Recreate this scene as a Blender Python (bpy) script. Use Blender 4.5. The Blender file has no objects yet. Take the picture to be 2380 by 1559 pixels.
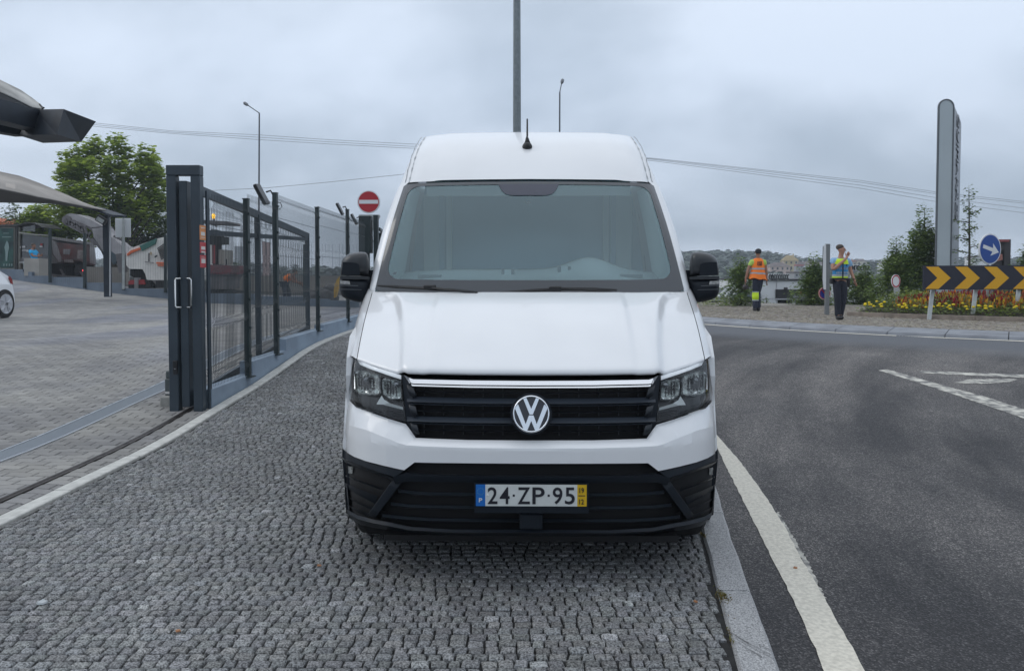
import bpy, bmesh, math, random
from mathutils import Vector, Matrix, noise
import numpy as np
R = math.radians
rnd = random.Random(7)
sc = bpy.context.scene
COL = sc.collection

# ------------------------------------------------------------------ camera
CAM_H = 1.5
PITCH = R(2.0)
FPX, CU, W_, H_ = 1787.0, 1189.5, 2379.0, 1559.0
V0 = 640 + FPX * math.tan(PITCH)
cam_d = bpy.data.cameras.new('camera')
cam = bpy.data.objects.new('camera', cam_d)
COL.objects.link(cam)
cam.location = (0, 0, CAM_H)
cam.rotation_euler = (R(90) - PITCH, 0, 0)
cam_d.sensor_fit = 'HORIZONTAL'
cam_d.sensor_width = 36.0
cam_d.lens = 36.0 * FPX / W_
cam_d.shift_y = -(H_ / 2 - V0) / W_
cam_d.clip_start = 0.05
cam_d.clip_end = 6000
sc.camera = cam

# ------------------------------------------------------------------ light: overcast sky, very soft sun
sc.view_settings.view_transform = 'Standard'
sc.view_settings.look = 'None'
sc.view_settings.exposure = 0.07
sc.view_settings.gamma = 1.0
SUN_EL, SUN_ROT = R(36), R(282)
world = bpy.data.worlds.new('World')
sc.world = world
world.use_nodes = True
nt = world.node_tree
nt.nodes.clear()
def N(t, typ, **kw):
    n = t.nodes.new(typ)
    for k, v in kw.items():
        setattr(n, k, v)
    return n
out = N(nt, 'ShaderNodeOutputWorld')
sky = N(nt, 'ShaderNodeTexSky', sky_type='NISHITA')
sky.sun_disc = False
sky.sun_elevation = SUN_EL
sky.sun_rotation = SUN_ROT
sky.air_density = 1.0
sky.dust_density = 3.0
bg1 = N(nt, 'ShaderNodeBackground')
bg1.inputs['Strength'].default_value = 0.10
nt.links.new(sky.outputs[0], bg1.inputs['Color'])
# cloud deck: direction projected on a flat layer, soft noise; brighter towards the zenith as overcast skies are
tc = N(nt, 'ShaderNodeTexCoord')
sep = N(nt, 'ShaderNodeSeparateXYZ')
nt.links.new(tc.outputs['Generated'], sep.inputs[0])
zc = N(nt, 'ShaderNodeMath', operation='MAXIMUM'); zc.inputs[1].default_value = 0.0
nt.links.new(sep.outputs['Z'], zc.inputs[0])
zp = N(nt, 'ShaderNodeMath', operation='ADD'); zp.inputs[1].default_value = 0.42
nt.links.new(zc.outputs[0], zp.inputs[0])
dx = N(nt, 'ShaderNodeMath', operation='DIVIDE'); dy = N(nt, 'ShaderNodeMath', operation='DIVIDE')
nt.links.new(sep.outputs['X'], dx.inputs[0]); nt.links.new(zp.outputs[0], dx.inputs[1])
nt.links.new(sep.outputs['Y'], dy.inputs[0]); nt.links.new(zp.outputs[0], dy.inputs[1])
cmb = N(nt, 'ShaderNodeCombineXYZ')
nt.links.new(dx.outputs[0], cmb.inputs[0]); nt.links.new(dy.outputs[0], cmb.inputs[1])
n1 = N(nt, 'ShaderNodeTexNoise'); n1.inputs['Scale'].default_value = 1.15; n1.inputs['Detail'].default_value = 5; n1.inputs['Roughness'].default_value = 0.5
n1.inputs['Distortion'].default_value = 0.25
mp1 = N(nt, 'ShaderNodeMapping'); mp1.inputs['Location'].default_value = (17.3, 8.2, 0.0); mp1.inputs['Scale'].default_value = (1.0, 1.15, 1.0)
nt.links.new(cmb.outputs[0], mp1.inputs[0]); nt.links.new(mp1.outputs[0], n1.inputs['Vector'])
cr = N(nt, 'ShaderNodeValToRGB')
cr.color_ramp.interpolation = 'EASE'
e = cr.color_ramp.elements
e[0].position = 0.37; e[0].color = (0.44, 0.53, 0.65, 1)
e[1].position = 0.61; e[1].color = (0.70, 0.80, 0.95, 1)
nt.links.new(n1.outputs['Fac'], cr.inputs[0])
gz = N(nt, 'ShaderNodeMapRange'); gz.inputs['From Min'].default_value = 0.0; gz.inputs['From Max'].default_value = 1.0
gz.inputs['To Min'].default_value = 0.90; gz.inputs['To Max'].default_value = 1.55
nt.links.new(zc.outputs[0], gz.inputs['Value'])
bg2 = N(nt, 'ShaderNodeBackground')
tz = N(nt, 'ShaderNodeMapRange'); tz.inputs['From Min'].default_value = .25; tz.inputs['From Max'].default_value = .9; tz.inputs['To Min'].default_value = 0; tz.inputs['To Max'].default_value = .75
nt.links.new(zc.outputs[0], tz.inputs['Value'])
tm = N(nt, 'ShaderNodeMix', data_type='RGBA'); tm.inputs[7].default_value = (.70, .72, .75, 1)
nt.links.new(tz.outputs[0], tm.inputs[0]); nt.links.new(cr.outputs[0], tm.inputs[6])
nt.links.new(tm.outputs[2], bg2.inputs['Color']); nt.links.new(gz.outputs[0], bg2.inputs['Strength'])
mx = N(nt, 'ShaderNodeMixShader'); mx.inputs[0].default_value = 0.93
nt.links.new(bg1.outputs[0], mx.inputs[1]); nt.links.new(bg2.outputs[0], mx.inputs[2])
nt.links.new(mx.outputs[0], out.inputs['Surface'])

sun_d = bpy.data.lights.new('sun', 'SUN')
sun_d.energy = 0.5
sun_d.angle = R(30)
sun_d.color = (1.0, 0.97, 0.92)
sun = bpy.data.objects.new('sun', sun_d)
COL.objects.link(sun)
sdir = Vector((math.sin(SUN_ROT) * math.cos(SUN_EL), math.cos(SUN_ROT) * math.cos(SUN_EL), math.sin(SUN_EL)))
sun.rotation_euler = sdir.to_track_quat('Z', 'Y').to_euler()
sun.location = (0, 0, 40)
try:
    sc.cycles.max_bounces = 8
    sc.cycles.transparent_max_bounces = 24
    sc.cycles.volume_bounces = 0
    sc.cycles.use_denoising = True
    sc.cycles.sample_clamp_indirect = 6
except Exception:
    pass

# ------------------------------------------------------------------ picture <-> place
sp_, cp_ = math.sin(PITCH), math.cos(PITCH)
def ray(u, v):
    a = (u - CU) / FPX; b = (V0 - v) / FPX
    return Vector((a, cp_ + b * sp_, -sp_ + b * cp_))
def at(u, v, Y):
    d = ray(u, v); t = Y / d.y
    return Vector((d.x * t, Y, CAM_H + d.z * t))
def interp(tab, x):
    if x <= tab[0][0]: return tab[0][1]
    for (x0, y0), (x1, y1) in zip(tab, tab[1:]):
        if x <= x1:
            return y0 + (y1 - y0) * (x - x0) / (x1 - x0)
    return tab[-1][1]
def sm(a, b, x):
    t = min(1, max(0, (x - a) / (b - a))); return t * t * (3 - 2 * t)
GT = [(-20, 0), (6.6, 0), (7.6, .05), (8.2, .095), (9.3, .15), (10.5, .26), (11.6, .36), (12.6, .405), (14, .42), (60, .42)]
def G(y):
    return (interp(GT, y - .35) + interp(GT, y) + interp(GT, y + .35)) / 3
def CP(x, y):            # car park surface
    g = G(y) + .012 * max(0, y - 18)
    g += max(0, -x - 10.5) * .06 * sm(19, 34, y)
    return g
def ground_hit(u, v, fn, y0=1.0, y1=80.0):
    d = ray(u, v); Y = y0; prev = None
    while Y < y1:
        t = Y / d.y; z = CAM_H + d.z * t
        if z <= fn(d.x * t, Y):
            return Vector((d.x * t, Y, fn(d.x * t, Y)))
        Y += .01 if Y < 12 else .04
    t = y1 / d.y
    return Vector((d.x * t, y1, fn(d.x * t, y1)))

# ------------------------------------------------------------------ materials
MATS = {}
def mat(name, col, rough=.6, metal=0.0, var=0.0, vscale=8.0, bump=0.0, bscale=60.0, spec=.5, coat=0.0, emit=None, estr=0.0, col2=None, detail=4, rvar=0.0, tint=False, alpha=None):
    if name in MATS: return MATS[name]
    m = bpy.data.materials.new(name); m.use_nodes = True
    t = m.node_tree; b = t.nodes['Principled BSDF']
    b.inputs['Base Color'].default_value = (*col, 1)
    b.inputs['Roughness'].default_value = rough
    b.inputs['Metallic'].default_value = metal
    b.inputs['Specular IOR Level'].default_value = spec
    if coat: b.inputs['Coat Weight'].default_value = coat; b.inputs['Coat Roughness'].default_value = .03
    if emit:
        b.inputs['Emission Color'].default_value = (*emit, 1); b.inputs['Emission Strength'].default_value = estr
    tcn = N(t, 'ShaderNodeTexCoord')
    csock = None
    if var > 0 or col2:
        n = N(t, 'ShaderNodeTexNoise'); n.inputs['Scale'].default_value = vscale; n.inputs['Detail'].default_value = detail
        t.links.new(tcn.outputs['Object'], n.inputs['Vector'])
        r = N(t, 'ShaderNodeValToRGB')
        c2 = col2 if col2 else tuple(c * (1 - var) for c in col)
        c1 = col if col2 else tuple(min(1, c * (1 + var)) for c in col)
        r.color_ramp.elements[0].position = .35; r.color_ramp.elements[0].color = (*c2, 1)
        r.color_ramp.elements[1].position = .65; r.color_ramp.elements[1].color = (*c1, 1)
        t.links.new(n.outputs['Fac'], r.inputs[0]); csock = r.outputs[0]
        if rvar:
            mr = N(t, 'ShaderNodeMapRange'); mr.inputs['To Min'].default_value = rough - rvar; mr.inputs['To Max'].default_value = rough + rvar
            t.links.new(n.outputs['Fac'], mr.inputs['Value']); t.links.new(mr.outputs[0], b.inputs['Roughness'])
    if tint:
        a = N(t, 'ShaderNodeAttribute'); a.attribute_name = 'tint'
        mm = N(t, 'ShaderNodeMix', data_type='RGBA', blend_type='MULTIPLY'); mm.inputs[0].default_value = 1.0
        if csock: t.links.new(csock, mm.inputs[6])
        else: mm.inputs[6].default_value = (*col, 1)
        t.links.new(a.outputs['Color'], mm.inputs[7]); csock = mm.outputs[2]
    if csock: t.links.new(csock, b.inputs['Base Color'])
    if bump > 0:
        n2 = N(t, 'ShaderNodeTexNoise'); n2.inputs['Scale'].default_value = bscale; n2.inputs['Detail'].default_value = 5
        t.links.new(tcn.outputs['Object'], n2.inputs['Vector'])
        bp = N(t, 'ShaderNodeBump'); bp.inputs['Strength'].default_value = bump; bp.inputs['Distance'].default_value = .01
        t.links.new(n2.outputs['Fac'], bp.inputs['Height']); t.links.new(bp.outputs[0], b.inputs['Normal'])
    MATS[name] = m
    return m
def glass_mat(name, tintc, refl=.12, rough=.02, ior=1.5, gcol=(1, 1, 1)):
    if name in MATS: return MATS[name]
    m = bpy.data.materials.new(name); m.use_nodes = True
    t = m.node_tree; t.nodes.clear()
    o = N(t, 'ShaderNodeOutputMaterial'); g = N(t, 'ShaderNodeBsdfGlossy'); g.inputs['Roughness'].default_value = rough; g.inputs['Color'].default_value = (*gcol, 1)
    tr = N(t, 'ShaderNodeBsdfTransparent'); tr.inputs['Color'].default_value = (*tintc, 1)
    fr = N(t, 'ShaderNodeFresnel'); fr.inputs['IOR'].default_value = ior
    ad = N(t, 'ShaderNodeMath', operation='ADD'); ad.inputs[1].default_value = refl; ad.use_clamp = True
    t.links.new(fr.outputs[0], ad.inputs[0])
    mxx = N(t, 'ShaderNodeMixShader')
    t.links.new(ad.outputs[0], mxx.inputs[0]); t.links.new(tr.outputs[0], mxx.inputs[1]); t.links.new(g.outputs[0], mxx.inputs[2])
    t.links.new(mxx.outputs[0], o.inputs['Surface'])
    MATS[name] = m
    return m

# ------------------------------------------------------------------ objects
def link(o, parent=None):
    COL.objects.link(o)
    if parent is not None: o.parent = parent
    return o
def tag(o, label=None, cat=None, group=None, kind=None):
    if label: o['label'] = label
    if cat: o['category'] = cat
    if group: o['group'] = group
    if kind: o['kind'] = kind
    return o
def empty(name, loc=(0, 0, 0), rz=0.0, label=None, cat=None, group=None):
    o = bpy.data.objects.new(name, None); o.empty_display_size = .2
    o.location = loc; o.rotation_euler = (0, 0, rz)
    COL.objects.link(o)
    return tag(o, label, cat, group)
def obj(name, verts, faces, m, parent=None, smooth=False, rel=True):
    me = bpy.data.meshes.new(name)
    if parent is not None and rel:
        wm = parent_world(parent); inv = wm.inverted()
        verts = [inv @ Vector(v) for v in verts]
    me.from_pydata([tuple(v) for v in verts], [], faces)
    me.update()
    if isinstance(m, (list, tuple)):
        for k in m: me.materials.append(k)
    else: me.materials.append(m)
    if smooth:
        me.polygons.foreach_set('use_smooth', [True] * len(me.polygons))
    o = bpy.data.objects.new(name, me)
    return link(o, parent)
def parent_world(p):
    m = Matrix.LocRotScale(p.location, p.rotation_euler, p.scale)
    while p.parent is not None:
        p = p.parent
        m = Matrix.LocRotScale(p.location, p.rotation_euler, p.scale) @ m
    return m
class MB:
    """collects simple solids in world coordinates (or local when rel=False)"""
    def __init__(s): s.v = []; s.f = []
    def add(s, vs, fs):
        n = len(s.v); s.v += [Vector(v) for v in vs]; s.f += [tuple(i + n for i in f) for f in fs]; return s
    def box(s, c, d, rz=0.0, M=None, bev=0.0):
        x, y, z = d[0] / 2, d[1] / 2, d[2] / 2
        if bev > 0:
            b = min(bev, x * .9, y * .9, z * .9)
            bm = bmesh.new(); bmesh.ops.create_cube(bm, size=1)
            for w in bm.verts: w.co = Vector((w.co.x * d[0], w.co.y * d[1], w.co.z * d[2]))
            bmesh.ops.bevel(bm, geom=bm.edges[:], offset=b, segments=1, affect='EDGES')
            vs = [w.co.copy() for w in bm.verts]; fs = [tuple(w.index for w in f.verts) for f in bm.faces]
            bm.free()
        else:
            vs = [Vector((i * x, j * y, k * z)) for k in (-1, 1) for j in (-1, 1) for i in (-1, 1)]
            fs = [(0, 2, 3, 1), (4, 5, 7, 6), (0, 1, 5, 4), (2, 6, 7, 3), (0, 4, 6, 2), (1, 3, 7, 5)]
        T = M if M is not None else Matrix.Rotation(rz, 4, 'Z')
        vs = [T @ v + Vector(c) for v in vs] if M is None else [T @ v for v in [w + Vector(c) for w in vs]]
        return s.add(vs, fs)
    def bar(s, a, b, w, h=None, up=(0, 0, 1)):
        a, b = Vector(a), Vector(b); h = h or w
        d = (b - a); L = d.length
        if L < 1e-6: return s
        d /= L; upv = Vector(up)
        if abs(d.dot(upv)) > .98: upv = Vector((0, 1, 0))
        x = d.cross(upv).normalized(); z = x.cross(d).normalized()
        vs = []
        for p in (a, b):
            for i, j in ((-1, -1), (1, -1), (1, 1), (-1, 1)):
                vs.append(p + x * (i * w / 2) + z * (j * h / 2))
        return s.add(vs, [(0, 1, 2, 3), (7, 6, 5, 4), (0, 4, 5, 1), (1, 5, 6, 2), (2, 6, 7, 3), (3, 7, 4, 0)])
    def tube(s, pts, r, n=8, cap=True):
        pts = [Vector(p) for p in pts]
        rs = r if isinstance(r, (list, tuple)) else [r] * len(pts)
        vs = []; fs = []
        ref = Vector((0, 0, 1))
        for i, p in enumerate(pts):
            d = (pts[min(i + 1, len(pts) - 1)] - pts[max(i - 1, 0)]).normalized()
            if abs(d.dot(ref)) > .95: rr = Vector((1, 0, 0))
            else: rr = ref
            x = d.cross(rr).normalized(); y = x.cross(d).normalized()
            for k in range(n):
                a = 2 * math.pi * k / n
                vs.append(p + x * math.cos(a) * rs[i] + y * math.sin(a) * rs[i])
        for i in range(len(pts) - 1):
            for k in range(n):
                fs.append((i * n + k, i * n + (k + 1) % n, (i + 1) * n + (k + 1) % n, (i + 1) * n + k))
        if cap:
            fs.append(tuple(range(n - 1, -1, -1))); fs.append(tuple((len(pts) - 1) * n + k for k in range(n)))
        return s.add(vs, fs)
    def prism(s, poly, dvec):
        n = len(poly); poly = [Vector(p) for p in poly]; d = Vector(dvec)
        vs = poly + [p + d for p in poly]
        fs = [tuple(range(n)), tuple(range(2 * n - 1, n - 1, -1))] + [(i, i + n, (i + 1) % n + n, (i + 1) % n) for i in range(n)]
        return s.add(vs, fs)
    def lathe(s, prof, c, n=16, axis='Z'):
        c = Vector(c); vs = []; fs = []
        for r, h in prof:
            for k in range(n):
                a = 2 * math.pi * k / n
                if axis == 'Z': p = Vector((r * math.cos(a), r * math.sin(a), h))
                elif axis == 'X': p = Vector((h, r * math.cos(a), r * math.sin(a)))
                else: p = Vector((r * math.cos(a), h, r * math.sin(a)))
                vs.append(c + p)
        m = len(prof)
        for i in range(m - 1):
            for k in range(n):
                fs.append((i * n + k, i * n + (k + 1) % n, (i + 1) * n + (k + 1) % n, (i + 1) * n + k))
        fs.append(tuple(range(n - 1, -1, -1))); fs.append(tuple((m - 1) * n + k for k in range(n)))
        return s.add(vs, fs)
    def ball(s, c, r, sx=1, sy=1, sz=1, n=10, m=7):
        vs = []; fs = []; c = Vector(c)
        for i in range(m + 1):
            th = math.pi * i / m
            for k in range(n):
                a = 2 * math.pi * k / n
                vs.append(c + Vector((r * sx * math.sin(th) * math.cos(a), r * sy * math.sin(th) * math.sin(a), r * sz * math.cos(th))))
        for i in range(m):
            for k in range(n):
                fs.append((i * n + k, (i + 1) * n + k, (i + 1) * n + (k + 1) % n, i * n + (k + 1) % n))
        return s.add(vs, fs)
    def build(s, name, m, parent=None, smooth=False, rel=True):
        return obj(name, s.v, s.f, m, parent, smooth, rel)
def fixn(o):
    bm = bmesh.new(); bm.from_mesh(o.data); bmesh.ops.remove_doubles(bm, verts=bm.verts, dist=1e-5)
    bmesh.ops.recalc_face_normals(bm, faces=bm.faces); bm.to_mesh(o.data); bm.free(); return o
def copy_tree(o, parent=None):
    c = o.copy(); COL.objects.link(c)
    if parent is not None: c.parent = parent
    for ch in [k for k in COL.objects if k.parent == o]: copy_tree(ch, c)
    return c
def text(name, s, origin, xdir, updir, w, h, m, parent=None, depth=.002, bold=0.0):
    """flat lettering fitted to a w x h box centred at origin"""
    cu = bpy.data.curves.new(name, 'FONT'); cu.body = s; cu.size = 1; cu.align_x = 'CENTER'; cu.align_y = 'CENTER'
    cu.extrude = .01; cu.offset = bold; cu.resolution_u = 4
    t = bpy.data.objects.new(name, cu); COL.objects.link(t)
    dg = bpy.context.evaluated_depsgraph_get(); dg.update()
    me = bpy.data.meshes.new_from_object(t.evaluated_get(dg))
    COL.objects.unlink(t); bpy.data.objects.remove(t)
    vs = [v.co.copy() for v in me.vertices]
    x0 = min(v.x for v in vs); x1 = max(v.x for v in vs); y0 = min(v.y for v in vs); y1 = max(v.y for v in vs)
    X = Vector(xdir).normalized(); U = Vector(updir).normalized(); Nn = X.cross(U)
    o = Vector(origin)
    nv = [o + X * ((v.x - (x0 + x1) / 2) / (x1 - x0) * w) + U * ((v.y - (y0 + y1) / 2) / (y1 - y0) * h) + Nn * (v.z / .01 * depth) for v in vs]
    fs = [tuple(p.vertices) for p in me.polygons]
    bpy.data.meshes.remove(me)
    return obj(name, nv, fs, m, parent)
def set_tint(me, vals_per_face):
    """vals: list of rgb per face"""
    ca = me.color_attributes.new('tint', 'FLOAT_COLOR', 'CORNER')
    arr = []
    for p, c in zip(me.polygons, vals_per_face):
        arr += [c[0], c[1], c[2], 1.0] * p.loop_total
    ca.data.foreach_set('color', arr)
# ================================================================== THE SETTING
def grid(name, fn, xs, ys, m, kind='structure', keep=None, smooth=True):
    vs = []; fs = []
    for y in ys:
        for x in xs: vs.append((x, y, fn(x, y)))
    nx = len(xs)
    for j in range(len(ys) - 1):
        for i in range(nx - 1):
            if keep and not keep((xs[i] + xs[i + 1]) / 2, (ys[j] + ys[j + 1]) / 2): continue
            fs.append((j * nx + i, j * nx + i + 1, (j + 1) * nx + i + 1, (j + 1) * nx + i))
    o = obj(name, vs, fs, m, None, smooth); o['kind'] = kind
    return o
def fr(a, b, st):
    n = max(1, int(round((b - a) / st))); return [a + (b - a) * i / n for i in range(n + 1)]

m_soil = mat('dry earth and scrub', (.075, .085, .045), .95, var=.4, vscale=.05, col2=(.05, .055, .035))
def farz(x, y):
    r = math.hypot(x, y)
    z = -1.2
    if x < 4: z = max(z, -.35 + .9 * sm(-9, -20, x) * sm(20, 36, y)) if y < 60 else z + .9 * sm(120, 60, y)
    if y > 24: z -= 3.0 * sm(24, 60, y) * sm(-6, 6, x)
    # far hills behind the roundabout
    th = math.degrees(math.atan2(x, y)) if y > 0 else 99
    if y > 0 and r > 120:
        h = 13 * sm(150, 420, r) * sm(2, 14, th) * (1 - .35 * sm(16, 24, th)) 
        h += 5 * sm(150, 420, r) * sm(6, -30, th)
        h += 2.2 * noise.noise(Vector((x * .008, y * .008, 0))) * sm(150, 300, r) * 2
        z += h
    return z
xs = sorted(set(fr(-440, 440, 14)))
ys = sorted(set([-300, -100, -40] + fr(-20, 440, 12)))
grid('ground', farz, xs, ys, m_soil)

# circle of the roundabout island through three kerb points
def circ(p, q, r):
    ax, ay = p; bx, by = q; cx, cy = r
    d = 2 * (ax * (by - cy) + bx * (cy - ay) + cx * (ay - by))
    ux = ((ax**2 + ay**2) * (by - cy) + (bx**2 + by**2) * (cy - ay) + (cx**2 + cy**2) * (ay - by)) / d
    uy = ((ax**2 + ay**2) * (cx - bx) + (bx**2 + by**2) * (ax - cx) + (cx**2 + cy**2) * (bx - ax)) / d
    return ux, uy, math.hypot(ax - ux, ay - uy)
RCX, RCY, RR = circ((4.73, 18.7), (7.05, 15.75), (9.35, 13.94))
def rad(x, y): return math.hypot(x - RCX, y - RCY)
def rp(a, r): return (RCX + math.cos(a) * r, RCY + math.sin(a) * r)

# asphalt road
def asphalt():
    m = bpy.data.materials.new('worn asphalt'); m.use_nodes = True
    t = m.node_tree; b = t.nodes['Principled BSDF']; b.inputs['Roughness'].default_value = .82
    tcn = N(t, 'ShaderNodeTexCoord')
    def noi(sc_, det, rough=.6, vec=None):
        n = N(t, 'ShaderNodeTexNoise'); n.inputs['Scale'].default_value = sc_; n.inputs['Detail'].default_value = det; n.inputs['Roughness'].default_value = rough
        t.links.new(vec if vec else tcn.outputs['Object'], n.inputs['Vector']); return n
    # aggregate
    vo = N(t, 'ShaderNodeTexVoronoi'); vo.inputs['Scale'].default_value = 130
    t.links.new(tcn.outputs['Object'], vo.inputs['Vector'])
    r1 = N(t, 'ShaderNodeValToRGB'); r1.color_ramp.elements[0].position = .0; r1.color_ramp.elements[0].color = (.030, .030, .031, 1)
    r1.color_ramp.elements[1].position = 1; r1.color_ramp.elements[1].color = (.20, .195, .19, 1)
    e3 = r1.color_ramp.elements.new(.55); e3.color = (.056, .056, .058, 1)
    e4 = r1.color_ramp.elements.new(.84); e4.color = (.10, .098, .096, 1)
    sepc = N(t, 'ShaderNodeSeparateColor'); t.links.new(vo.outputs['Color'], sepc.inputs[0]); t.links.new(sepc.outputs[0], r1.inputs[0])
    # wheel-worn streaks: noise stretched along the driving direction
    vd = N(t, 'ShaderNodeVectorMath', operation='SUBTRACT'); vd.inputs[1].default_value = (17, 2.5, 0); t.links.new(tcn.outputs['Object'], vd.inputs[0])
    sxy = N(t, 'ShaderNodeSeparateXYZ'); t.links.new(vd.outputs[0], sxy.inputs[0])
    ln_ = N(t, 'ShaderNodeVectorMath', operation='LENGTH'); t.links.new(vd.outputs[0], ln_.inputs[0])
    an = N(t, 'ShaderNodeMath', operation='ARCTAN2'); t.links.new(sxy.outputs['Y'], an.inputs[0]); t.links.new(sxy.outputs['X'], an.inputs[1])
    an2 = N(t, 'ShaderNodeMath', operation='MULTIPLY'); an2.inputs[1].default_value = 3.2; t.links.new(an.outputs[0], an2.inputs[0])
    pc_ = N(t, 'ShaderNodeCombineXYZ'); t.links.new(ln_.outputs['Value'], pc_.inputs[0]); t.links.new(an2.outputs[0], pc_.inputs[1])
    n2 = noi(.85, 6, .60, pc_.outputs[0])
    r2 = N(t, 'ShaderNodeValToRGB'); r2.color_ramp.elements[0].position = .38; r2.color_ramp.elements[0].color = (.60, .60, .63, 1)
    r2.color_ramp.elements[1].position = .64; r2.color_ramp.elements[1].color = (2.0, 1.93, 1.84, 1)
    t.links.new(n2.outputs['Fac'], r2.inputs[0])
    n3 = noi(.45, 6, .7)
    r3 = N(t, 'ShaderNodeValToRGB'); r3.color_ramp.elements[0].position = .38; r3.color_ramp.elements[0].color = (.8, .8, .82, 1)
    r3.color_ramp.elements[1].position = .62; r3.color_ramp.elements[1].color = (1.25, 1.22, 1.2, 1)
    t.links.new(n3.outputs['Fac'], r3.inputs[0])
    a = N(t, 'ShaderNodeMix', data_type='RGBA', blend_type='MULTIPLY'); a.inputs[0].default_value = 1
    t.links.new(r1.outputs[0], a.inputs[6]); t.links.new(r2.outputs[0], a.inputs[7])
    c = N(t, 'ShaderNodeMix', data_type='RGBA', blend_type='MULTIPLY'); c.inputs[0].default_value = 1
    t.links.new(a.outputs[2], c.inputs[6]); t.links.new(r3.outputs[0], c.inputs[7])
    # newer, paler carriageway ring round the island
    sx = N(t, 'ShaderNodeSeparateXYZ'); t.links.new(tcn.outputs['Object'], sx.inputs[0])
    vsub = N(t, 'ShaderNodeVectorMath', operation='DISTANCE'); vsub.inputs[1].default_value = (RCX, RCY, 0.2)
    t.links.new(tcn.outputs['Object'], vsub.inputs[0])
    mr = N(t, 'ShaderNodeMapRange'); mr.inputs['From Min'].default_value = RR + 3.0; mr.inputs['From Max'].default_value = RR + 1.6
    t.links.new(vsub.outputs['Value'], mr.inputs['Value'])
    lt = N(t, 'ShaderNodeMix', data_type='RGBA'); t.links.new(mr.outputs[0], lt.inputs[0]); t.links.new(c.outputs[2], lt.inputs[6]); lt.inputs[7].default_value = (.105, .112, .125, 1)
    t.links.new(lt.outputs[2], b.inputs['Base Color'])
    bp = N(t, 'ShaderNodeBump'); bp.inputs['Strength'].default_value = .6; bp.inputs['Distance'].default_value = .006
    t.links.new(vo.outputs['Distance'], bp.inputs['Height']); t.links.new(bp.outputs[0], b.inputs['Normal'])
    return m
m_asph = asphalt()
def roadz(x, y): return G(y) - .12
grid('road', roadz, fr(-3, 46, .7), fr(-14, 5, 2)[:-1] + fr(5, 16, .2)[:-1] + fr(16, 40, 2), m_asph, keep=lambda x, y: rad(x, y) > RR - 1.3 and (y < 30 or x > -40))

# --- painted markings
m_paint = mat('worn road paint', (.74, .70, .60), .7, var=.12, vscale=45, bump=.3, bscale=160, col2=(.56, .53, .45), detail=8)
m_paint_old = mat('scuffed road paint', (.62, .60, .53), .8, var=.3, vscale=9, bump=.4, bscale=120, col2=(.13, .13, .13), detail=8)
def strip(name, L, Rr, m, z=.004, kind='structure', n=6, wob=.004):
    """painted band between two image-measured edge lines that lie on the road"""
    vs = []; fs = []
    A = [ground_hit(u, v, roadz) for u, v in L]; B = [ground_hit(u, v, roadz) for u, v in Rr]
    def res(P, k):
        ln = [0]
        for i in range(len(P) - 1): ln.append(ln[-1] + (P[i + 1] - P[i]).length)
        o = []
        for q in range(k):
            s = ln[-1] * q / (k - 1)
            for i in range(len(P) - 1):
                if s <= ln[i + 1] + 1e-9: break
            f = (s - ln[i]) / max(1e-9, ln[i + 1] - ln[i])
            def cr_(j): return P[min(max(j, 0), len(P) - 1)]
            p0, p1, p2, p3 = cr_(i - 1), cr_(i), cr_(i + 1), cr_(i + 2)
            o.append(.5 * ((2 * p1) + (-p0 + p2) * f + (2 * p0 - 5 * p1 + 4 * p2 - p3) * f * f + (-p0 + 3 * p1 - 3 * p2 + p3) * f**3))
        return o
    k = 70
    A = res(A, k); B = res(B, k)
    for i in range(k):
        for j in range(n + 1):
            p = A[i].lerp(B[i], j / n)
            if j in (0, n): p += Vector((rnd.uniform(-wob, wob), rnd.uniform(-wob, wob), 0))
            vs.append((p.x, p.y, roadz(p.x, p.y) + z))
    for i in range(k - 1):
        for j in range(n):
            fs.append((i * (n + 1) + j, i * (n + 1) + j + 1, (i + 1) * (n + 1) + j + 1, (i + 1) * (n + 1) + j))
    o = obj(name, vs, fs, m); o['kind'] = kind; return o
strip('road_edge_line', [(1925, 1590), (1915, 1559), (1850, 1410), (1800, 1310), (1745, 1200), (1692, 1095), (1666, 1040), (1650, 1012)],
      [(2028, 1590), (2010, 1559), (1908, 1380), (1857, 1290), (1802, 1190), (1728, 1085), (1680, 1028), (1655, 1000)], m_paint)
# older layer of paint whose edge shows beside the new one
strip('road_edge_line', [(1905, 1380), (1857, 1290), (1802, 1195)], [(1918, 1392), (1871, 1296), (1807, 1190)], m_paint_old, z=.003, wob=.008)
strip('give_way_line', [(2041, 861), (2150, 895), (2260, 932), (2379, 973), (2420, 988)], [(2062, 859), (2170, 890), (2280, 920), (2379, 952), (2420, 966)], m_paint_old, wob=.01)
strip('give_way_line', [(2133, 867), (2260, 873), (2379, 878), (2430, 880)], [(2140, 862), (2260, 867), (2379, 871), (2430, 873)], m_paint_old, wob=.01)
strip('road_marking_block', [(2216, 890), (2280, 892), (2345, 888)], [(2250, 882), (2320, 881), (2366, 882)], m_paint_old, wob=.012)
# white line round the island
def ring_strip(name, r0, r1, z0, z1, a0, a1, n, m, kind='structure'):
    vs = []; fs = []
    for i in range(n + 1):
        a = a0 + (a1 - a0) * i / n
        for r, z in ((r0, z0), (r1, z1)):
            x, y = rp(a, r); vs.append((x, y, roadz(x, y) + z if z < 1 else z - 10))
    for i in range(n): fs.append((2 * i, 2 * i + 1, 2 * i + 3, 2 * i + 2))
    o = obj(name, vs, fs, m); o['kind'] = kind; return o
ring_strip('island_edge_line', RR + .09, RR - .08, .007, .007, R(150), R(290), 140, m_paint)

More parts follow.
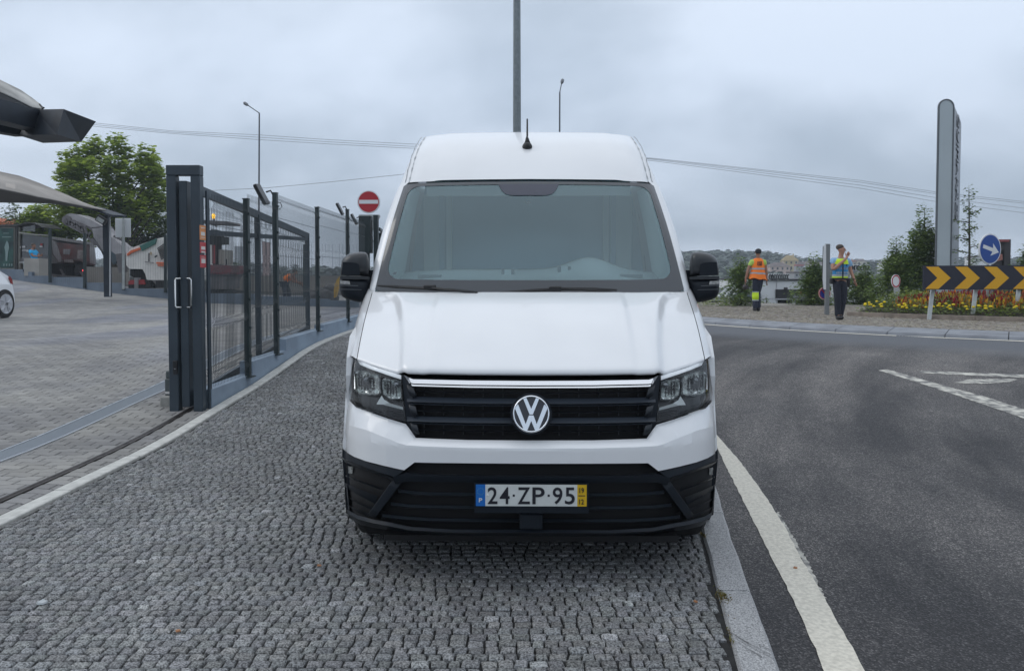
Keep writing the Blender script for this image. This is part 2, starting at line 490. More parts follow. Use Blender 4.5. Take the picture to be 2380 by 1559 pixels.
# --- island: sloped kerb stones, worn cobbled apron
m_granite = mat('granite kerb', (.46, .465, .47), .8, var=.2, vscale=150, bump=.3, bscale=90, col2=(.17, .172, .175), detail=4)
m_slab = mat('pale island kerb concrete', (.26, .275, .30), .8, var=.25, vscale=2.5, bump=.3, bscale=40, col2=(.19, .20, .22))
m_apron = mat('sandy worn setts', (.29, .265, .23), .9, var=.3, vscale=5, bump=1.0, bscale=14, col2=(.19, .175, .155), detail=7)
ISZ = .42
def islz(x, y): return ISZ + .0 - 0.6 * sm(RR - 9, RR - 15, rad(x, y)) * 0
vs = []; fs = []
AR = fr(R(150), R(290), R(2)); RS = [RR - .82, RR - 1.2, RR - 1.8, RR - 2.6, RR - 3.6, RR - 5, RR - 8, RR - 11]
for i, r in enumerate(RS):
    for a in AR:
        x, y = rp(a, max(r, .5)); vs.append((x, y, ISZ + .012 * noise.noise(Vector((x * 3, y * 3, 0)))))
for i in range(len(RS) - 1):
    for k in range(len(AR) - 1):
        fs.append((i * len(AR) + k, i * len(AR) + k + 1, (i + 1) * len(AR) + k + 1, (i + 1) * len(AR) + k))
isl = obj('island_pavement', vs, fs, m_apron, None, True); isl['kind'] = 'structure'
# setts of the apron that stand proud
mb = MB()
tints = []
for i in range(9000):
    a = R(rnd.uniform(172, 262)); r = RR - .9 - 8 * rnd.random() ** 1.3
    x, y = rp(a, r)
    s = rnd.uniform(.035, .075); h = rnd.uniform(.002, .012); rz = a + rnd.uniform(-.3, .3)
    mb.box((x, y, ISZ + h / 2), (s * 1.6, s, h + .012), rz)
    c = rnd.uniform(.72, 1.12); tints += [(c, c * rnd.uniform(.94, 1), c * rnd.uniform(.85, .98))] * 6
m_sett = mat('apron setts', (.34, .315, .28), .9, bump=.5, bscale=60, tint=True)
o = mb.build('sett', m_sett, isl); o['kind'] = 'stuff'; set_tint(o.data, tints)
bed = ring_strip('island_kerb_bedding', RR - .22, RR - .86, -.01, .11, R(150), R(290), 120, mat('dark joint', (.05, .05, .05), .9))
da = 1.06 / RR
m_tread = mat('rubber tyre marks on kerb', (.12, .125, .14), .85, var=.2, vscale=20)
for k in range(38):
    a0 = R(172) + da * k; a1 = a0 + da - .016 / RR
    prof = [(RR - .24, -.0), (RR - .27, .055), (RR - .80, .128), (RR - .84, .10)]
    vs = []; fs = []
    for j in range(5):
        a = a0 + (a1 - a0) * j / 4
        for r, z in prof:
            x, y = rp(a, r); vs.append((x, y, roadz(x, y) + z))
    for j in range(4):
        for q in range(3): fs.append((j * 4 + q, j * 4 + q + 1, j * 4 + 5 + q, j * 4 + 4 + q))
    fs += [(0, 1, 2, 3), (19, 18, 17, 16)]
    o = obj('kerb_stone', vs, fs, m_slab, bed)
# tread blocks printed on the kerb by a tyre
mb = MB()
for k in range(46):
    u = 2085 + k * 7.2 - .02 * k * k
    v = 771 + (u - 2085) * .052
    p = ground_hit(u, v, lambda x, y: roadz(x, y) + .09)
    a = math.atan2(p.y - RCY, p.x - RCX)
    vs = []
    for du, dv in ((-.02, -.05), (.02, -.05), (.025, .05), (-.015, .05)):
        rr_ = rad(p.x, p.y) - dv; aa = a + du / rr_ * 1.3
        x, y = rp(aa, rr_); z = .055 + (.128 - .055) * (RR - .27 - rr_) / .53
        vs.append((x, y, roadz(x, y) + z + .004))
    mb.add(vs, [(0, 1, 2, 3)])
o = mb.build('tyre_print', m_tread, bed)

# --- cobbled pavement the van stands on
KT = [(-16, -.9), (0, .44), (2.92, .87), (4.47, 1.12), (6, 1.40), (8, 1.82), (10, 2.3), (14, 3.2), (24, 5.6)]
def KX(y): return interp(KT, y)
m_joint = mat('gritty joint sand', (.020, .020, .020), .95, var=.3, vscale=40, bump=.4, bscale=200)
vs = []; fs = []
yy = fr(-14, 7, 1.0)[:-1] + fr(7, 15, .25)[:-1] + fr(15, 20, 1)
for y in yy:
    for q in range(5): vs.append((-3.2 + (KX(y) + 3.2) * q / 4, y, G(y) - .016))
for j in range(len(yy) - 1):
    for q in range(4): fs.append((j * 5 + q, j * 5 + q + 1, j * 5 + 6 + q, j * 5 + 5 + q))
pav = obj('pavement', vs, fs, m_joint, None, True); pav['kind'] = 'structure'
def cobble_mat():
    m = bpy.data.materials.new('granite cobble'); m.use_nodes = True
    t = m.node_tree; b = t.nodes['Principled BSDF']; b.inputs['Roughness'].default_value = .66
    tcn = N(t, 'ShaderNodeTexCoord')
    n1 = N(t, 'ShaderNodeTexNoise'); n1.inputs['Scale'].default_value = 110; n1.inputs['Detail'].default_value = 4; n1.inputs['Roughness'].default_value = .7
    t.links.new(tcn.outputs['Object'], n1.inputs['Vector'])
    r = N(t, 'ShaderNodeValToRGB'); r.color_ramp.elements[0].position = .38; r.color_ramp.elements[0].color = (.036, .036, .036, 1)
    r.color_ramp.elements[1].position = .62; r.color_ramp.elements[1].color = (.35, .353, .35, 1)
    t.links.new(n1.outputs['Fac'], r.inputs[0])
    n2 = N(t, 'ShaderNodeTexNoise'); n2.inputs['Scale'].default_value = .8; n2.inputs['Detail'].default_value = 4
    t.links.new(tcn.outputs['Object'], n2.inputs['Vector'])
    r2 = N(t, 'ShaderNodeMapRange'); r2.inputs['From Min'].default_value = .35; r2.inputs['From Max'].default_value = .65; r2.inputs['To Min'].default_value = .78; r2.inputs['To Max'].default_value = 1.2
    t.links.new(n2.outputs['Fac'], r2.inputs['Value'])
    a = N(t, 'ShaderNodeAttribute'); a.attribute_name = 'tint'
    mm = N(t, 'ShaderNodeMix', data_type='RGBA', blend_type='MULTIPLY'); mm.inputs[0].default_value = 1
    t.links.new(r.outputs[0], mm.inputs[6]); t.links.new(a.outputs['Color'], mm.inputs[7])
    m2 = N(t, 'ShaderNodeVectorMath', operation='SCALE'); t.links.new(mm.outputs[2], m2.inputs[0]); t.links.new(r2.outputs[0], m2.inputs['Scale'])
    t.links.new(m2.outputs[0], b.inputs['Base Color'])
    bp = N(t, 'ShaderNodeBump'); bp.inputs['Strength'].default_value = .9; bp.inputs['Distance'].default_value = .006
    t.links.new(n1.outputs['Fac'], bp.inputs['Height']); t.links.new(bp.outputs[0], b.inputs['Normal'])
    return m
m_cob = cobble_mat()
def stone(x0, x1, y0, y1, skew):
    """one split granite cube: irregular top with chipped edges"""
    j = lambda s: rnd.uniform(-s, s)
    g = .0042
    cs = [(x0 + g + j(.003) - skew, y0 + g + j(.003)), (x1 - g + j(.003) - skew, y0 + g + j(.003)), (x1 - g + j(.003) + skew, y1 - g + j(.003)), (x0 + g + j(.003) + skew, y1 - g + j(.003))]
    cx = sum(c[0] for c in cs) / 4; cy = sum(c[1] for c in cs) / 4
    zt = G(cy) + j(.0024); tx = j(.03); ty = j(.03)
    vs = []
    for c in cs: vs.append((c[0], c[1], G(c[1]) - .03))
    for c in cs: vs.append((c[0], c[1], zt - .006 + (c[0] - cx) * tx + (c[1] - cy) * ty))
    k = .80
    for c in cs: vs.append((cx + (c[0] - cx) * (k + j(.06)), cy + (c[1] - cy) * (k + j(.06)), zt + (c[0] - cx) * tx + (c[1] - cy) * ty + j(.0012)))
    vs.append((cx + j(.006), cy + j(.006), zt + .002 + j(.002)))
    fs = []
    for a in range(4):
        b = (a + 1) % 4
        fs += [(a, b, b + 4, a + 4), (a + 4, b + 4, b + 8, a + 8), (a + 8, b + 8, 12)]
    return vs, fs
big = MB(); bt = []; nsep = 0
y = 1.7; row = 0
while y < 16.8:
    h = rnd.uniform(.053, .062)
    x = -3.055 + rnd.uniform(0, .03)
    xr = KX(y) - .015
    if y > 13: xr = min(xr, .6)
    wob = .010 * math.sin(row * .31)
    while x < xr - .02:
        w = min(rnd.uniform(.050, .080), xr - x)
        if w < .03: break
        yo = .016 * noise.noise(Vector((x * .9, y * .9, 3))) + .004 * noise.noise(Vector((x * 6, y * 6, 9)))
        v_, f_ = stone(x, x + w, y + yo, y + h + yo, rnd.uniform(-.003, .003))
        c = rnd.uniform(.74, 1.22)
        if rnd.random() < .012: c = 1.7
        col = (c * rnd.uniform(.97, 1.02), c, c * rnd.uniform(.97, 1.04))
        px = abs(x + w / 2) / y
        if y > 2.9 and nsep < 295 and px < .66:
            o = obj('cobble', v_, f_, m_cob, pav); set_tint(o.data, [col] * len(f_)); nsep += 1
        else:
            big.add(v_, f_); bt += [col] * len(f_)
        x += w
    y += h; row += 1
o = big.build('cobble_field', m_cob, pav); o['kind'] = 'stuff'; set_tint(o.data, bt)

# pale edging stones on the left, along the fence
m_edge = mat('pale concrete edging', (.52, .52, .49), .85, var=.12, vscale=14, bump=.3, bscale=90)
vs = []; fs = []
for y in yy:
    vs += [(-3.19, y, G(y) - .02), (-3.06, y, G(y) - .02)]
for j in range(len(yy) - 1): fs.append((2 * j, 2 * j + 1, 2 * j + 3, 2 * j + 2))
edg = obj('pavement_edging', vs, fs, m_joint); edg['kind'] = 'structure'
y = 1.3
while y < 17:
    L = 1.0; y1 = y + L - .008
    vs = []; fs = []
    n = 5; jx = rnd.uniform(-.004, .004)
    for q in range(n):
        yq = y + (y1 - y) * q / (n - 1)
        for xx, zz in ((-3.185, -.03), (-3.185, .006), (-3.176, .012), (-3.074, .012), (-3.066, .006), (-3.066, -.03)):
            vs.append((xx + jx, yq, G(yq) + zz))
    for q in range(n - 1):
        for e_ in range(5): fs.append((q * 6 + e_, q * 6 + 6 + e_, q * 6 + 7 + e_, q * 6 + 1 + e_))
    fs += [(0, 1, 2, 3, 4, 5), tuple((n - 1) * 6 + e_ for e_ in (5, 4, 3, 2, 1, 0))]
    obj('edging_stone', vs, fs, m_edge, edg); y += L

# granite kerb on the right
vs = []; fs = []
for y in yy: vs += [(KX(y) - .01, y, G(y) - .13), (KX(y) + .15, y, G(y) - .13), (KX(y) + .15, y, G(y) - .02), (KX(y) - .01, y, G(y) - .02)]
for j in range(len(yy) - 1):
    for q in range(4): fs.append((4 * j + q, 4 * j + (q + 1) % 4, 4 * j + 4 + (q + 1) % 4, 4 * j + 4 + q))
kerb = obj('kerb', vs, fs, m_joint); kerb['kind'] = 'structure'
y = 3.63 - 1.21 * 3
while y < 8:
    L = 1.21; y1 = y + L - .009; n = 9; vs = []; fs = []
    dxs = rnd.uniform(-.006, .006)
    for q in range(n):
        yq = y + (y1 - y) * q / (n - 1)
        c = rnd.uniform(-.0035, .0035); x0 = KX(yq) + dxs
        if q in (0, n - 1): c2 = .006
        else: c2 = 0
        for xx, zz in ((-.006, -.12), (-.006 + c, -.012), (.006 + c, 0.004 - c2), (.138 + c, .002 - c2), (.152 + c, -.012), (.158, -.13)):
            vs.append((x0 + xx, yq, G(yq) + zz))
    for q in range(n - 1):
        for e_ in range(5): fs.append((q * 6 + e_, q * 6 + 6 + e_, q * 6 + 7 + e_, q * 6 + 1 + e_))
    fs += [(0, 1, 2, 3, 4, 5), tuple((n - 1) * 6 + e_ for e_ in (5, 4, 3, 2, 1, 0))]
    obj('kerb_stone', vs, fs, m_granite, kerb); y += L
# rubber scuffs on the nearest stone
mb = MB()
for a, b in (((1700, 1476), (1790, 1520)), ((1708, 1484), (1800, 1532)), ((1716, 1496), (1770, 1526)), ((1690, 1466), (1740, 1494)), ((1728, 1480), (1796, 1514))):
    p = ground_hit(*a, lambda x, y: G(y) + .006); q = ground_hit(*b, lambda x, y: G(y) + .006)
    d = (q - p).normalized(); s_ = Vector((-d.y, d.x, 0)) * rnd.uniform(.0012, .003)
    mb.add([p - s_ * .3, q - s_, q + s_, p + s_ * .3], [(0, 1, 2, 3)])
mb.build('scuff_mark', mat('rubber scuff', (.13, .13, .135), .8), kerb)

# --- car park: wavy interlocking pavers
m_cpb = mat('paver joint sand', (.035, .034, .032), .95, var=.3, vscale=30)
cxs = sorted(set([-90, -60, -45, -35] + fr(-30, -3.19, .9)))
grid('car_park', lambda x, y: CP(x, y) - .014, cxs, fr(-14, 6, 2)[:-1] + fr(6, 16, .5)[:-1] + fr(16, 44, 1.5), m_cpb)
cpo = bpy.data.objects['car_park']
m_pav = mat('concrete paver', (.30, .30, .295), .85, var=.2, vscale=1.1, bump=.35, bscale=150, tint=True, col2=(.215, .218, .228), detail=6)
big = MB(); bt = []; nsep = 0
PL, PW, AMP = .225, .1125, .017
def wave(x): return AMP * math.sin(2 * math.pi * x / PL * 1.0) + .006 * math.sin(4 * math.pi * x / PL + .6)
sep_px = []
y = 3.9; row = 0
XF = -3.21
while y < 34:
    xl = -(.70 * y + 2.6); fine = y < 17
    off = (row % 2) * PL / 2
    k0 = int(math.floor((XF - off) / PL))
    x = off + k0 * PL
    while x > xl:
        xa, xb = x + .005, min(x + PL - .005, XF)
        if xb - xa > .016 and not (y > 7.6 and y < 8.6 and xa > -3.55 and False):
            if not (-4.36 < x + PL / 2 < -4.12 and False):
                nseg = 6 if fine else 3
                top = []; bot = []
                for q in range(nseg + 1):
                    xx = xa + (xb - xa) * q / nseg
                    w = wave(xx)
                    sk = .012 * (1 if (row % 2) else -1) * 0
                    bot.append((xx, y + w + .0045)); top.append((xx, y + PW + w - .0045))
                ring = bot + top[::-1]
                cy = y + PW / 2; zt = CP((xa + xb) / 2, cy) + rnd.uniform(-.0015, .0015)
                n = len(ring)
                ccx = (xa + xb) / 2
                vs = [(p[0], p[1], CP(p[0], p[1]) - .018) for p in ring]
                vs += [(p[0], p[1], CP(p[0], p[1]) + (zt - CP(ccx, cy)) - .004) for p in ring]
                vs += [(p[0] + (.005 if p[0] < ccx else -.005), p[1] + (.004 if i_ <= nseg else -.004), CP(p[0], p[1]) + (zt - CP(ccx, cy))) for i_, p in enumerate(ring)]
                fs = [tuple(range(2 * n, 3 * n))] if nseg == 3 else []
                if nseg != 3:
                    for q in range(nseg): fs.append((2 * n + q, 2 * n + q + 1, 2 * n + (n - 2 - q), 2 * n + (n - 1 - q)))
                for a in range(n):
                    b = (a + 1) % n
                    if fine: fs += [(a, b, b + n, a + n)]
                    fs += [(a + n, b + n, b + 2 * n, a + 2 * n)]
                nn = noise.noise(Vector((ccx * .35, cy * .35, 5)))
                c = rnd.uniform(.84, 1.14) * (1 + .25 * nn)
                blue = sm(.1, .35, noise.noise(Vector((ccx * .5 + 7, cy * .18, 2))))
                col = (c * (1.03 - .14 * blue), c * (1.0 - .10 * blue), c * (.95 + .02 * blue))
                if cy > 4.6 and nsep < 290 and abs(ccx) / cy < .665:
                    o = obj('paver', vs, fs, m_pav, cpo); set_tint(o.data, [col] * len(fs)); nsep += 1
                else:
                    big.add(vs, fs); bt += [col] * len(fs)
        x -= PL
    y += PW; row += 1
o = big.build('paver_field', m_pav, cpo); o['kind'] = 'stuff'; set_tint(o.data, bt)

# weeds and litter in the joints by the kerb
m_moss = mat('dry moss', (.10, .11, .03), .95, var=.4, vscale=80, col2=(.16, .10, .03))
mb = MB()
for (u, v, n, s) in ((1678, 1384, 240, .035), (1684, 1395, 90, .04), (1634, 1243, 60, .02), (1697, 1470, 30, .02), (1700, 1490, 30, .02), (1690, 1430, 20, .03)):
    c = ground_hit(u, v, lambda x, y: G(y))
    for i in range(n):
        x = c.x + rnd.gauss(0, s * .35); yy_ = c.y + rnd.gauss(0, s)
        l = rnd.uniform(.004, .014); a = rnd.uniform(0, 6.28); z = G(yy_) - .004
        mb.add([(x, yy_, z), (x + math.cos(a) * l * .5, yy_ + math.sin(a) * l * .5, z + l * .5), (x + math.cos(a) * l, yy_ + math.sin(a) * l, z + l), (x + math.cos(a + .7) * l * .5, yy_ + math.sin(a + .7) * l * .5, z + l * .7)], [(0, 1, 2, 3)])
o = mb.build('moss', m_moss); tag(o, kind='stuff')
# debris
def flake(name, u, v, s, m, label, cat, th=.006):
    c = ground_hit(u, v, lambda x, y: (G(y) if x < KX(y) else roadz(x, y)))
    n = 7; ring = []
    for k in range(n):
        a = 2 * math.pi * k / n; r_ = s * rnd.uniform(.6, 1.1)
        ring.append(Vector((c.x + math.cos(a) * r_ * 1.3, c.y + math.sin(a) * r_, c.z + .004)))
    mb = MB(); top = [p + Vector((0, 0, th + rnd.uniform(0, th))) + (c - p) * .15 for p in ring]
    vs = ring + top; fs = [tuple(range(n, 2 * n)), tuple(range(n - 1, -1, -1))] + [(a, (a + 1) % n, (a + 1) % n + n, a + n) for a in range(n)]
    o = obj(name, vs, fs, m); tag(o, label, cat); return o
m_leaf = mat('dead leaf', (.36, .17, .08), .8); m_chip = mat('pale stone chip', (.42, .45, .46), .8, bump=.3)
flake('stone_chip', 97, 1402, .022, m_chip, 'pale flat stone chip lying on the cobbles at the far left', 'stone', .006)
flake('dry_leaf', 413, 1469, .010, m_leaf, 'small peach coloured dry leaf on the cobbles at lower left', 'leaf', .004)
flake('dry_leaf', 742, 1317, .011, m_leaf, 'brown dry leaf on the dark cobbles left of the number plate', 'leaf', .004)
flake('dry_leaf', 1617, 1400, .009, m_leaf, 'rust coloured leaf scrap on the cobbles near the kerb moss', 'leaf', .004)
flake('dry_leaf', 1737, 1404, .013, mat('straw leaf', (.55, .42, .2), .8), 'straw coloured leaf lying in the gutter below the kerb joint', 'leaf', .004)
flake('dry_leaf', 1848, 1322, .010, m_leaf, 'small orange leaf scrap lying on the white road line', 'leaf', .004)
# ================================================================== THE VAN
m_white = mat('white van paint', (.80, .81, .82), .28, coat=.6, var=.02, vscale=3)
m_black = mat('matt black plastic', (.005, .009, .015), .5, bump=.1, bscale=500, spec=.3)
m_black2 = mat('grained black plastic', (.014, .018, .024), .42, spec=.4)
m_deep = mat('dark cavity', (.004, .004, .005), .8)
m_chrome = mat('chrome', (.86, .88, .90), .07, 1.0)
m_satin = mat('satin silver trim', (.70, .72, .75), .16, 1.0)
m_gloss = mat('gloss black', (.008, .008, .010), .08, coat=.5)
m_tyre = mat('tyre rubber', (.018, .018, .019), .85, bump=.3, bscale=40)
m_wglass = glass_mat('tinted windscreen glass', (.84, .96, .97), .085, .02, 1.5, (.74, .93, 1.0))
m_cglass = glass_mat('clear lamp lens', (.97, .98, .98), .0, .01, 1.28)
m_dglass = glass_mat('dark side glass', (.12, .14, .15), .10)
m_rubber = mat('black rubber', (.010, .010, .011), .55)

VAN_RZ = -.0135
van = empty('van', (.0905, 3.60, 0), VAN_RZ, 'white high roof panel van parked facing the camera on the cobbled pavement', 'van')
VM = Matrix.Translation((.0905, 3.60, 0)) @ Matrix.Rotation(VAN_RZ, 4, 'Z')
VI = VM.inverted(); VR = VI.to_3x3()
VO = VI @ Vector((0, 0, CAM_H))
def vray(u, v): return VR @ ray(u, v)
def vat(u, v, y):
    d = vray(u, v); t = (y - VO.y) / d.y; return VO + d * t
PLAN = [(0, 0), (.2, .004), (.4, .022), (.55, .05), (.7, .10), (.8, .165), (.88, .25), (.94, .35), (.98, .46), (1.0, .58), (1.015, .75), (1.02, .9)]
LEAN = [(.15, .10), (.22, .05), (.3, .015), (.45, 0), (.68, 0), (.85, .04), (1.0, .105), (1.06, .14), (1.15, .20), (1.3, .3)]
def F(x, z): return interp(PLAN, abs(x)) + interp(LEAN, z)
def fas(u, v, off=0.0):
    d = vray(u, v); best = None; t = 3.3
    while t < 5.2:
        p = VO + d * t; g = p.y - (F(p.x, p.z) + off)
        if g >= 0:
            lo, hi = t - .02, t
            for _ in range(12):
                m_ = (lo + hi) / 2; p = VO + d * m_
                if p.y - (F(p.x, p.z) + off) >= 0: hi = m_
                else: lo = m_
            return VO + d * hi
        if best is None or g > best[0]: best = (g, t)
        t += .02
    return VO + d * best[1]
def vpart(name, vs, fs, m, mirror=False, smooth=False, parent=None, label=None):
    """part in van-local coordinates; mirror=True makes the twin on the other side"""
    res = []
    me = bpy.data.meshes.new(name); me.from_pydata([tuple(v) for v in vs], [], fs); me.update()
    bm = bmesh.new(); bm.from_mesh(me); bmesh.ops.recalc_face_normals(bm, faces=bm.faces); bm.to_mesh(me); bm.free()
    if smooth: me.polygons.foreach_set('use_smooth', [True] * len(me.polygons))
    me.materials.append(m); o = bpy.data.objects.new(name, me); link(o, parent[0] if isinstance(parent, list) else (parent or van)); res.append(o)
    if label: o['label'] = label[0] if isinstance(label, list) else label
    if mirror:
        me2 = me.copy()
        for v in me2.vertices: v.co.x = -v.co.x
        me2.flip_normals()
        o2 = bpy.data.objects.new(name, me2); link(o2, parent[1] if isinstance(parent, list) else (parent or van)); res.append(o2)
        if label: o2['label'] = label[1] if isinstance(label, list) else label
    return res
def resample(P, n):
    ln = [0]
    for i in range(len(P) - 1): ln.append(ln[-1] + math.dist(P[i], P[i + 1]))
    o = []
    for q in range(n):
        s = ln[-1] * q / (n - 1); i = 0
        while i < len(P) - 2 and s > ln[i + 1]: i += 1
        f = (s - ln[i]) / max(1e-9, ln[i + 1] - ln[i])
        o.append(tuple(a + (b - a) * f for a, b in zip(P[i], P[i + 1])))
    return o
def keyed(P, n):
    """resample but keep every control point: n counts segments between successive points"""
    o = []
    for (a, b) in zip(P, P[1:]):
        for q in range(n): o.append(tuple(x + (y - x) * q / n for x, y in zip(a, b)))
    o.append(tuple(P[-1])); return o
def grid_faces(nr, nc, base=0):
    return [(base + i * nc + j, base + i * nc + j + 1, base + (i + 1) * nc + j + 1, base + (i + 1) * nc + j) for i in range(nr - 1) for j in range(nc - 1)]
def band(T, B, rows=6, seg=4, offs=(0, 0), centre=True, thick=0.0, ease=None):
    """surface between two image-traced curves (same number of control points), laid on the van's face"""
    T = keyed(T, seg); B = keyed(B, seg); vs = []
    for i in range(rows):
        f = i / (rows - 1); off = offs[0] + (offs[1] - offs[0]) * (ease(f) if ease else f)
        for a, b in zip(T, B):
            p = fas(a[0] + (b[0] - a[0]) * f, a[1] + (b[1] - a[1]) * f, off)
            vs.append(p)
    nc = len(T)
    if centre:
        for i in range(rows): vs[i * nc + nc - 1].x = 0.0
    fs = grid_faces(rows, nc)
    if thick:
        n = len(vs); vs = vs + [v + Vector((0, thick, 0)) for v in vs]
        fs += [tuple(k + n for k in f[::-1]) for f in fs]
        for i in range(rows - 1):
            for j in (0, nc - 1):
                a, b = i * nc + j, (i + 1) * nc + j; fs.append((a, b, b + n, a + n))
        for j in range(nc - 1):
            for i in (0, rows - 1):
                a, b = i * nc + j, i * nc + j + 1; fs.append((a, a + n, b + n, b))
    return vs, fs
def whole(vs, fs):
    """mirror and join a half surface whose last column is on the centre line"""
    n = len(vs); vv = list(vs) + [Vector((-v.x, v.y, v.z)) for v in vs]
    return vv, list(fs) + [tuple(k + n for k in f[::-1]) for f in fs]
def weld(o, d=1e-4):
    bm = bmesh.new(); bm.from_mesh(o.data); bmesh.ops.remove_doubles(bm, verts=bm.verts, dist=d); bmesh.ops.recalc_face_normals(bm, faces=bm.faces); bm.to_mesh(o.data); bm.free()
UC = 1234.5
# ---- bumper: white upper section in two facets
top = [(803, 908), (808, 920), (814, 933), (828, 947), (863, 959), (904, 973), (943, 985), (955, 1001), (966, 1017), (1010, 1019), (1090, 1022), (UC, 1023)]
crs = [(799.5, 982), (803, 985), (811, 988), (826, 992), (849, 998), (884, 1012), (912, 1023), (925, 1029), (943, 1034), (990, 1037), (1090, 1040.5), (UC, 1041.5)]
bot = [(796.5, 1040), (799, 1044), (806, 1051), (823, 1061), (850, 1071), (889, 1081), (920, 1088), (939, 1092), (963, 1074), (1010, 1075), (1100, 1076), (UC, 1077)]
va, fa = band(top, crs, 7, 3, (.030, -.012), ease=lambda f: f ** .8)
vb, fb = band(crs, bot, 7, 3, (-.012, -.010))
n = len(va); vv, ff = whole(va + vb, fa + [tuple(k + n for k in f) for f in fb])
o = vpart('bumper', vv, ff, m_white)[0]; weld(o)
for p in o.data.polygons: p.use_smooth = True
bm = bmesh.new(); bm.from_mesh(o.data)
for e_ in bm.edges:
    if len(e_.link_faces) == 2 and e_.calc_face_angle() > R(9): e_.smooth = False
bm.to_mesh(o.data); bm.free()
# ---- black lower bumper: shell pieces
def vband(name, T, B, m, offs, rows=5, seg=4, sym='join', thick=.0, smooth=True, **k):
    v_, f_ = band(T, B, rows, seg, offs, centre=(sym == 'join'), thick=thick, **k)
    if sym == 'join':
        v_, f_ = whole(v_, f_); o = vpart(name, v_, f_, m, smooth=smooth)[0]; weld(o); return [o]
    return vpart(name, v_, f_, m, mirror=True, smooth=smooth)
low = empty('lower_bumper', (0, 0, 0)); low.parent = van
def lp(name, *a, **k):
    r_ = vband(name, *a, **k)
    for o in r_: o.parent = low
    return r_
# upper rim that follows the white edge outwards from the intake
lp('rim', [(795.5, 1041), (799, 1045), (823, 1062), (872, 1079.5), (939, 1093)], [(795, 1062), (799, 1066), (824, 1076), (872, 1094), (916, 1108)], m_black, (-.004, -.012), sym='pair', rows=5)
# recessed upper intake
lp('intake', [(939, 1092), (963, 1074), (1100, 1076), (UC, 1077)], [(941, 1104), (985, 1104), (1100, 1105), (UC, 1106)], m_deep, (.05, .05))
# cross beam
lp('beam', [(912, 1108), (943, 1098), (1000, 1103), (1100, 1105), (UC, 1106)], [(918, 1124), (943, 1119), (1000, 1120), (1100, 1121), (UC, 1122)], m_black, (-.016, -.004), rows=5, ease=lambda f: f * f)
lp('beam_lip', [(943, 1096), (1000, 1101), (1100, 1103), (UC, 1104)], [(943, 1099), (1000, 1103.5), (1100, 1105.5), (UC, 1106.5)], m_black2, (.02, -.018), rows=3)
# wide lower opening: dark back, then curved louvres
lp('grille_back', [(905, 1118), (945, 1119), (1000, 1120), (1100, 1121), (UC, 1122)], [(862, 1198), (905, 1212), (960, 1224), (1060, 1231), (UC, 1232)], m_deep, (.075, .075))
m_louv = mat('louvre highlight plastic', (.022, .029, .037), .34)  # paler than the bumper plastic: the louvres' highlight is put into the colour
for vL, vC, uL in ((1136, 1146, 925), (1166, 1176, 908), (1193, 1206, 888)):
    T = [(uL, vL), (uL + 40, vL + 5), (1000, vC - 3), (1100, vC - 1.5), (UC, vC - 1)]
    B = [(u, v + 6.5) for u, v in T]
    lp('louvre', T, B, m_louv, (.034, .006), rows=4)
    lp('louvre_edge', B, [(u, v + 2.2) for u, v in B], m_louv, (.006, .02), rows=3)
lp('lower_lip', [(806, 1183), (830, 1196), (866, 1206), (905, 1213), (950, 1223), (1050, 1229.5), (UC, 1230)], [(808, 1192), (832, 1206), (868, 1215), (905, 1222), (950, 1231), (1050, 1236.5), (UC, 1237)], m_black, (.004, -.014), rows=4)
lp('valance', [(808, 1192), (832, 1206), (868, 1215), (905, 1222), (950, 1231), (1050, 1236.5), (UC, 1237)], [(812, 1203), (838, 1219), (868, 1226), (905, 1231), (950, 1238), (1050, 1244), (UC, 1245)], m_black, (-.012, .09), rows=5)
# corner pod: outer skin, pocket, shelves and slanted bracket
lp('corner_skin', [(795, 1062), (797, 1066), (800, 1069)], [(806, 1183), (809, 1184), (812, 1186)], m_black, (-.012, -.006), sym='pair', rows=8)
lp('pocket_back', [(797, 1066), (824, 1076), (872, 1094), (914, 1110)], [(804, 1192), (828, 1202), (850, 1208), (868, 1214)], m_deep, (.055, .03), sym='pair', rows=6)
lp('pocket_rim', [(798, 1067), (824, 1077), (872, 1094), (906, 1107), (914, 1113)], [(799, 1073), (825, 1083), (871, 1099), (901, 1111), (910, 1118)], m_black2, (-.016, .01), sym='pair', rows=3)
for a, b, w_ in (((802, 1103), (890, 1133), 7), ((801, 1121), (878, 1152), 22), ((806, 1152), (866, 1178), 8), ((807, 1172), (860, 1193), 9)):
    mid = ((a[0] + b[0]) / 2, (a[1] + b[1]) / 2 + 1)
    lp('shelf', [a, mid, b], [(a[0], a[1] + w_ * .45), (mid[0], mid[1] + w_ * .7), (b[0] - w_ * .3, b[1] + w_ * .8)], m_black2 if w_ < 20 else m_black, (.004, .035), sym='pair', rows=4)
lp('bracket', [(914, 1113), (923, 1116), (931, 1124)], [(855, 1194), (864, 1200), (872, 1202)], m_black, (.004, -.004), sym='pair', rows=6, thick=.05)
for o in lp('pod_hole_patch', [(806, 1082), (812, 1083), (819, 1085)], [(807, 1098), (813, 1100), (819, 1100)], mat('pod hole patch grey', (.22, .23, .22), .25, var=.6, vscale=60), (.03, .04), sym='pair', rows=3): pass  # mottled grey patch added in place of a see-through hole in the pod
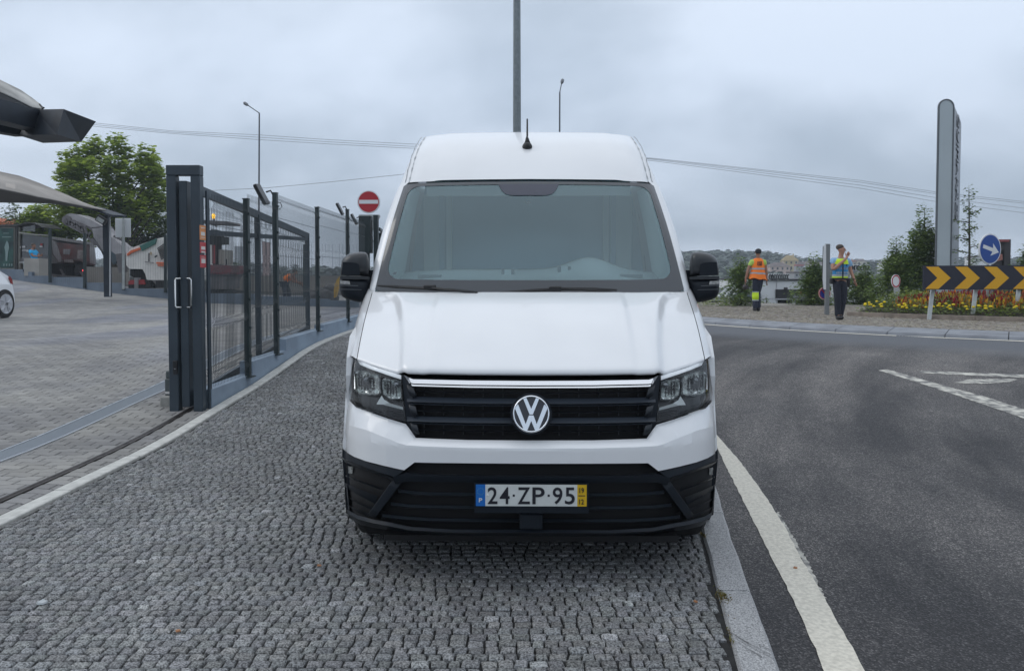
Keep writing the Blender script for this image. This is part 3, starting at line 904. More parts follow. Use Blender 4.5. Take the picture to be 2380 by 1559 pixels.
# ---- grille
gr = empty('grille', (0, 0, 0)); gr.parent = van
def gp(name, *a, **k):
    r_ = vband(name, *a, **k)
    for o in r_: o.parent = gr
    return r_
gp('grille_back', [(945, 876), (1000, 879), (1100, 880), (UC, 881)], [(966, 1016), (1010, 1019), (1100, 1021), (UC, 1022)], m_deep, (.085, .085), rows=6)
gp('surround', [(933.5, 869), (944, 877), (955, 885)], [(944.5, 984), (955, 1000), (969, 1014)], m_black, (.012, .035), sym='pair', rows=8)
for (t0, b0, t1, b1) in ((901, 925, 895, 919), (948, 970, 941, 963), (994, 1014, 984, 1006)):
    gp('surround_block', [(944 + (t0 - 885) * .085, t1 - 1), (957 + (t0 - 885) * .085, t1 + 3), (960 + (t0 - 885) * .085, t1 + 4)], [(947 + (b0 - 885) * .085, b1 - 1), (960 + (b0 - 885) * .085, b1 + 3), (963 + (b0 - 885) * .085, b1 + 4)], m_black2, (.006, .012), sym='pair', rows=3, thick=.02)
def slat(name, vc, h, m, offs, uL, parent_fn=gp, rows=4, droop=5.5):
    T = [(uL, vc - droop), (1000, vc - 3.2), (1100, vc - 1.0), (UC, vc)]
    parent_fn(name, T, [(u, v + h) for u, v in T], m, offs, rows=rows)
for v_ in (912, 957, 1001): slat('thin_slat', v_, 2.4, m_black2, (.045, .02), 959)
m_slat = mat('charcoal slat', (.026, .034, .046), .36)
for v_ in (926, 971):
    slat('slat', v_, 12.5, m_slat, (.035, .004), 945)
    slat('slat_lip', v_ + 13.5, 4.2, m_slat, (.03, .004), 955)
for k, uu in enumerate((985, 1030, 1076, 1122, 1168)):
    for v0, v1 in ((903, 910), (915, 925), (946, 955), (960, 969), (990, 999), (1004, 1013)):
        f_ = (UC - uu) / 250 * 5
        v_, fq = band([(uu - .8, v0 - f_), (uu + .8, v0 - f_)], [(uu - .8, v1 - f_), (uu + .8, v1 - f_)], 2, 1, (.05, .05), centre=False, thick=.02)
        vpart('grille_pin', v_, fq, m_black2, mirror=True, parent=gr)
# chrome strip above the grille
T = [(950, 877.5), (960, 881), (1090, 884), (UC, 885)]
B = [(957, 896.5), (962, 897), (1090, 900.5), (UC, 901.5)]
M1 = [tuple(a + (b - a) * .62 for a, b in zip(p, q)) for p, q in zip(T, B)]
M2 = [tuple(a + (b - a) * .72 for a, b in zip(p, q)) for p, q in zip(T, B)]
gp('chrome_strip', T, M1, m_satin, (.000, -.010), rows=5)
gp('chrome_strip', M2, B, m_satin, (-.006, -.012), rows=4)
gp('chrome_strip_groove', M1, M2, m_black, (.004, .004), rows=2)
gp('chrome_strip_end', [(938, 871), (944, 874), (950, 877.5)], [(947, 885), (951, 890), (957, 896.5)], m_satin, (.012, .0), sym='pair', rows=3)
# ---- badge
ec = fas(1235.5, 961.5, -.012); ec.x = 0
badge = empty('emblem', ec); badge.parent = van
tiltM = Matrix.Translation(ec) @ Matrix.Rotation(R(-9), 4, 'X')
ER = .0895
def bpart(name, poly2d, m, z0, z1, smooth=False):
    mb = MB(); n = len(poly2d)
    f = [Vector((x * ER, 0, y * ER)) for x, y in poly2d]
    mb.prism([p + Vector((0, -z0, 0)) for p in f], Vector((0, z0 - z1, 0)))
    vs = [tiltM @ v for v in mb.v]
    o = vpart(name, [v - ec for v in vs], mb.f, m, smooth=smooth, parent=badge)[0]; return o
disc = [(math.cos(a) * 1.10, math.sin(a) * 1.10) for a in [2 * math.pi * k / 40 for k in range(40)]]
bpart('emblem_seat', disc, m_black, -.03, .004)
bpart('emblem_disc', [(x * .87, y * .87) for x, y in disc], mat('emblem dark field', (.025, .026, .034), .14, coat=.4), 0, .010)
# ring (lathed)
mb = MB(); vs = []; prof = [(.86, .008), (.88, .018), (.93, .021), (.97, .017), (1.0, .006), (1.0, 0)]
nn = 56
for r_, d_ in prof:
    for k in range(nn):
        a = 2 * math.pi * k / nn; vs.append(Vector((r_ * ER * math.cos(a), -d_, r_ * ER * math.sin(a))))
fs = [(i * nn + k, i * nn + (k + 1) % nn, (i + 1) * nn + (k + 1) % nn, (i + 1) * nn + k) for i in range(len(prof) - 1) for k in range(nn)]
vpart('emblem_ring', [tiltM @ v - ec for v in vs], fs, m_chrome, smooth=True, parent=badge)
def stroke(pts):
    return pts
V_ = [(-.42, .80), (-.25, .84), (0, .27), (.25, .84), (.42, .80), (.085, -.02), (-.085, -.02)]
Wl = [(-.86, .30), (-.69, .50), (-.29, -.53), (-.12, -.07), (.12, -.07), (.29, -.53), (.69, .50), (.86, .30), (.37, -.86), (.21, -.86), (0, -.36), (-.21, -.86), (-.37, -.86)]
bpart('emblem_letter', V_, m_chrome, .006, .019)
bpart('emblem_letter', Wl, m_chrome, .006, .019)
# ---- headlights
hl = []
for s in (-1, 1):
    h_ = empty('headlight', (0, 0, 0)); h_.parent = van; hl.append(h_)
OUT_T = [(811, 838), (818, 831), (830, 837), (862, 849.5), (896, 860), (932, 871)]
OUT_B = [(809, 905), (815, 931), (829, 945), (863, 957), (904, 971), (943, 981)]
v_, f_ = band(OUT_T, OUT_B, 8, 3, (.07, .07), centre=False)
vpart('housing', v_, f_, mat('lamp housing', (.012, .013, .015), .25), mirror=True, parent=hl)
v_, f_ = band(OUT_T, OUT_B, 10, 4, (.004, .006), centre=False)
vpart('lens', v_, f_, m_cglass, mirror=True, smooth=True, parent=hl)
v_, f_ = band([(831, 838), (862, 850.5), (896, 861.5), (932, 872)], [(836, 847), (862, 858), (896, 870), (932, 882)], 4, 3, (.022, .012), centre=False, thick=.01)
vpart('light_strip', v_, f_, mat('daylight strip', (.82, .84, .86), .3, .15), mirror=True, parent=hl)
m_refl = mat('lamp reflector', (.86, .89, .88), .22, .75)
m_refl2 = mat('lamp bezel', (.55, .57, .58), .2, 1.0)
def polyring(P, w, off0, off1, nm, m):
    """bezel: band between polygon and its shrunken copy"""
    c = (sum(p[0] for p in P) / len(P), sum(p[1] for p in P) / len(P))
    Q = [(c[0] + (p[0] - c[0]) * (1 - w), c[1] + (p[1] - c[1]) * (1 - w)) for p in P]
    n = len(P); vs = [fas(*p, off0) for p in P] + [fas(*q, off1) for q in Q]
    fs = [(i, (i + 1) % n, (i + 1) % n + n, i + n) for i in range(n)]
    vpart(nm, vs, fs, m, mirror=True, parent=hl); return Q, c
def reflector(P, deep, bulb):
    Q, c = polyring(P, .09, .028, .034, 'bezel', m_refl2)
    # fluted bowl: concentric rings with vertical flutes
    nr, na = 6, 36; vs = []; fs = []
    def edge(a):
        best = None
        dx_, dy_ = math.cos(a), math.sin(a)
        for i in range(len(Q)):
            (x1, y1), (x2, y2) = Q[i], Q[(i + 1) % len(Q)]
            den = dx_ * (y2 - y1) - dy_ * (x2 - x1)
            if abs(den) < 1e-9: continue
            t = ((x1 - c[0]) * (y2 - y1) - (y1 - c[1]) * (x2 - x1)) / den
            s_ = ((x1 - c[0]) * dy_ - (y1 - c[1]) * dx_) / den
            if t > 0 and -1e-6 <= s_ <= 1 + 1e-6: best = t if best is None else min(best, t)
        return best or 5
    for i in range(nr + 1):
        f = i / nr
        for k in range(na):
            a = 2 * math.pi * k / na; e_ = edge(a)
            u = c[0] + math.cos(a) * e_ * (1 - f * .82); v = c[1] + math.sin(a) * e_ * (1 - f * .82)
            off = .034 + deep * math.sqrt(f) + .015 * math.sin(u * .95) * (1 - f * .4) * (1 if i else 0) + .004 * math.cos(v * .8) * (1 if i else 0)
            vs.append(fas(u, v, off))
    vs.append(fas(c[0], c[1], .034 + deep))
    for i in range(nr):
        for k in range(na): fs.append((i * na + k, i * na + (k + 1) % na, (i + 1) * na + (k + 1) % na, (i + 1) * na + k))
    for k in range(na): fs.append((nr * na + k, nr * na + (k + 1) % na, len(vs) - 1))
    vpart('reflector', vs, fs, m_refl, mirror=True, parent=hl)
    # bulb holder
    p = fas(bulb[0], bulb[1], .03 + deep * .4); mb = MB(); mb.lathe([(.004, -.03), (.014, -.026), (.017, 0), (.017, .03)], p, 12, 'Y')
    vpart('bulb', mb.v, mb.f, mat('bulb cap', (.2, .21, .22), .15, .8), mirror=True, parent=hl)
reflector([(820.5, 867), (829, 858.5), (842, 858), (884, 871), (885.5, 915), (877, 920), (836, 917), (823, 904)], .05, (853, 882))
reflector([(887.5, 882), (896, 878), (931, 884), (934, 928.5), (905, 927), (890, 916)], .045, (923, 893))
vs = [fas(887, 919, .03), fas(879, 931, .03), (fas(875, 939, .03)), fas(890, 940, .03), fas(937, 952, .035), fas(936, 945.5, .03), fas(905, 936, .03), fas(892, 928, .03)]
vpart('trim_piece', vs, [tuple(range(8))], mat('lamp silver trim', (.62, .66, .66), .4, .3), mirror=True, parent=hl)
for k in range(6):
    a = (893 + k * 1.5, 951 + k * 4.2); b = (938 + k * .6, 958.5 + k * 3.4)
    v_, f_ = band([a, b], [(a[0], a[1] + 1.1), (b[0], b[1] + 1.1)], 2, 4, (.026, .032), centre=False)
    vpart('lamp_rib', v_, f_, mat('lamp rib', (.09, .07, .075), .3), mirror=True, parent=hl)
v_, f_ = band([(812, 930), (830, 943), (870, 956)], [(813, 933.5), (831, 946), (870, 959)], 3, 4, (.03, .035), centre=False)
vpart('lamp_rib', v_, f_, m_black2, mirror=True, parent=hl)

# ---- bonnet
bf = [vat(830, 834, .44), vat(862.6, 846.5, .34), vat(896, 857, .265), vat(932, 868, .20), vat(947.5, 874, .165), vat(1000, 876.5, .14), vat(1090, 878.5, .12), vat(UC, 879.5, .11)]
br = [vat(866, 677.5, 1.15), vat(878, 678.5, 1.125), vat(900, 679, 1.10), vat(940, 679.5, 1.06), vat(970, 680, 1.04), vat(1020, 680.3, 1.0), vat(1110, 680.6, .965), vat(UC + 1, 680.8, .95)]
for P in (bf, br): P[-1].x = 0
def lerp_curve(P, s):
    s = min(max(s, 0), 1) * (len(P) - 1); i = min(int(s), len(P) - 2); return P[i].lerp(P[i + 1], s - i)
def arc_param(P):
    ln = [0]
    for a, b in zip(P, P[1:]): ln.append(ln[-1] + abs(b.x - a.x))
    return [l / ln[-1] for l in ln]
af, ar_ = arc_param(bf), arc_param(br)
def byparam(P, A, s):
    for i in range(len(A) - 1):
        if s <= A[i + 1] or i == len(A) - 2:
            return P[i].lerp(P[i + 1], (s - A[i]) / (A[i + 1] - A[i]))
def creasepos(t):   # 0 rear .. 1 front, distance from centre as share of half width
    return interp([(0, 1.2), (.035, .99), (.07, .90), (.13, .845), (.25, .805), (.5, .765), (.8, .725), (1, .712)], t)
def bonnet_pt(s, t):
    c = 1 - s
    a = byparam(br, ar_, s); b = byparam(bf, af, s)
    p = a.lerp(b, t)
    side = c ** 3
    p.z += .058 * math.sin(math.pi * min(1, t) ** 1.15) + .0
    p.z -= .030 * math.sin(math.pi * t) * side
    cp = creasepos(t)
    lift = .030 * (1 - sm(cp - .028, cp + .022, c)) * sm(0.0, .10, t) * (1 - sm(.985, 1.0, t) * .3)
    lift += .010 * (1 - sm(.54, .58, c)) * sm(.02, .3, t) * (1 - .6 * sm(.6, 1, t))
    p.z += lift
    return p
NS, NTt = 90, 50
vs = [bonnet_pt(j / NS, i / NTt) for i in range(NTt + 1) for j in range(NS + 1)]
# rolled front lip
for j in range(NS + 1):
    p = bonnet_pt(j / NS, 1); vs.append(p + Vector((0, .006, -.010)))
for j in range(NS + 1):
    p = bonnet_pt(j / NS, 1); vs.append(p + Vector((0, .04, -.016)))
vv, ff = whole(vs, grid_faces(NTt + 3, NS + 1))
o = vpart('bonnet', vv, ff, m_white, smooth=True)[0]; weld(o)
# dark gap under the bonnet edge
gp('bonnet_gap', [(947, 874), (1000, 877), (1090, 879), (UC, 880)], [(952, 881), (1000, 884), (1090, 887), (UC, 888)], m_deep, (.06, .04), rows=3)
v_, f_ = band([(818, 828), (830, 834), (862, 846), (896, 857), (932, 868), (947, 874)], [(818, 834), (830, 840), (862, 852), (896, 863), (932, 874), (950, 881)], 3, 3, (.05, .03), centre=False)
vpart('bonnet_gap', v_, f_, m_deep, mirror=True)
# ---- fender
xs_tab = [(.3, .985), (.9, 1.0), (1.1, 1.012), (1.3, 1.022), (1.42, 1.024), (1.55, 1.015), (1.8, .985), (2.03, .948), (2.2, .908), (2.32, .885), (2.42, .862), (2.50, .845), (2.56, .835), (2.62, .812)]
def XS(z): return interp(xs_tab, z)
rows = []
NF = 26
for i in range(NF + 1):
    t = i / NF
    e_ = bonnet_pt(0, t).copy(); e_.x -= .004 * 1
    s_u = interp([(0, 858), (.25, 843), (.55, 828), (.8, 820), (1, 815.5)], t); s_v = interp([(0, 671), (.25, 712), (.55, 758), (.8, 795), (1, 829)], t)
    s_y = interp([(0, 1.42), (.5, 1.02), (1, .66)], t)
    S = vat(s_u, s_v, s_y)
    m1 = e_.lerp(S, .35) + Vector((-.010, -.012, .012)); m2 = e_.lerp(S, .72) + Vector((-.014, -.012, .010))
    back1 = Vector((-1.022, s_y + .12, S.z - .05)); back2 = Vector((-1.022, s_y + .3, S.z - .16))
    rows.append([e_, m1, m2, S, back1, back2])
vs = [p for r_ in rows for p in r_]
vpart('fender', vs, grid_faces(NF + 1, 6), m_white, mirror=True, smooth=True)
vs = []; 
for i in range(NF + 1):
    e_ = bonnet_pt(0, i / NF); vs += [e_ + Vector((.001, 0, -.006)), e_ + Vector((-.007, 0, -.006)), ]
vpart('panel_gap', vs, grid_faces(NF + 1, 2), m_deep, mirror=True)
# fender side below, from the bumper back over the wheel
def arch_side():
    pts = []
    y0 = .60
    pts += [(.64, .66), (y0, .95), (.62, 1.05), (.70, 1.16), (1.2, 1.30), (1.75, 1.42), (5.92, 1.42), (5.92, .42), (4.64 + .44, .42)]
    for k in range(13):
        a = math.pi * k / 12; pts.append((4.64 + .43 * math.cos(a), .40 + .43 * math.sin(a)))
    pts += [(.93 + .41, .34)]
    for k in range(13):
        a = math.pi * k / 12; pts.append((.93 + .40 * math.cos(a), .40 + .43 * math.sin(a))) if k < 10 else None
    return pts
P = arch_side()
mb = MB(); mb.prism([Vector((-1.012, y, z)) for y, z in P], Vector((.03, 0, 0)))
vpart('side_panel', mb.v, mb.f, m_white, mirror=True)
mb = MB(); mb.prism([Vector((-.985, y, z)) for y, z in [(.50, .26), (.50, .555), (.64, .60), (.575, .45), (.575, .26)]], Vector((.03, 0, 0)))
vpart('corner_side', mb.v, mb.f, m_black, mirror=True)
mb = MB(); mb.prism([Vector((-1.016, y, z)) for y, z in [(1.45, .25), (1.45, .46), (4.2, .46), (4.2, .25)]], Vector((.04, 0, 0)))
vpart('side_moulding', mb.v, mb.f, m_black, mirror=True)
# ---- windscreen
wb = [vat(871, 676, 1.165), vat(885, 679, 1.145), vat(905, 681, 1.12), (vat(950, 683, 1.08)), vat(1000, 684, 1.045), vat(1100, 685, 1.0), vat(UC, 685.5, .985)]
wt = [vat(938.5, 432.5, 1.735), vat(946, 429.5, 1.715), vat(960, 428, 1.695), vat(985, 427, 1.672), vat(1030, 425.5, 1.645), vat(1120, 423.5, 1.60), vat(UC - 8, 422.5, 1.585)]
for P in (wb, wt): P[-1].x = 0
ab, at_ = arc_param(wb), arc_param(wt)
def WS(s, t, off=0.0):
    """s -1..1 across, t 0..1 up"""
    c = 1 - abs(s)
    p = byparam(wb, ab, c).lerp(byparam(wt, at_, c), t)
    b = math.sin(math.pi * min(max(t, 0), 1))
    p = p + Vector((0, -.030 * b, .018 * b)) + Vector((0, -1, .62)).normalized() * off
    if s > 0: p.x = -p.x
    return p
NX, NZ = 40, 24
vs = [WS(-1 + 2 * j / NX, i / NZ) for i in range(NZ + 1) for j in range(NX + 1)]
ws = vpart('windscreen', vs, grid_faces(NZ + 1, NX + 1), m_wglass, smooth=True)[0]
def rrect(x0, x1, y0, y1, rx, ry, n=10, tilt=0):
    P = []
    for cx_, cy_, a0 in ((x1 - rx, y1 - ry, 0), (x0 + rx, y1 - ry, 90), (x0 + rx, y0 + ry, 180), (x1 - rx, y0 + ry, 270)):
        for k in range(n + 1):
            a = R(a0 + 90 * k / n); P.append((cx_ + rx * math.cos(a), cy_ + ry * math.sin(a)))
    return P
def densify(P, n):
    o = []
    for i in range(len(P)):
        a, b = P[i], P[(i + 1) % len(P)]
        k = max(1, int(math.dist(a, b) / n))
        for q in range(k): o.append((a[0] + (b[0] - a[0]) * q / k, a[1] + (b[1] - a[1]) * q / k))
    return o
innr = densify(rrect(-.943, .943, .108, .968, .085, .10), .05)
outr = []
for x, y in innr:
    # project outwards on to the outline of the pane
    dx_, dy_ = x, y - .52
    k = min(1.0 / max(1e-6, abs(dx_)), (.48 if dy_ > 0 else .52) / max(1e-6, abs(dy_)))
    ex = max(-1, min(1, dx_ * k)); ey = .52 + dy_ * k
    outr.append((ex, min(1, max(0, ey))))
n = len(innr); vs = []; fs = []
for q in range(5):
    for a, b in zip(innr, outr):
        f = q / 4; vs.append(WS(a[0] + (b[0] - a[0]) * f, a[1] + (b[1] - a[1]) * f, .003))
for q in range(4):
    for k in range(n): fs.append((q * n + k, q * n + (k + 1) % n, (q + 1) * n + (k + 1) % n, (q + 1) * n + k))
m_frit = mat('glass black border', (.040, .048, .058), .14, coat=.4)
vpart('windscreen_border', vs, fs, m_frit, smooth=True, parent=ws)
# sensor window at the top centre and the small mount below it
def wspatch(P, nm, m, off, parent=ws):
    """polygon given in (s,t), fanned in strips"""
    c = (sum(p[0] for p in P) / len(P), sum(p[1] for p in P) / len(P)); Pd = densify(P, .03)
    vs = [WS(*c, off)]
    for q in range(1, 4):
        vs += [WS(c[0] + (p[0] - c[0]) * q / 3, c[1] + (p[1] - c[1]) * q / 3, off) for p in Pd]
    n = len(Pd); fs = [(0, 1 + k, 1 + (k + 1) % n) for k in range(n)]
    for q in range(2):
        for k in range(n): fs.append((1 + q * n + k, 1 + q * n + (k + 1) % n, 1 + (q + 1) * n + (k + 1) % n, 1 + (q + 1) * n + k))
    return vpart(nm, vs, fs, m, smooth=True, parent=parent)
wspatch([(-.235, .972), (-.205, .90), (-.175, .865), (-.13, .850), (.13, .850), (.175, .865), (.205, .90), (.235, .972)], 'sensor_panel', mat('sensor panel tint', (.045, .050, .075), .2), .004)
wspatch([(.025 * math.cos(2 * math.pi * k / 12), .783 + .014 * math.sin(2 * math.pi * k / 12)) for k in range(12)], 'mirror_mount', m_rubber, -.004)
wspatch([(-.905, .145), (-.88, .145), (-.878, .165), (-.90, .165)], 'glass_stamp', m_rubber, -.002)
wspatch([(-.93, .118), (-.895, .118), (-.895, .135), (-.925, .135)], 'glass_stamp', m_rubber, -.002)
# cowl under the glass
vs = []
for q in range(NX + 1):
    s_ = -1 + 2 * q / NX; p = WS(s_, 0); vs += [p + Vector((0, .02, .004)), p + Vector((0, -.02, -.012)), p + Vector((0, -.09, -.05))]
vpart('cowl', vs, [(3 * q + e_, 3 * q + 3 + e_, 3 * q + 4 + e_, 3 * q + 1 + e_) for q in range(NX) for e_ in (0, 1)], m_black, smooth=False)
# ---- roof front and roof
crest = [vat(989, 319, 2.46), vat(1000, 316, 2.44), vat(1020, 313.5, 2.42), vat(1060, 311.5, 2.41), vat(1130, 310, 2.40), vat(UC - 11, 309, 2.40)]
r0 = [vat(951, 425, 1.755), vat(962, 423.5, 1.72), vat(985, 422.5, 1.70), vat(1030, 421, 1.665), vat(1120, 419.5, 1.62), vat(UC - 8, 418.5, 1.60)]
for P in (crest, r0): P[-1].x = 0
rows = []
NRf = 16
for i in range(NRf + 1):
    t = i / NRf; r_ = []
    for k in range(len(r0)):
        a, b = r0[k], crest[k]; p = a.lerp(b, t)
        bl = math.sin(math.pi * t) * (.072 if k > 1 else .060)
        p += Vector((0, -bl * .75, bl * .62))
        r_.append(p)
    rows.append(r_)
def curve_row(P, n):
    o = []
    for i in range(len(P) - 1):
        p0, p1, p2, p3 = P[max(i - 1, 0)], P[i], P[i + 1], P[min(i + 2, len(P) - 1)]
        for q in range(n):
            f = q / n
            o.append(.5 * ((2 * p1) + (-p0 + p2) * f + (2 * p0 - 5 * p1 + 4 * p2 - p3) * f * f + (-p0 + 3 * p1 - 3 * p2 + p3) * f**3))
    o.append(P[-1]); return o
hi = rows[-1]
for dy_, dz_ in ((.12, .014), (.3, .022), (.8, .03), (1.8, .03), (3.4, .01), (3.48, -.05)):
    rows.append([Vector((p.x, p.y + dy_, p.z + dz_)) for p in hi])
rr2 = []
for r_ in rows:
    c = curve_row(r_, 5)
    for p in c:
        ax = abs(p.x)
        # shallow pressed ridges in the roof panel
        p.z += .006 * sm(.66, .60, ax) ; 
    rr2.append(c)
nc = len(rr2[0])
vv, ff = whole([p for r_ in rr2 for p in r_], grid_faces(len(rr2), nc))
roof = vpart('roof', vv, ff, m_white, smooth=True)[0]; weld(roof)
# scratch-like sealant seam along both roof gutters
def seam_pt(t):
    return rows[int(round(t * NRf))][0]
m_seam = mat('worn sealant', (.30, .32, .33), .7, var=.6, vscale=35, col2=(.62, .64, .65))
m_seamd = mat('dark sealant line', (.16, .17, .18), .8, var=.5, vscale=50, col2=(.5, .52, .53))  # darker mottled grey for the outer seam line
vs1 = []; vs2 = []
for i in range(NRf + 1):
    p = rows[i][0]; nrm = Vector((0, -.75, .66)) * (1 - i / NRf) + Vector((0, -.2, .98)) * (i / NRf); nrm.normalize()
    w = .004 + .003 * math.sin(i * 2.3)
    vs1 += [p + Vector((w, 0, 0)) + nrm * .004, p + Vector((-w, 0, 0)) + nrm * .004]
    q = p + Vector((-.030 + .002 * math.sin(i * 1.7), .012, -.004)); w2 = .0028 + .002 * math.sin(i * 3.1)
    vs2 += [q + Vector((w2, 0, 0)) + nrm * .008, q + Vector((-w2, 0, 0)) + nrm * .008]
vpart('roof_seam', vs1, grid_faces(NRf + 1, 2), m_seam, mirror=True)
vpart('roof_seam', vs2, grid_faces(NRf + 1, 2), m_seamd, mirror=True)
# ---- upper side: A pillar, shoulder and side wall in one skin per side
def Gz(z):   # forward edge of the side skin at height z
    zb, zt = WS(-1, 0).z, WS(-1, 1).z
    if z <= zb: return WS(-1, 0) + Vector((0, 0, z - zb))
    if z <= zt - .001:
        lo, hi_ = 0, 1
        for _ in range(20):
            m_ = (lo + hi_) / 2
            if WS(-1, m_).z < z: lo = m_
            else: hi_ = m_
        return WS(-1, lo)
    for a, b in zip([r_[0] for r_ in rows[:NRf + 1]], [r_[0] for r_ in rows[1:NRf + 1]]):
        if a.z <= z <= b.z: return a.lerp(b, (z - a.z) / (b.z - a.z))
    return rows[NRf][0] if z > rows[NRf][0].z else rows[0][0]
ztop = rows[NRf][0].z
zl = [1.36, 1.42, 1.5, 1.6, 1.7, 1.8, 1.9, 2.0, 2.06, WS(-1, 1).z - .01, rows[0][0].z + .01] + [rows[i][0].z for i in range(1, NRf, 2)] + [rows[NRf][0].z - .012]
zl = sorted(set(zl))
vs = []
for z in zl:
    g = Gz(z); xs_ = -XS(z)
    wid = g.x - xs_
    r_ = [g + Vector((0.0, .0, 0)), g + Vector((-wid * .32, .012, .004)), g + Vector((-wid * .68, .05, .0)), Vector((xs_ + wid * .06, g.y + .12, z - .004)), Vector((xs_, g.y + .24, z - .01)),
          Vector((xs_, max(g.y + .4, 2.4), z)), Vector((xs_, 3.4, z)), Vector((xs_, 4.6, z)), Vector((xs_, 5.92, z))]
    vs += r_
# closing edge over to the roof
hx = rows[NRf][0]
vs += [hx.copy(), hx + Vector((-.004, .01, .0)), hx + Vector((-.008, .03, .0)), hx + Vector((-.01, .06, .004)), hx + Vector((-.012, .1, .01)), Vector((hx.x - .005, max(hx.y + .2, 2.6), hx.z + .02)), Vector((hx.x, 3.4, hx.z + .028)), Vector((hx.x, 4.6, hx.z + .028)), Vector((hx.x, 5.90, hx.z + .0))]
sf = [f for f in grid_faces(len(zl) + 1, 9) if not (f[0] % 9 == 4 and f[0] // 9 < len(zl) - 1 and zl[f[0] // 9] >= 1.49 and zl[f[0] // 9 + 1] <= 1.91)]
side = vpart('body_side', vs, sf, m_white, mirror=True, smooth=True)
# door and pillar joint lines
def line_on(ptsA, w, nm, m=m_deep):
    vs = []
    for p in ptsA: vs += [p + Vector((0, w, 0)), p - Vector((0, w, 0))]
    vpart(nm, vs, grid_faces(len(ptsA), 2), m, mirror=True)
line_on([Vector((-XS(z) - .003, 1.72 + .1 * (z - .5), z)) for z in (.48, .8, 1.1, 1.4)], .004, 'door_gap')
line_on([Vector((-XS(z) - .003, 3.0, z)) for z in (.48, 1.1, 1.4, 1.8, 2.1)], .004, 'door_gap')
# side door windows (dark glass)
for z0, z1, ya, yb in ((1.48, 1.98, 2.12, 2.92),):
    P = [(-XS(1.48) - .007, 1.44, 1.48), (-XS(z0) - .007, 2.44, z0), (-XS(z1) - .007, 2.44, z1), (-XS(z1) - .007, 1.88, z1)]
    mb = MB(); mb.prism([Vector(p) for p in P], Vector((.004, 0, 0))); vpart('door_window', mb.v, mb.f, glass_mat('door glass', (.62, .70, .68), .04), mirror=True)
mb = MB(); mb.box((0, 5.90, 1.4), (1.75, .04, 2.0)); vpart('rear_doors', mb.v, mb.f, m_white)
mb = MB(); mb.box((0, 3.5, .42), (1.9, 4.7, .06)); mb.box((0, 1.0, .40), (1.2, .9, .3)); vpart('floor_pan', mb.v, mb.f, m_deep)
# ---- interior
m_dash = mat('grey dashboard plastic', (.34, .39, .40), .7)
m_dash2 = mat('darker dashboard plastic', (.13, .145, .15), .7)
m_trim = mat('light pillar trim', (.80, .86, .84), .75)
m_bulk = mat('bulkhead panel', (.44, .60, .70), .85)
cab = empty('cabin', (0, 0, 0)); cab.parent = van
def DZ(x, f):
    hump = .085 * math.exp(-((x - .42) / .19) ** 2)
    edge = .01
    base = 1.405 + .12 * f
    return base + hump * sm(.45, .9, f) + .02 * f
vs = []; NXd = 40; NYd = 10
for i in range(NYd + 1):
    f = i / NYd
    for j in range(NXd + 1):
        s_ = -1 + 2 * j / NXd; x = s_ * .90; yf = WS(s_, .03).y + .03; yb = 1.78
        vs.append(Vector((x, yf + (yb - yf) * f, DZ(x, f) - .03 * abs(s_) ** 6)))
for j in range(NXd + 1):
    x = (-1 + 2 * j / NXd) * .9; vs.append(Vector((x, 1.80, 1.1)))
vpart('dashboard', vs, grid_faces(NYd + 2, NXd + 1), m_dash, smooth=True, parent=cab)
mb = MB()
for x in (-.14, .24):
    mb.box((x, 1.60, DZ(x, .7) + .012), (.085, .06, .05)); 
mb.box((-.66, 1.55, DZ(-.66, .6) + .004), (.15, .09, .02)); mb.box((.68, 1.55, DZ(.68, .6) + .004), (.15, .09, .02))
vpart('air_vent', mb.v, mb.f, m_dash2, parent=cab)
mb = MB(); mb.box((-.14, 1.575, DZ(-.14, .7) + .014), (.045, .02, .045)); mb.box((.24, 1.575, DZ(.24, .7) + .014), (.045, .02, .045)); vpart('air_vent_panel', mb.v, mb.f, m_dash, parent=cab)
# steering wheel
mb = MB(); ctr = Vector((.42, 1.98, 1.42)); pts = []
for k in range(33):
    a = 2 * math.pi * k / 32; pts.append(ctr + Vector((.19 * math.cos(a), .19 * math.sin(a) * .45, .19 * math.sin(a) * .9)))
mb.tube(pts, .015, 8, cap=False); mb.bar(ctr + Vector((-.18, 0, 0)), ctr + Vector((.18, 0, 0)), .05, .03)
vpart('steering_wheel', mb.v, mb.f, m_dash2, smooth=True, parent=cab)
mb = MB(); zb_l = [.6, 1.3, 1.5, 1.8, 2.03, 2.2, 2.42]; mb.prism([Vector((-(XS(z) - .035), 2.92, z)) for z in zb_l] + [Vector((XS(z) - .035, 2.92, z)) for z in zb_l[::-1]], Vector((0, .03, 0))); vpart('bulkhead', mb.v, mb.f, m_bulk, parent=cab)
mb = MB(); mb.box((0, 2.45, 2.24), (1.5, .95, .03)); vpart('headliner', mb.v, mb.f, m_bulk, parent=cab)
mb = MB(); mb.box((0, 2.3, 1.0), (1.9, 1.4, .03)); vpart('cab_floor', mb.v, mb.f, m_deep, parent=cab)
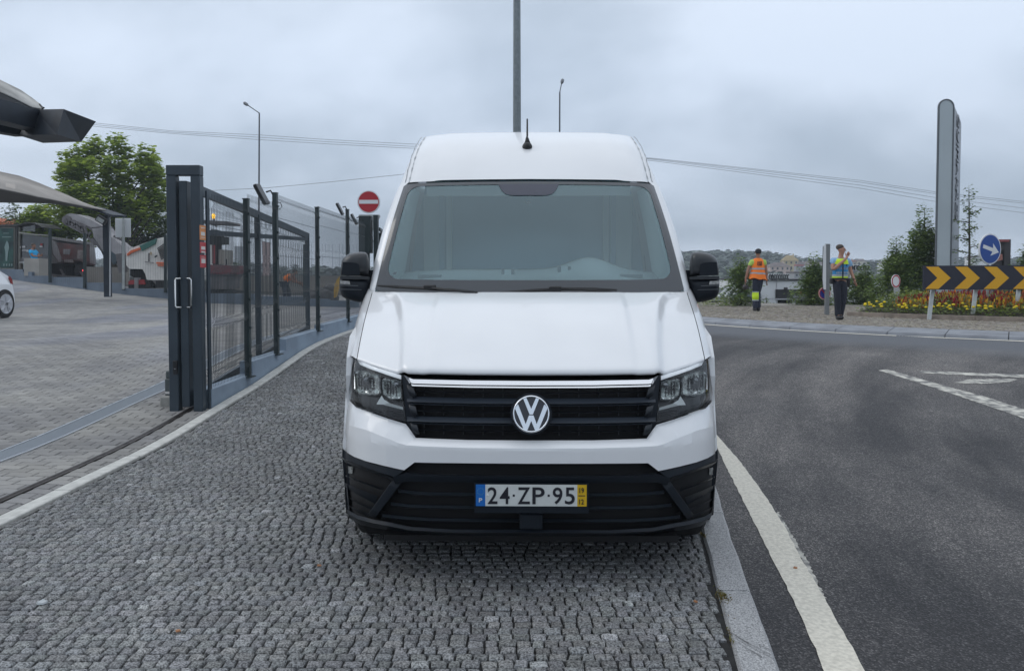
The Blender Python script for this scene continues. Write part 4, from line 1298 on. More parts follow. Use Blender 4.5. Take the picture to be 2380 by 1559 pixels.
# A-pillar trims (pale), B-pillars
vs = []
for i in range(13):
    t = i / 12; p = WS(-.955, t * .97 + .02); w = .21 - .11 * t
    vs += [p + Vector((-.01, .03, 0)), p + Vector((.012, .09, 0)), p + Vector((.03, .09 + w * 2.6, -.01))]
vpart('pillar_trim', vs, grid_faces(13, 3), m_trim, mirror=True, smooth=False, parent=[cab, cab])
mb = MB(); mb.box((-.79, 2.86, 1.62), (.15, .08, 1.1)); vpart('belt_pillar', mb.v, mb.f, m_trim, mirror=True, parent=[cab, cab])
mb = MB(); mb.box((-.71, 2.82, 1.62), (.045, .05, 1.1)); vpart('belt_cover', mb.v, mb.f, m_bulk, mirror=True, parent=[cab, cab])
mb = MB(); mb.box((-.655, 2.85, 1.62), (.045, .05, 1.1)); vpart('belt_pillar', mb.v, mb.f, m_trim, mirror=True, parent=[cab, cab])
mb = MB(); mb.box((-.42, 1.95, 2.12), (.62, .03, .10)); vpart('sun_visor', mb.v, mb.f, m_trim, mirror=True, parent=[cab, cab])
# ---- wipers
def wiper(blade, arm, post):
    w = empty('wiper', (0, 0, 0)); w.parent = van
    mb = MB()
    B = [vat(u, v, y) for u, v, y in blade]
    mb.tube([p + Vector((0, -.02, .0)) for p in B], [.006] + [.011] * (len(B) - 2) + [.006], 6); vpart('blade', mb.v, mb.f, m_rubber, parent=w)
    mb = MB(); A = [vat(u, v, y) for u, v, y in arm]; mb.tube([p + Vector((0, -.035, .004)) for p in A], [.008] * len(A), 6)
    c = vat(*post); mb.box(c + Vector((0, -.03, 0)), (.075, .035, .03), bev=.006); vpart('arm', mb.v, mb.f, m_rubber, parent=w)
wiper([(879, 664, 1.10), (930, 667, 1.08), (1000, 671, 1.00), (1050, 674, .97), (1120, 680, .93)], [(1000, 670, 1.0), (1050, 676, .93), (1110, 681, .90)], (1000, 668, 1.0))
wiper([(1432, 674, 1.02), (1380, 672, 1.0), (1300, 671.5, .97), (1240, 675, .95), (1150, 681, .93)], [(1290, 671, .97), (1350, 674, .95), (1420, 681, .97)], (1290, 671, .97))
# ---- aerial
c = vat(1225, 343, 1.92)
mb = MB(); mb.ball(c + Vector((0, .01, .006)), .036, 1.0, 1.3, .9, 14, 10)
mb.tube([c + Vector((0, .02, .03)), c + Vector((0, .03, .065)), c + Vector((0, .045, .09)), c + Vector((0, .07, .215))], [.025, .013, .007, .0055], 8)
vpart('aerial', [v for v in mb.v], mb.f, m_rubber, smooth=True)
# ---- mirrors
def mirror_half():
    ms = []
    for s in (-1, 1):
        e_ = empty('wing_mirror', (0, 0, 0)); e_.parent = van; ms.append(e_)
    y0 = 1.30
    def loft(name, prof, m, dy0=.0, smooth=True):
        """prof: outline in picture px for the left mirror, lofted from a smaller front to full rim behind"""
        c = (sum(p[0] for p in prof) / len(prof), sum(p[1] for p in prof) / len(prof))
        vs = []; n = len(prof)
        for sc_, dy_ in ((.30, -.085), (.62, -.078), (.84, -.058), (.95, -.034), (1.0, .0), (1.0, .05), (.97, .10), (.9, .12)):
            for u, v in prof: vs.append(vat(c[0] + (u - c[0]) * sc_, c[1] + (v - c[1]) * sc_, y0 + dy_ + dy0))
        fs = [(i * n + k, i * n + (k + 1) % n, (i + 1) * n + (k + 1) % n, (i + 1) * n + k) for i in range(7) for k in range(n)]
        fs += [tuple(range(n - 1, -1, -1)), tuple(7 * n + k for k in range(n))]
        return vpart(name, vs, fs, m, mirror=True, smooth=smooth, parent=ms)
    m_cap = mat('mirror cap plastic', (.026, .029, .033), .38)
    up = [(791, 640), (791.5, 622), (794, 606), (800, 597), (810, 590.5), (823, 587), (838, 585.5), (849, 586.5), (854, 591), (857, 603), (858, 620), (858, 641), (825, 641)]
    loft('mirror_cap', up, m_cap)
    dn = [(789.5, 644), (789, 660), (790.5, 678), (795, 689), (806, 695.5), (822, 700), (836, 702.5), (846, 700), (853, 684), (858, 664), (861, 646), (825, 643)]
    loft('mirror_case', dn, m_black, .004)
    def patch(name, P, m, dy_):
        vs = [vat(u, v, y0 + dy_) for u, v in P] + [vat(u, v, y0 + dy_ + .03) for u, v in P]; n = len(P)
        fs = [tuple(range(n)), tuple(range(2 * n - 1, n - 1, -1))] + [(k, (k + 1) % n, (k + 1) % n + n, k + n) for k in range(n)]
        return vpart(name, vs, fs, m, mirror=True, parent=ms)
    patch('cap_inset', [(796, 609), (812, 609.5), (828, 611.5), (834, 615), (835.5, 640), (793.5, 638)], m_black, -.087)
    patch('case_band', [(790.5, 641.5), (858, 643), (858, 649.5), (790, 649)], m_cap, -.083)
    patch('indicator', [(790.5, 652.5), (812, 653.5), (814, 661.5), (790.5, 660)], mat('indicator lens', (.34, .34, .33), .15, coat=.6, var=.3, vscale=60), -.087)
    patch('case_line', [(791, 662), (832, 663.5), (832, 665), (791, 664)], mat('mirror highlight edge', (.10, .11, .12), .3), -.086)
    patch('case_line', [(792, 671.5), (840, 673), (840, 674), (792, 673)], MATS['mirror highlight edge'], -.086)
    mb = MB(); a = vat(850, 655, y0 + .03); b = Vector((-1.0, a.y + .05, a.z)); 
    mb.bar(a, b, .09, .15); vpart('mirror_arm', mb.v, mb.f, m_black, mirror=True, parent=ms)
mirror_half()
# ---- number plate
pc = fas(1234, 1150, -.030); PY = pc.y
plate = empty('number_plate', (0, 0, 0)); plate.parent = van
x0, x1 = vat(1105.5, 1150, PY).x, vat(1363, 1150, PY).x; z1 = vat(1234, 1126, PY).z; z0 = vat(1234, 1175.5, PY).z
sh = 0.0
def pbox(name, a, b, c, d, m, y, th=.004, par=plate):
    mb = MB(); mb.box(((a + b) / 2, y + th / 2, (c + d) / 2), (b - a, th, d - c)); return vpart(name, mb.v, mb.f, m, parent=par)
pbox('plate_holder', x0 - .008, x1 + .010, z0 - .034, z1 + .004, m_black, PY + .003, .012)
wB = (x1 - x0)
xb = x0 + wB * .086; xyel = x0 + wB * .915
m_pw = mat('plate white', (.62, .64, .62), .4, var=.05, vscale=20)
m_pb = mat('plate blue', (.005, .13, .46), .4); m_py = mat('plate yellow', (.64, .40, .01), .4); m_ink = mat('plate ink', (.012, .012, .02), .45)
pbox('plate_field', xb, xyel, z0, z1, m_pw, PY - .001)
pbox('plate_band', x0, xb, z0, z1, m_pb, PY - .001); pbox('plate_band', xyel, x1, z0, z1, m_py, PY - .001)
def ptext(s, cx, cz, w, h, m, bold=0.0):
    o = text('plate_character', s, (0, 0, 0), (1, 0, 0), (0, 0, 1), w, h, m, None, .0012, bold)
    for v in o.data.vertices: v.co = Vector((v.co.x + cx, v.co.y + PY - .0022, v.co.z + cz))
    o.parent = plate; return o
zc = (z0 + z1) / 2; hh = (z1 - z0)
wz = xyel - xb
def px2x(zx): return x0 + (zx - 20) / (2282 - 20) * wB
for ch, a, b in (('2', 262, 462), ('4', 510, 712), ('Z', 876, 1128), ('P', 1175, 1425), ('9', 1590, 1788), ('5', 1838, 2040)):
    ptext(ch, (px2x(a) + px2x(b)) / 2, zc - hh * .005, px2x(b) - px2x(a), hh * .79, m_ink, .012)
for a in (795, 1507):
    pbox('plate_dot', px2x(a) - .005, px2x(a) + .005, zc - .005, zc + .005, m_ink, PY - .0022, .002)
ptext('P', px2x(117), z0 + hh * .28, .016, hh * .19, m_pw, .02)
m_star = mat('plate stars', (.16, .36, .25), .5)
for k in range(12):
    a = 2 * math.pi * k / 12; cx_, cz_ = px2x(120) + .0155 * math.cos(a), z0 + hh * .68 + .0155 * math.sin(a)
    st = [(cx_ + (.0022 if q % 2 == 0 else .001) * math.sin(math.pi * q / 5), PY - .0016, cz_ + (.0022 if q % 2 == 0 else .001) * math.cos(math.pi * q / 5)) for q in range(10)]
    mb = MB(); mb.prism(st, Vector((0, -.0006, 0))); vpart('plate_star', mb.v, mb.f, m_star, parent=plate)
ptext('19', px2x(2180), z0 + hh * .75, .022, hh * .24, m_ink, .01); ptext('12', px2x(2177), z0 + hh * .22, .022, hh * .24, m_ink, .01)
pbox('plate_bar', px2x(2112), px2x(2250), zc - .002, zc + .002, m_ink, PY - .0022, .002)
mb = MB(); mb.ball((px2x(265), PY - .002, zc + .001), .0052, 1, .6, 1, 10, 6); vpart('plate_screw', mb.v, mb.f, mat('screw cap', (.7, .72, .7), .3), smooth=True, parent=plate)
# tow eye cover under the plate, square cap at left
T = fas(1208, 1193, -.004); Bm = fas(1262, 1228, -.004)
mb = MB(); mb.box((0.0, T.y + .02, (T.z + Bm.z) / 2), (abs(Bm.x - T.x) * 1.0, .05, T.z - Bm.z), bev=.005); vpart('radar_cover', mb.v, mb.f, m_black)
v_, f_ = band([(1013, 1139), (1036, 1141)], [(1013, 1156), (1036, 1158)], 3, 2, (.004, .008), centre=False, thick=.01)
# ---- wheels
def wheel(x, y):
    w = empty('wheel', (0, 0, 0)); w.parent = van; s = 1 if x > 0 else -1
    mb = MB(); r_ = .345
    mb.lathe([(.21, -.11), (r_ - .03, -.115), (r_ - .006, -.09), (r_, -.06), (r_, .06), (r_ - .006, .09), (r_ - .03, .115), (.21, .11)], (x, y, r_), 40, 'X')
    vpart('tyre', mb.v, mb.f, m_tyre, smooth=False, parent=w)
    mb = MB(); mb.lathe([(.03, .10 * s), (.10, .09 * s), (.15, .05 * s), (.205, .08 * s), (.21, .0)], (x, y, r_), 24, 'X'); vpart('rim', mb.v, mb.f, mat('steel rim', (.35, .36, .37), .35, .8), parent=w)
for x in (-.865, .865):
    for y in (.87, 4.64): wheel(x, y)
for s in (-1, 1):
    mb = MB(); mb.box((s * .72, 1.0, .62), (.5, 1.0, .04)); vpart('wheel_arch_liner', mb.v, mb.f, m_deep)
mb = MB(); mb.box((0, 1.45, .205), (1.45, 2.6, .03)); mb.box((0, 3.8, .30), (1.5, 2.4, .03)); vpart('undertray', mb.v, mb.f, m_deep)  # unseen trays added low to deepen the shade under the van
mb = MB(); mb.box((0, .62, .62), (1.7, .06, .76)); mb.box((0, .45, .30), (1.5, .5, .04)); vpart('inner_structure', mb.v, mb.f, m_deep)
# ================================================================== GATE, FENCE AND WALL ON THE LEFT
m_steel = mat('dark blue grey painted steel', (.022, .034, .046), .42, var=.35, vscale=1.7, rvar=.08, col2=(.034, .050, .066))
m_steel2 = mat('dark green grey post paint', (.016, .028, .030), .45, var=.2, vscale=3)
m_wire = mat('fence wire', (.030, .042, .048), .35)
m_stain = mat('stainless handle', (.62, .64, .64), .25, 1.0)
m_plinth = mat('blue grey rendered wall', (.23, .29, .36), .85, var=.10, vscale=3, bump=.15, bscale=120)
m_conc = mat('raw concrete', (.26, .255, .235), .9, var=.2, vscale=9, bump=.4, bscale=80)
m_label_o = mat('orange label', (.62, .26, .10), .6); m_label_r = mat('red label', (.45, .06, .07), .6); m_label_w = mat('label print', (.62, .60, .58), .6)
# --- gate portal: two posts joined over the top
gy = 8.0; zb = CP(-3.4, 8) - .02
gate = empty('gate_portal', (-3.4, gy, zb), 0, 'tall dark steel portal that holds the sliding gate, beside the cobbled pavement', 'gate portal')
pL0, pL1 = at(389.5, 700, gy).x, at(411.5, 700, gy).x
pR0, pR1 = at(446, 700, gy).x, at(468, 700, gy).x
zt = at(430, 384, gy).z; zo = at(430, 408, gy).z
def post(name, xa, xb, z0, z1, m, par, y=gy, d=.10, bev=.006):
    mb = MB(); mb.box(((xa + xb) / 2, y + d / 2, (z0 + z1) / 2), (xb - xa, d, z1 - z0), bev=bev); return mb.build(name, m, par)
post('post', pL0, pL1, zb, zo, m_steel, gate); post('post', pR0, pR1, zb, zo, m_steel, gate)
mb = MB(); mb.box(((pL0 + pR1) / 2, gy + .05, (zo + zt) / 2 + .001), (pR1 - pL0, .104, zt - zo), bev=.006); mb.build('lintel', m_steel, gate)
# handles
def handle(u0, u1, side, par):
    a, b = at(u0, 647, gy), at(u1, 647, gy); c, d = at(u0, 714, gy), at(u1, 714, gy)
    mb = MB(); o = Vector((0, -.045, 0)); xo = a.x if side < 0 else b.x
    xi = b.x if side < 0 else a.x
    z0, z1 = c.z, a.z
    pts = [Vector((xi, gy - .0, z1)), Vector((xi, gy - .035, z1)), Vector((xo - side * .012, gy - .045, z1)), Vector((xo, gy - .045, z1 - .015)), Vector((xo, gy - .045, z0 + .015)), Vector((xo - side * .012, gy - .045, z0)), Vector((xi, gy - .035, z0)), Vector((xi, gy, z0))]
    mb.tube(pts, .0095, 8); return mb.build('handle', m_stain, par, smooth=True)
handle(411, 422, -1, gate)
# lock, roller
mb = MB(); c = at(409, 853, gy); mb.box(c + Vector((0, -.012, 0)), (.045, .03, .14), bev=.004); mb.build('lock_box', mat('black lock plastic', (.008, .008, .01), .4), gate)
mb = MB(); c = at(409, 856, gy); mb.box(c + Vector((0, -.029, 0)), (.014, .006, .008)); mb.build('lock_button', m_stain, gate)
# notices on the inner face of the right hand post
def notice(name, v0, v1, m, marks, label):
    y = gy + .03; xs_ = pR1 + .003
    a = at(472, v0, y + .01).z; b = at(472, v1, y + .01).z
    mb = MB(); mb.box((xs_, y + .02, (a + b) / 2), (.004, .15, a - b)); o = mb.build(name, m, gate); o['label'] = label
    for k, (f0, f1) in enumerate(marks):
        mk = MB(); mk.box((xs_ + .0035, y + .02, b + (a - b) * (f0 + f1) / 2), (.002, .10, (a - b) * (f1 - f0))); mk.build('notice_print', m_label_w, o)
    return o
for p_, q_, m_, mk, lb in ((524, 558, m_label_o, [(.15, .19), (.3, .55), (.8, .86)], 'orange notice'), (563, 588, m_label_r, [(.3, .6), (.02, .16)], 'red warning notice'), (593, 622, m_label_r, [(.35, .7), (.8, .84)], 'lower red warning notice')):
    notice('notice', p_, q_, m_, mk, lb)
# post side return that carries the notices
mb = MB(); mb.box((pR1 + .012, gy + .16, (zb + zt) / 2 - .12), (.02, .07, zt - zb - .26)); mb.build('side_plate', m_steel, gate)

# --- sliding leaf, open, running back beside the fence
leaf = empty('sliding_gate', (-3.42, 8.05, zb), 0, 'dark steel sliding gate leaf with wire mesh, slid open behind the fence', 'gate')
lx0 = (at(421, 700, 8.05).x + at(439, 700, 8.05).x) / 2
A0 = Vector((lx0, 8.02, 0))
ztop0 = at(430, 421, 8.05).z
mb = MB(); mb.box((lx0, 8.09, (zb + .06 + ztop0) / 2), (.085, .12, ztop0 - zb - .06), bev=.005); mb.build('end_post', m_steel, leaf)
e0 = at(466, 444, 8.5); e1 = at(716, 549, 14.6)
mb = MB(); mb.bar((lx0, 8.1, ztop0 - .05), e0, .05, .09); mb.bar(e0, e1, .05, .10); mb.build('top_rail', m_steel, leaf)
def leafp(f, z): # point along leaf at fraction f
    p = e0.lerp(e1, f); return Vector((p.x, p.y, z))
def leaft(f): return e0.lerp(e1, f).z
fm = None
for f_ in [k / 400 for k in range(401)]:
    p = e0.lerp(e1, f_)
    if CU + p.x / p.y * FPX > 599: fm = f_; break
for f_ in (fm, .985):
    p = leafp(f_, 0); zz0 = CP(p.x, p.y) + .08
    mb = MB(); mb.box((p.x, p.y, (zz0 + leaft(f_)) / 2), (.07, .07, leaft(f_) - zz0)); mb.build('upright', m_steel, leaf)
b0 = Vector((lx0, 8.1, CP(-3.4, 8.1) + .10)); b1 = leafp(1, CP(-3.8, 14.6) + .10)
mb = MB(); mb.bar(b0, b1, .05, .09); mb.build('bottom_rail', m_steel, leaf)
mb = MB(); mb.bar(at(481, 541, 8.8), at(712, 556, 14.4), .05, .06); mb.build('brace', m_steel, leaf)
handle(437, 448, 1, leaf)
def mesh_panel(name, P0, P1, zb0, zb1, zt0, zt1, n, par, folds, r_=.0028, horiz=(.08, .32, .58, .84), side=Vector((1, 0, 0))):
    """welded mesh: vertical wires with pressed V folds, plus horizontal wires"""
    mb = MB(); P0 = Vector(P0); P1 = Vector(P1)
    for i in range(n + 1):
        f = i / n; p = P0.lerp(P1, f); z0 = zb0 + (zb1 - zb0) * f; z1 = zt0 + (zt1 - zt0) * f; pts = []
        H = z1 - z0
        ks = [0]
        for fo in folds: ks += [fo - .045 / H * 1.0, fo, fo + .045 / H]
        ks.append(1)
        for k_, kk in enumerate(ks):
            o = .035 if (k_ > 0 and k_ < len(ks) - 1 and (k_ - 1) % 3 == 1) else 0
            pts.append(Vector((p.x, p.y, z0 + H * kk)) + side * o)
        mb.tube(pts, r_, 4, cap=False)
    for h in horiz:
        mb.tube([Vector((P0.x, P0.y, zb0 + (zt0 - zb0) * h)), Vector((P1.x, P1.y, zb1 + (zt1 - zb1) * h))], r_ * 1.1, 4)
    o = mb.build(name, m_wire, par); o['kind'] = 'stuff'; return o
mesh_panel('wire_mesh', leafp(0, 0) + Vector((0, -.35, 0)), leafp(1, 0), CP(-3.4, 8.1) + .15, CP(-3.8, 14.5) + .15, ztop0 - .08, leaft(1) - .05, 120, leaf, (.06, .30, .62, .93), r_=.0024, side=Vector((1, 0, 0)))

# --- fence on the plinth
PYS = {'a': 8.14, 'p1': 9.29, 'p2': 10.42, 'p3': 12.66, 'p4': 15.0, 'p5': 16.75}
FX = -3.27
def px_of(y, u): return at(u, 640, y).x
segs = [(8.16, 9.46, .285), (9.46, 10.86, .44), (10.86, 13.05, .60), (13.05, 17.6, .66)]
for k, (a, b, t) in enumerate(segs):
    mb = MB(); n = max(2, int((b - a) / .2))
    vs = []; fs = []
    for i in range(n + 1):
        y = a + (b - a) * i / n
        for x, z in ((-3.36, CP(-3.3, y) - .05), (-3.20, G(y) - .05), (-3.20, t), (-3.36, t)): vs.append((x, y, z))
    for i in range(n):
        for q in range(4): fs.append((i * 4 + q, i * 4 + (q + 1) % 4, (i + 1) * 4 + (q + 1) % 4, (i + 1) * 4 + q))
    fs += [(3, 2, 1, 0), tuple(n * 4 + q for q in range(4))]
    if k == 0:
        pl = obj('plinth_wall', vs, fs, m_plinth); tag(pl, 'low blue grey rendered wall stepping up beside the pavement under the fence', 'wall')
    else: obj('wall_step', vs, fs, m_plinth, pl)
fence = empty('fence', (FX, 8.2, .28), 0, 'dark welded wire fence on the stepped blue grey wall beside the cobbles', 'fence')
def fpost(u, y, vt, vb, w=.075, par=fence):
    x = at(u, 640, y).x; z1 = at(u, vt, y).z; z0 = at(u, vb, y).z
    mb = MB(); mb.box((x, y, (z0 + z1) / 2), (w * .8, w, z1 - z0), bev=.006); mb.box((x, y, z1 + .006), (w * .95, w * 1.1, .012))
    o = mb.build('post', m_steel2, par)
    bp_ = MB(); bp_.box((x, y, z0 + .006), (.14, .16, .012)); bp_.build('base_plate', m_steel2, o)
    for k in range(6):
        cl = MB(); cl.box((x + .035, y - .01, z0 + (z1 - z0) * (.12 + .16 * k)), (.025, .045, .03)); cl.build('clamp', m_steel2, o)
    return x, z0, z1
pp = [fpost(574, 9.29, 464, 876), fpost(641, 10.42, 450, 824), fpost(738, 12.66, 483, 770), fpost(808, 15.0, 488, 748)]
ys_ = [9.29, 10.42, 12.66, 15.0]
foldset = (.05, .34, .62, .95)
zt_ = [2.36, 2.50, 2.60, 2.64, 2.66]
mesh_panel('wire_mesh', (pR1 + .04, 8.2, 0), (pp[0][0], 9.25, 0), .31, .31, zt_[0], zt_[0], 24, fence, foldset)
mesh_panel('wire_mesh', (pp[0][0], 9.33, 0), (pp[1][0], 10.38, 0), .46, .46, zt_[1] - .02, zt_[1] - .02, 22, fence, foldset)
mesh_panel('wire_mesh', (pp[1][0], 10.46, 0), (pp[2][0], 12.62, 0), .62, .62, zt_[2], zt_[2] - .02, 43, fence, foldset)
mesh_panel('wire_mesh', (pp[2][0], 12.70, 0), (pp[3][0], 14.96, 0), .68, .68, zt_[3], zt_[3], 45, fence, foldset)
mesh_panel('wire_mesh', (pp[3][0], 15.04, 0), (at(850, 640, 16.9).x, 16.9, 0), .68, .68, zt_[4], zt_[4], 37, fence, foldset)

# --- floodlights on the fence posts
m_fl = mat('floodlight black', (.012, .013, .015), .4)
def flood(post_i, u, v, y, sx, label):
    e_ = empty('floodlight', at(u, v, y), 0, label, 'floodlight', 'floodlights on the fence posts')
    c = at(u, v, y); T_ = Matrix.Rotation(R(-26), 4, 'Y') @ Matrix.Rotation(R(8), 4, 'X')
    mb = MB(); mb.box((0, 0, 0), (.045 * sx, .22 * sx, .30 * sx), bev=.008); mb.v = [T_ @ w + c for w in mb.v]; mb.build('lamp_body', m_fl, e_)
    mb = MB(); mb.box((-.026 * sx, 0, 0), (.006, .19 * sx, .26 * sx)); mb.v = [T_ @ w + c for w in mb.v]; mb.build('lamp_glass', mat('floodlight glass', (.18, .19, .2), .12), e_)
    mb = MB(); mb.tube([c + Vector((.06 * sx, 0, .03)), c + Vector((.12 * sx, 0, .05)), c + Vector((.15 * sx, 0, .0)), c + Vector((.18 * sx, 0, -.02))], .012, 6); mb.build('bracket', m_fl, e_)
flood(1, 608, 452, 10.42, 1.0, 'black floodlight angled outwards on top of the third fence post from the gate')
flood(3, 790, 486, 15.0, .85, 'black floodlight facing left on the last thin fence post before the no entry sign')
flood(4, 823, 510, 16.6, .85, 'black floodlight on the dark cabinet below the no entry sign')
# cable loop
mb = MB(); c = at(651, 480, 10.42); mb.tube([at(645, 470, 10.42), at(652, 472, 10.42), at(655, 480, 10.42), at(650, 487, 10.42), at(645, 486, 10.42)], .006, 6); o = mb.build('cable', m_fl); tag(o, 'short loop of black cable under the floodlight on the fence post', 'cable')

# --- cabinet and posts by the mirror
cab2 = empty('gate_cabinet', at(848, 700, 16.8), 0, 'dark steel cabinet and post at the fence end below the no entry sign', 'cabinet')
def vbox(name, u0, u1, v0, v1, Y, d, m, par=None, bev=0):
    a = at(u0, v0, Y); b = at(u1, v1, Y); mb = MB(); mb.box(((a.x + b.x) / 2, Y + d / 2, (a.z + b.z) / 2), (abs(b.x - a.x), d, abs(a.z - b.z)), bev=bev); return mb.build(name, m, par)
vbox('cabinet_body', 833, 861, 502, 588, 16.8, .3, m_steel2, cab2)
vbox('cabinet_back', 838, 858, 588, 745, 16.9, .12, m_steel2, cab2)
vbox('post', 867, 879, 500, 745, 16.9, .14, m_steel2, cab2)
mb = MB(); mb.tube([at(864, 512, 16.7), at(861, 540, 16.7), at(866, 560, 16.7), at(863, 585, 16.7)], .012, 5); mb.build('cable', m_fl, cab2)
fg = empty('side_gate', at(890, 700, 17.4), 0, 'dark steel pedestrian gate half hidden behind the van pillar', 'gate')
mb = MB(); mb.bar(at(880, 532, 17.2), at(912, 556, 20.5), .06, .06); mb.build('top_rail', m_steel2, fg)
for u, y in ((884, 17.4), (893, 18.4), (903, 19.4)):
    mb = MB(); mb.bar(at(u, 538 + (u - 880) * .75, y), at(u, 730, y), .07, .07); mb.build('upright', m_steel2, fg)

# --- no entry sign with the back of a give way sign under it
m_sgrey = mat('galvanised sign back', (.40, .42, .41), .45, .3, var=.12, vscale=6)
m_red = mat('sign red', (.42, .012, .022), .45); m_swhite = mat('sign white', (.72, .73, .74), .45)
ns = empty('no_entry_sign', at(857, 730, 20.0), 0, 'round red no entry sign above the cabinet left of the van roof', 'road sign')
c = at(856.5, 469.5, 20.0); mb = MB(); rS = 26.5 / FPX * 20
mb.lathe([(rS, .03), (rS, 0), (rS - .012, -.004)], c, 40, 'Y'); mb.build('disc', m_swhite, ns)
mb = MB(); mb.lathe([(rS * .90, -.002), (rS * .90, -.008)], c, 40, 'Y'); mb.build('red_field', m_red, ns)
mb = MB(); mb.box(c + Vector((0, -.011, 0)), (rS * 1.66, .005, rS * .33)); mb.build('white_bar', m_swhite, ns)
mb = MB(); mb.tube([at(857, 500, 20.08), at(857, 735, 20.08)], .03, 8); mb.build('pole', m_sgrey, ns)
P = [at(835, 499, 20.03), at(881, 499, 20.03), at(884, 503, 20.03), at(868, 533, 20.03), at(862, 540, 20.03), at(856, 533, 20.03), at(832, 504, 20.03)]
mb = MB(); mb.prism(P, (0, .02, 0)); mb.build('triangle_back', m_sgrey, ns)

# --- gate motor, concrete base, drain and rail
mt = empty('gate_motor', at(386, 900, 8.05), 0, 'grey gate motor housing on a concrete base behind the portal', 'gate motor')
vbox('housing', 384, 400, 862, 880, 8.35, .25, mat('motor grey green', (.07, .085, .085), .5), mt, .01)
vbox('housing_base', 382, 400, 880, 922, 8.32, .28, MATS['motor grey green'], mt, .01)
vbox('badge_plate', 383.5, 396, 910, 915, 8.30, .01, m_label_w, mt)
o = vbox('concrete_block', 371, 398, 922, 951, 8.22, .34, m_conc, None, .01); tag(o, 'raw concrete block under the gate motor beside the left post', 'block')
m_rail = mat('rusty steel rail', (.07, .06, .055), .4, .7, var=.3, vscale=12)
vs = []; fs = []; ry = fr(-1, 15.5, .5)
for y in ry:
    z = CP(-3.4, y)
    for x, zz in ((-3.432, -.01), (-3.432, .008), (-3.418, .010), (-3.410, .020), (-3.396, .020), (-3.388, .010), (-3.374, .008), (-3.374, -.01)): vs.append((x, y, z + zz))
for j in range(len(ry) - 1):
    for q in range(7): fs.append((j * 8 + q, (j + 1) * 8 + q, (j + 1) * 8 + q + 1, j * 8 + q + 1))
o = obj('gate_rail', vs, fs, m_rail); tag(o, 'dark steel gate rail running through the pavers to the portal', 'rail')
m_galv = mat('galvanised grate', (.50, .53, .56), .35, .75)
dr = empty('drain_channel', (-4.2, 6.5, CP(-4.2, 6.5)), 0, 'galvanised slot drain grating crossing the paved entrance', 'drain')
DX = -4.23; dw = .115
for s in (-1, 1):
    vs = []; fs = []
    for y in ry: 
        z = CP(DX, y)
        for xx, zz in ((-.009, -.02), (-.009, .009), (.009, .009), (.009, -.02)): vs.append((DX + s * dw + xx, y, z + zz))
    for j in range(len(ry) - 1):
        for q in range(3): fs.append((j * 4 + q, (j + 1) * 4 + q, (j + 1) * 4 + q + 1, j * 4 + q + 1))
    obj('side_rail', vs, fs, m_galv, dr)
mb = MB(); mb.box((DX, 9.3, 0), (.001, .001, .001))
vs = []; fs = []
for y in ry: vs += [(DX - dw, y, CP(DX, y) + .001), (DX + dw, y, CP(DX, y) + .001)]
for j in range(len(ry) - 1): fs.append((2 * j, 2 * j + 1, 2 * j + 3, 2 * j + 2))
obj('channel_bed', vs, fs, mat('channel dark', (.10, .115, .13), .8), dr)
mb = MB(); y = 4.6; k = 0; gfield = MB()
for q_ in range(190): gfield.box((DX, -.8 + .028 * q_, CP(DX, 3) + .004), (dw * 2 - .018, .010, .006))
nb = 0
while y < 15.4:
    z = CP(DX, y) + .004
    t = gfield if nb >= 150 else MB()
    t.box((DX, y, z), (dw * 2 - .018, .010, .006))
    if nb < 150: t.build('grate_bar', m_galv, dr)
    nb += 1
    y += .028
o = gfield.build('grate_bars', m_galv, dr); o['kind'] = 'stuff'

# ================================================================== CAR PARK BEYOND
# --- low stepped wall with posts
lw = None
WY = [(-8, 626, 655, 34.5), (37, 626, 655, 34.0), (54, 626, 655, 33.5), (74, 632, 657, 33.0), (116, 641, 663, 32.4), (196, 654, 676, 31.0), (284, 668, 691, 29.6), (391, 672, 700, 28.4), (480, 679, 704, 27.0), (600, 686, 707, 25.8), (700, 692, 708, 25.0), (765, 698, 710, 24.6), (832, 700, 711, 24.2)]
m_wall2 = mat('far blue grey wall', (.13, .165, .21), .85, var=.12, vscale=1.5)
for k in range(len(WY) - 1):
    (u0, t0, b0, y0), (u1, t1, b1, y1) = WY[k], WY[k + 1]
    tv = t0 if k not in (2, 3) else t1
    A = at(u0, b0 + 6, y0); B = at(u1, b1 + 6, y1); ta = at(u0, t0, y0).z; 
    ta = at((u0 + u1) / 2, (t0 + t1) / 2 if k > 6 else tv + (3 if k > 3 else 0), (y0 + y1) / 2).z
    vs = []
    for p in (A, B):
        for dy_ in (0, .22):
            vs += [Vector((p.x, p.y + dy_, p.z - .3)), Vector((p.x, p.y + dy_, ta))]
    fs = [(0, 1, 5, 4), (2, 6, 7, 3), (1, 3, 7, 5), (0, 2, 3, 1), (4, 5, 7, 6)]
    if lw is None: lw = obj('low_wall', vs, fs, m_wall2); tag(lw, 'long low blue grey wall stepping down along the far side of the car park', 'wall')
    else: obj('wall_step', vs, fs, m_wall2, lw)
wf = empty('wall_fence', at(116, 653, 32.3), 0, 'row of dark fence posts standing on the low wall before the road works', 'fence')
for u, vt, vb, Y in ((116, 531, 654, 32.2), (197, 543, 667, 30.9), (287, 548, 671, 29.5), (384.5, 547, 677, 28.4), (708, 568, 698, 25.0)):
    a, b = at(u, vt, Y), at(u, vb + 3, Y); mb = MB(); mb.bar(a, b, .09, .09); mb.build('post', m_steel2, wf)
mw = MB()
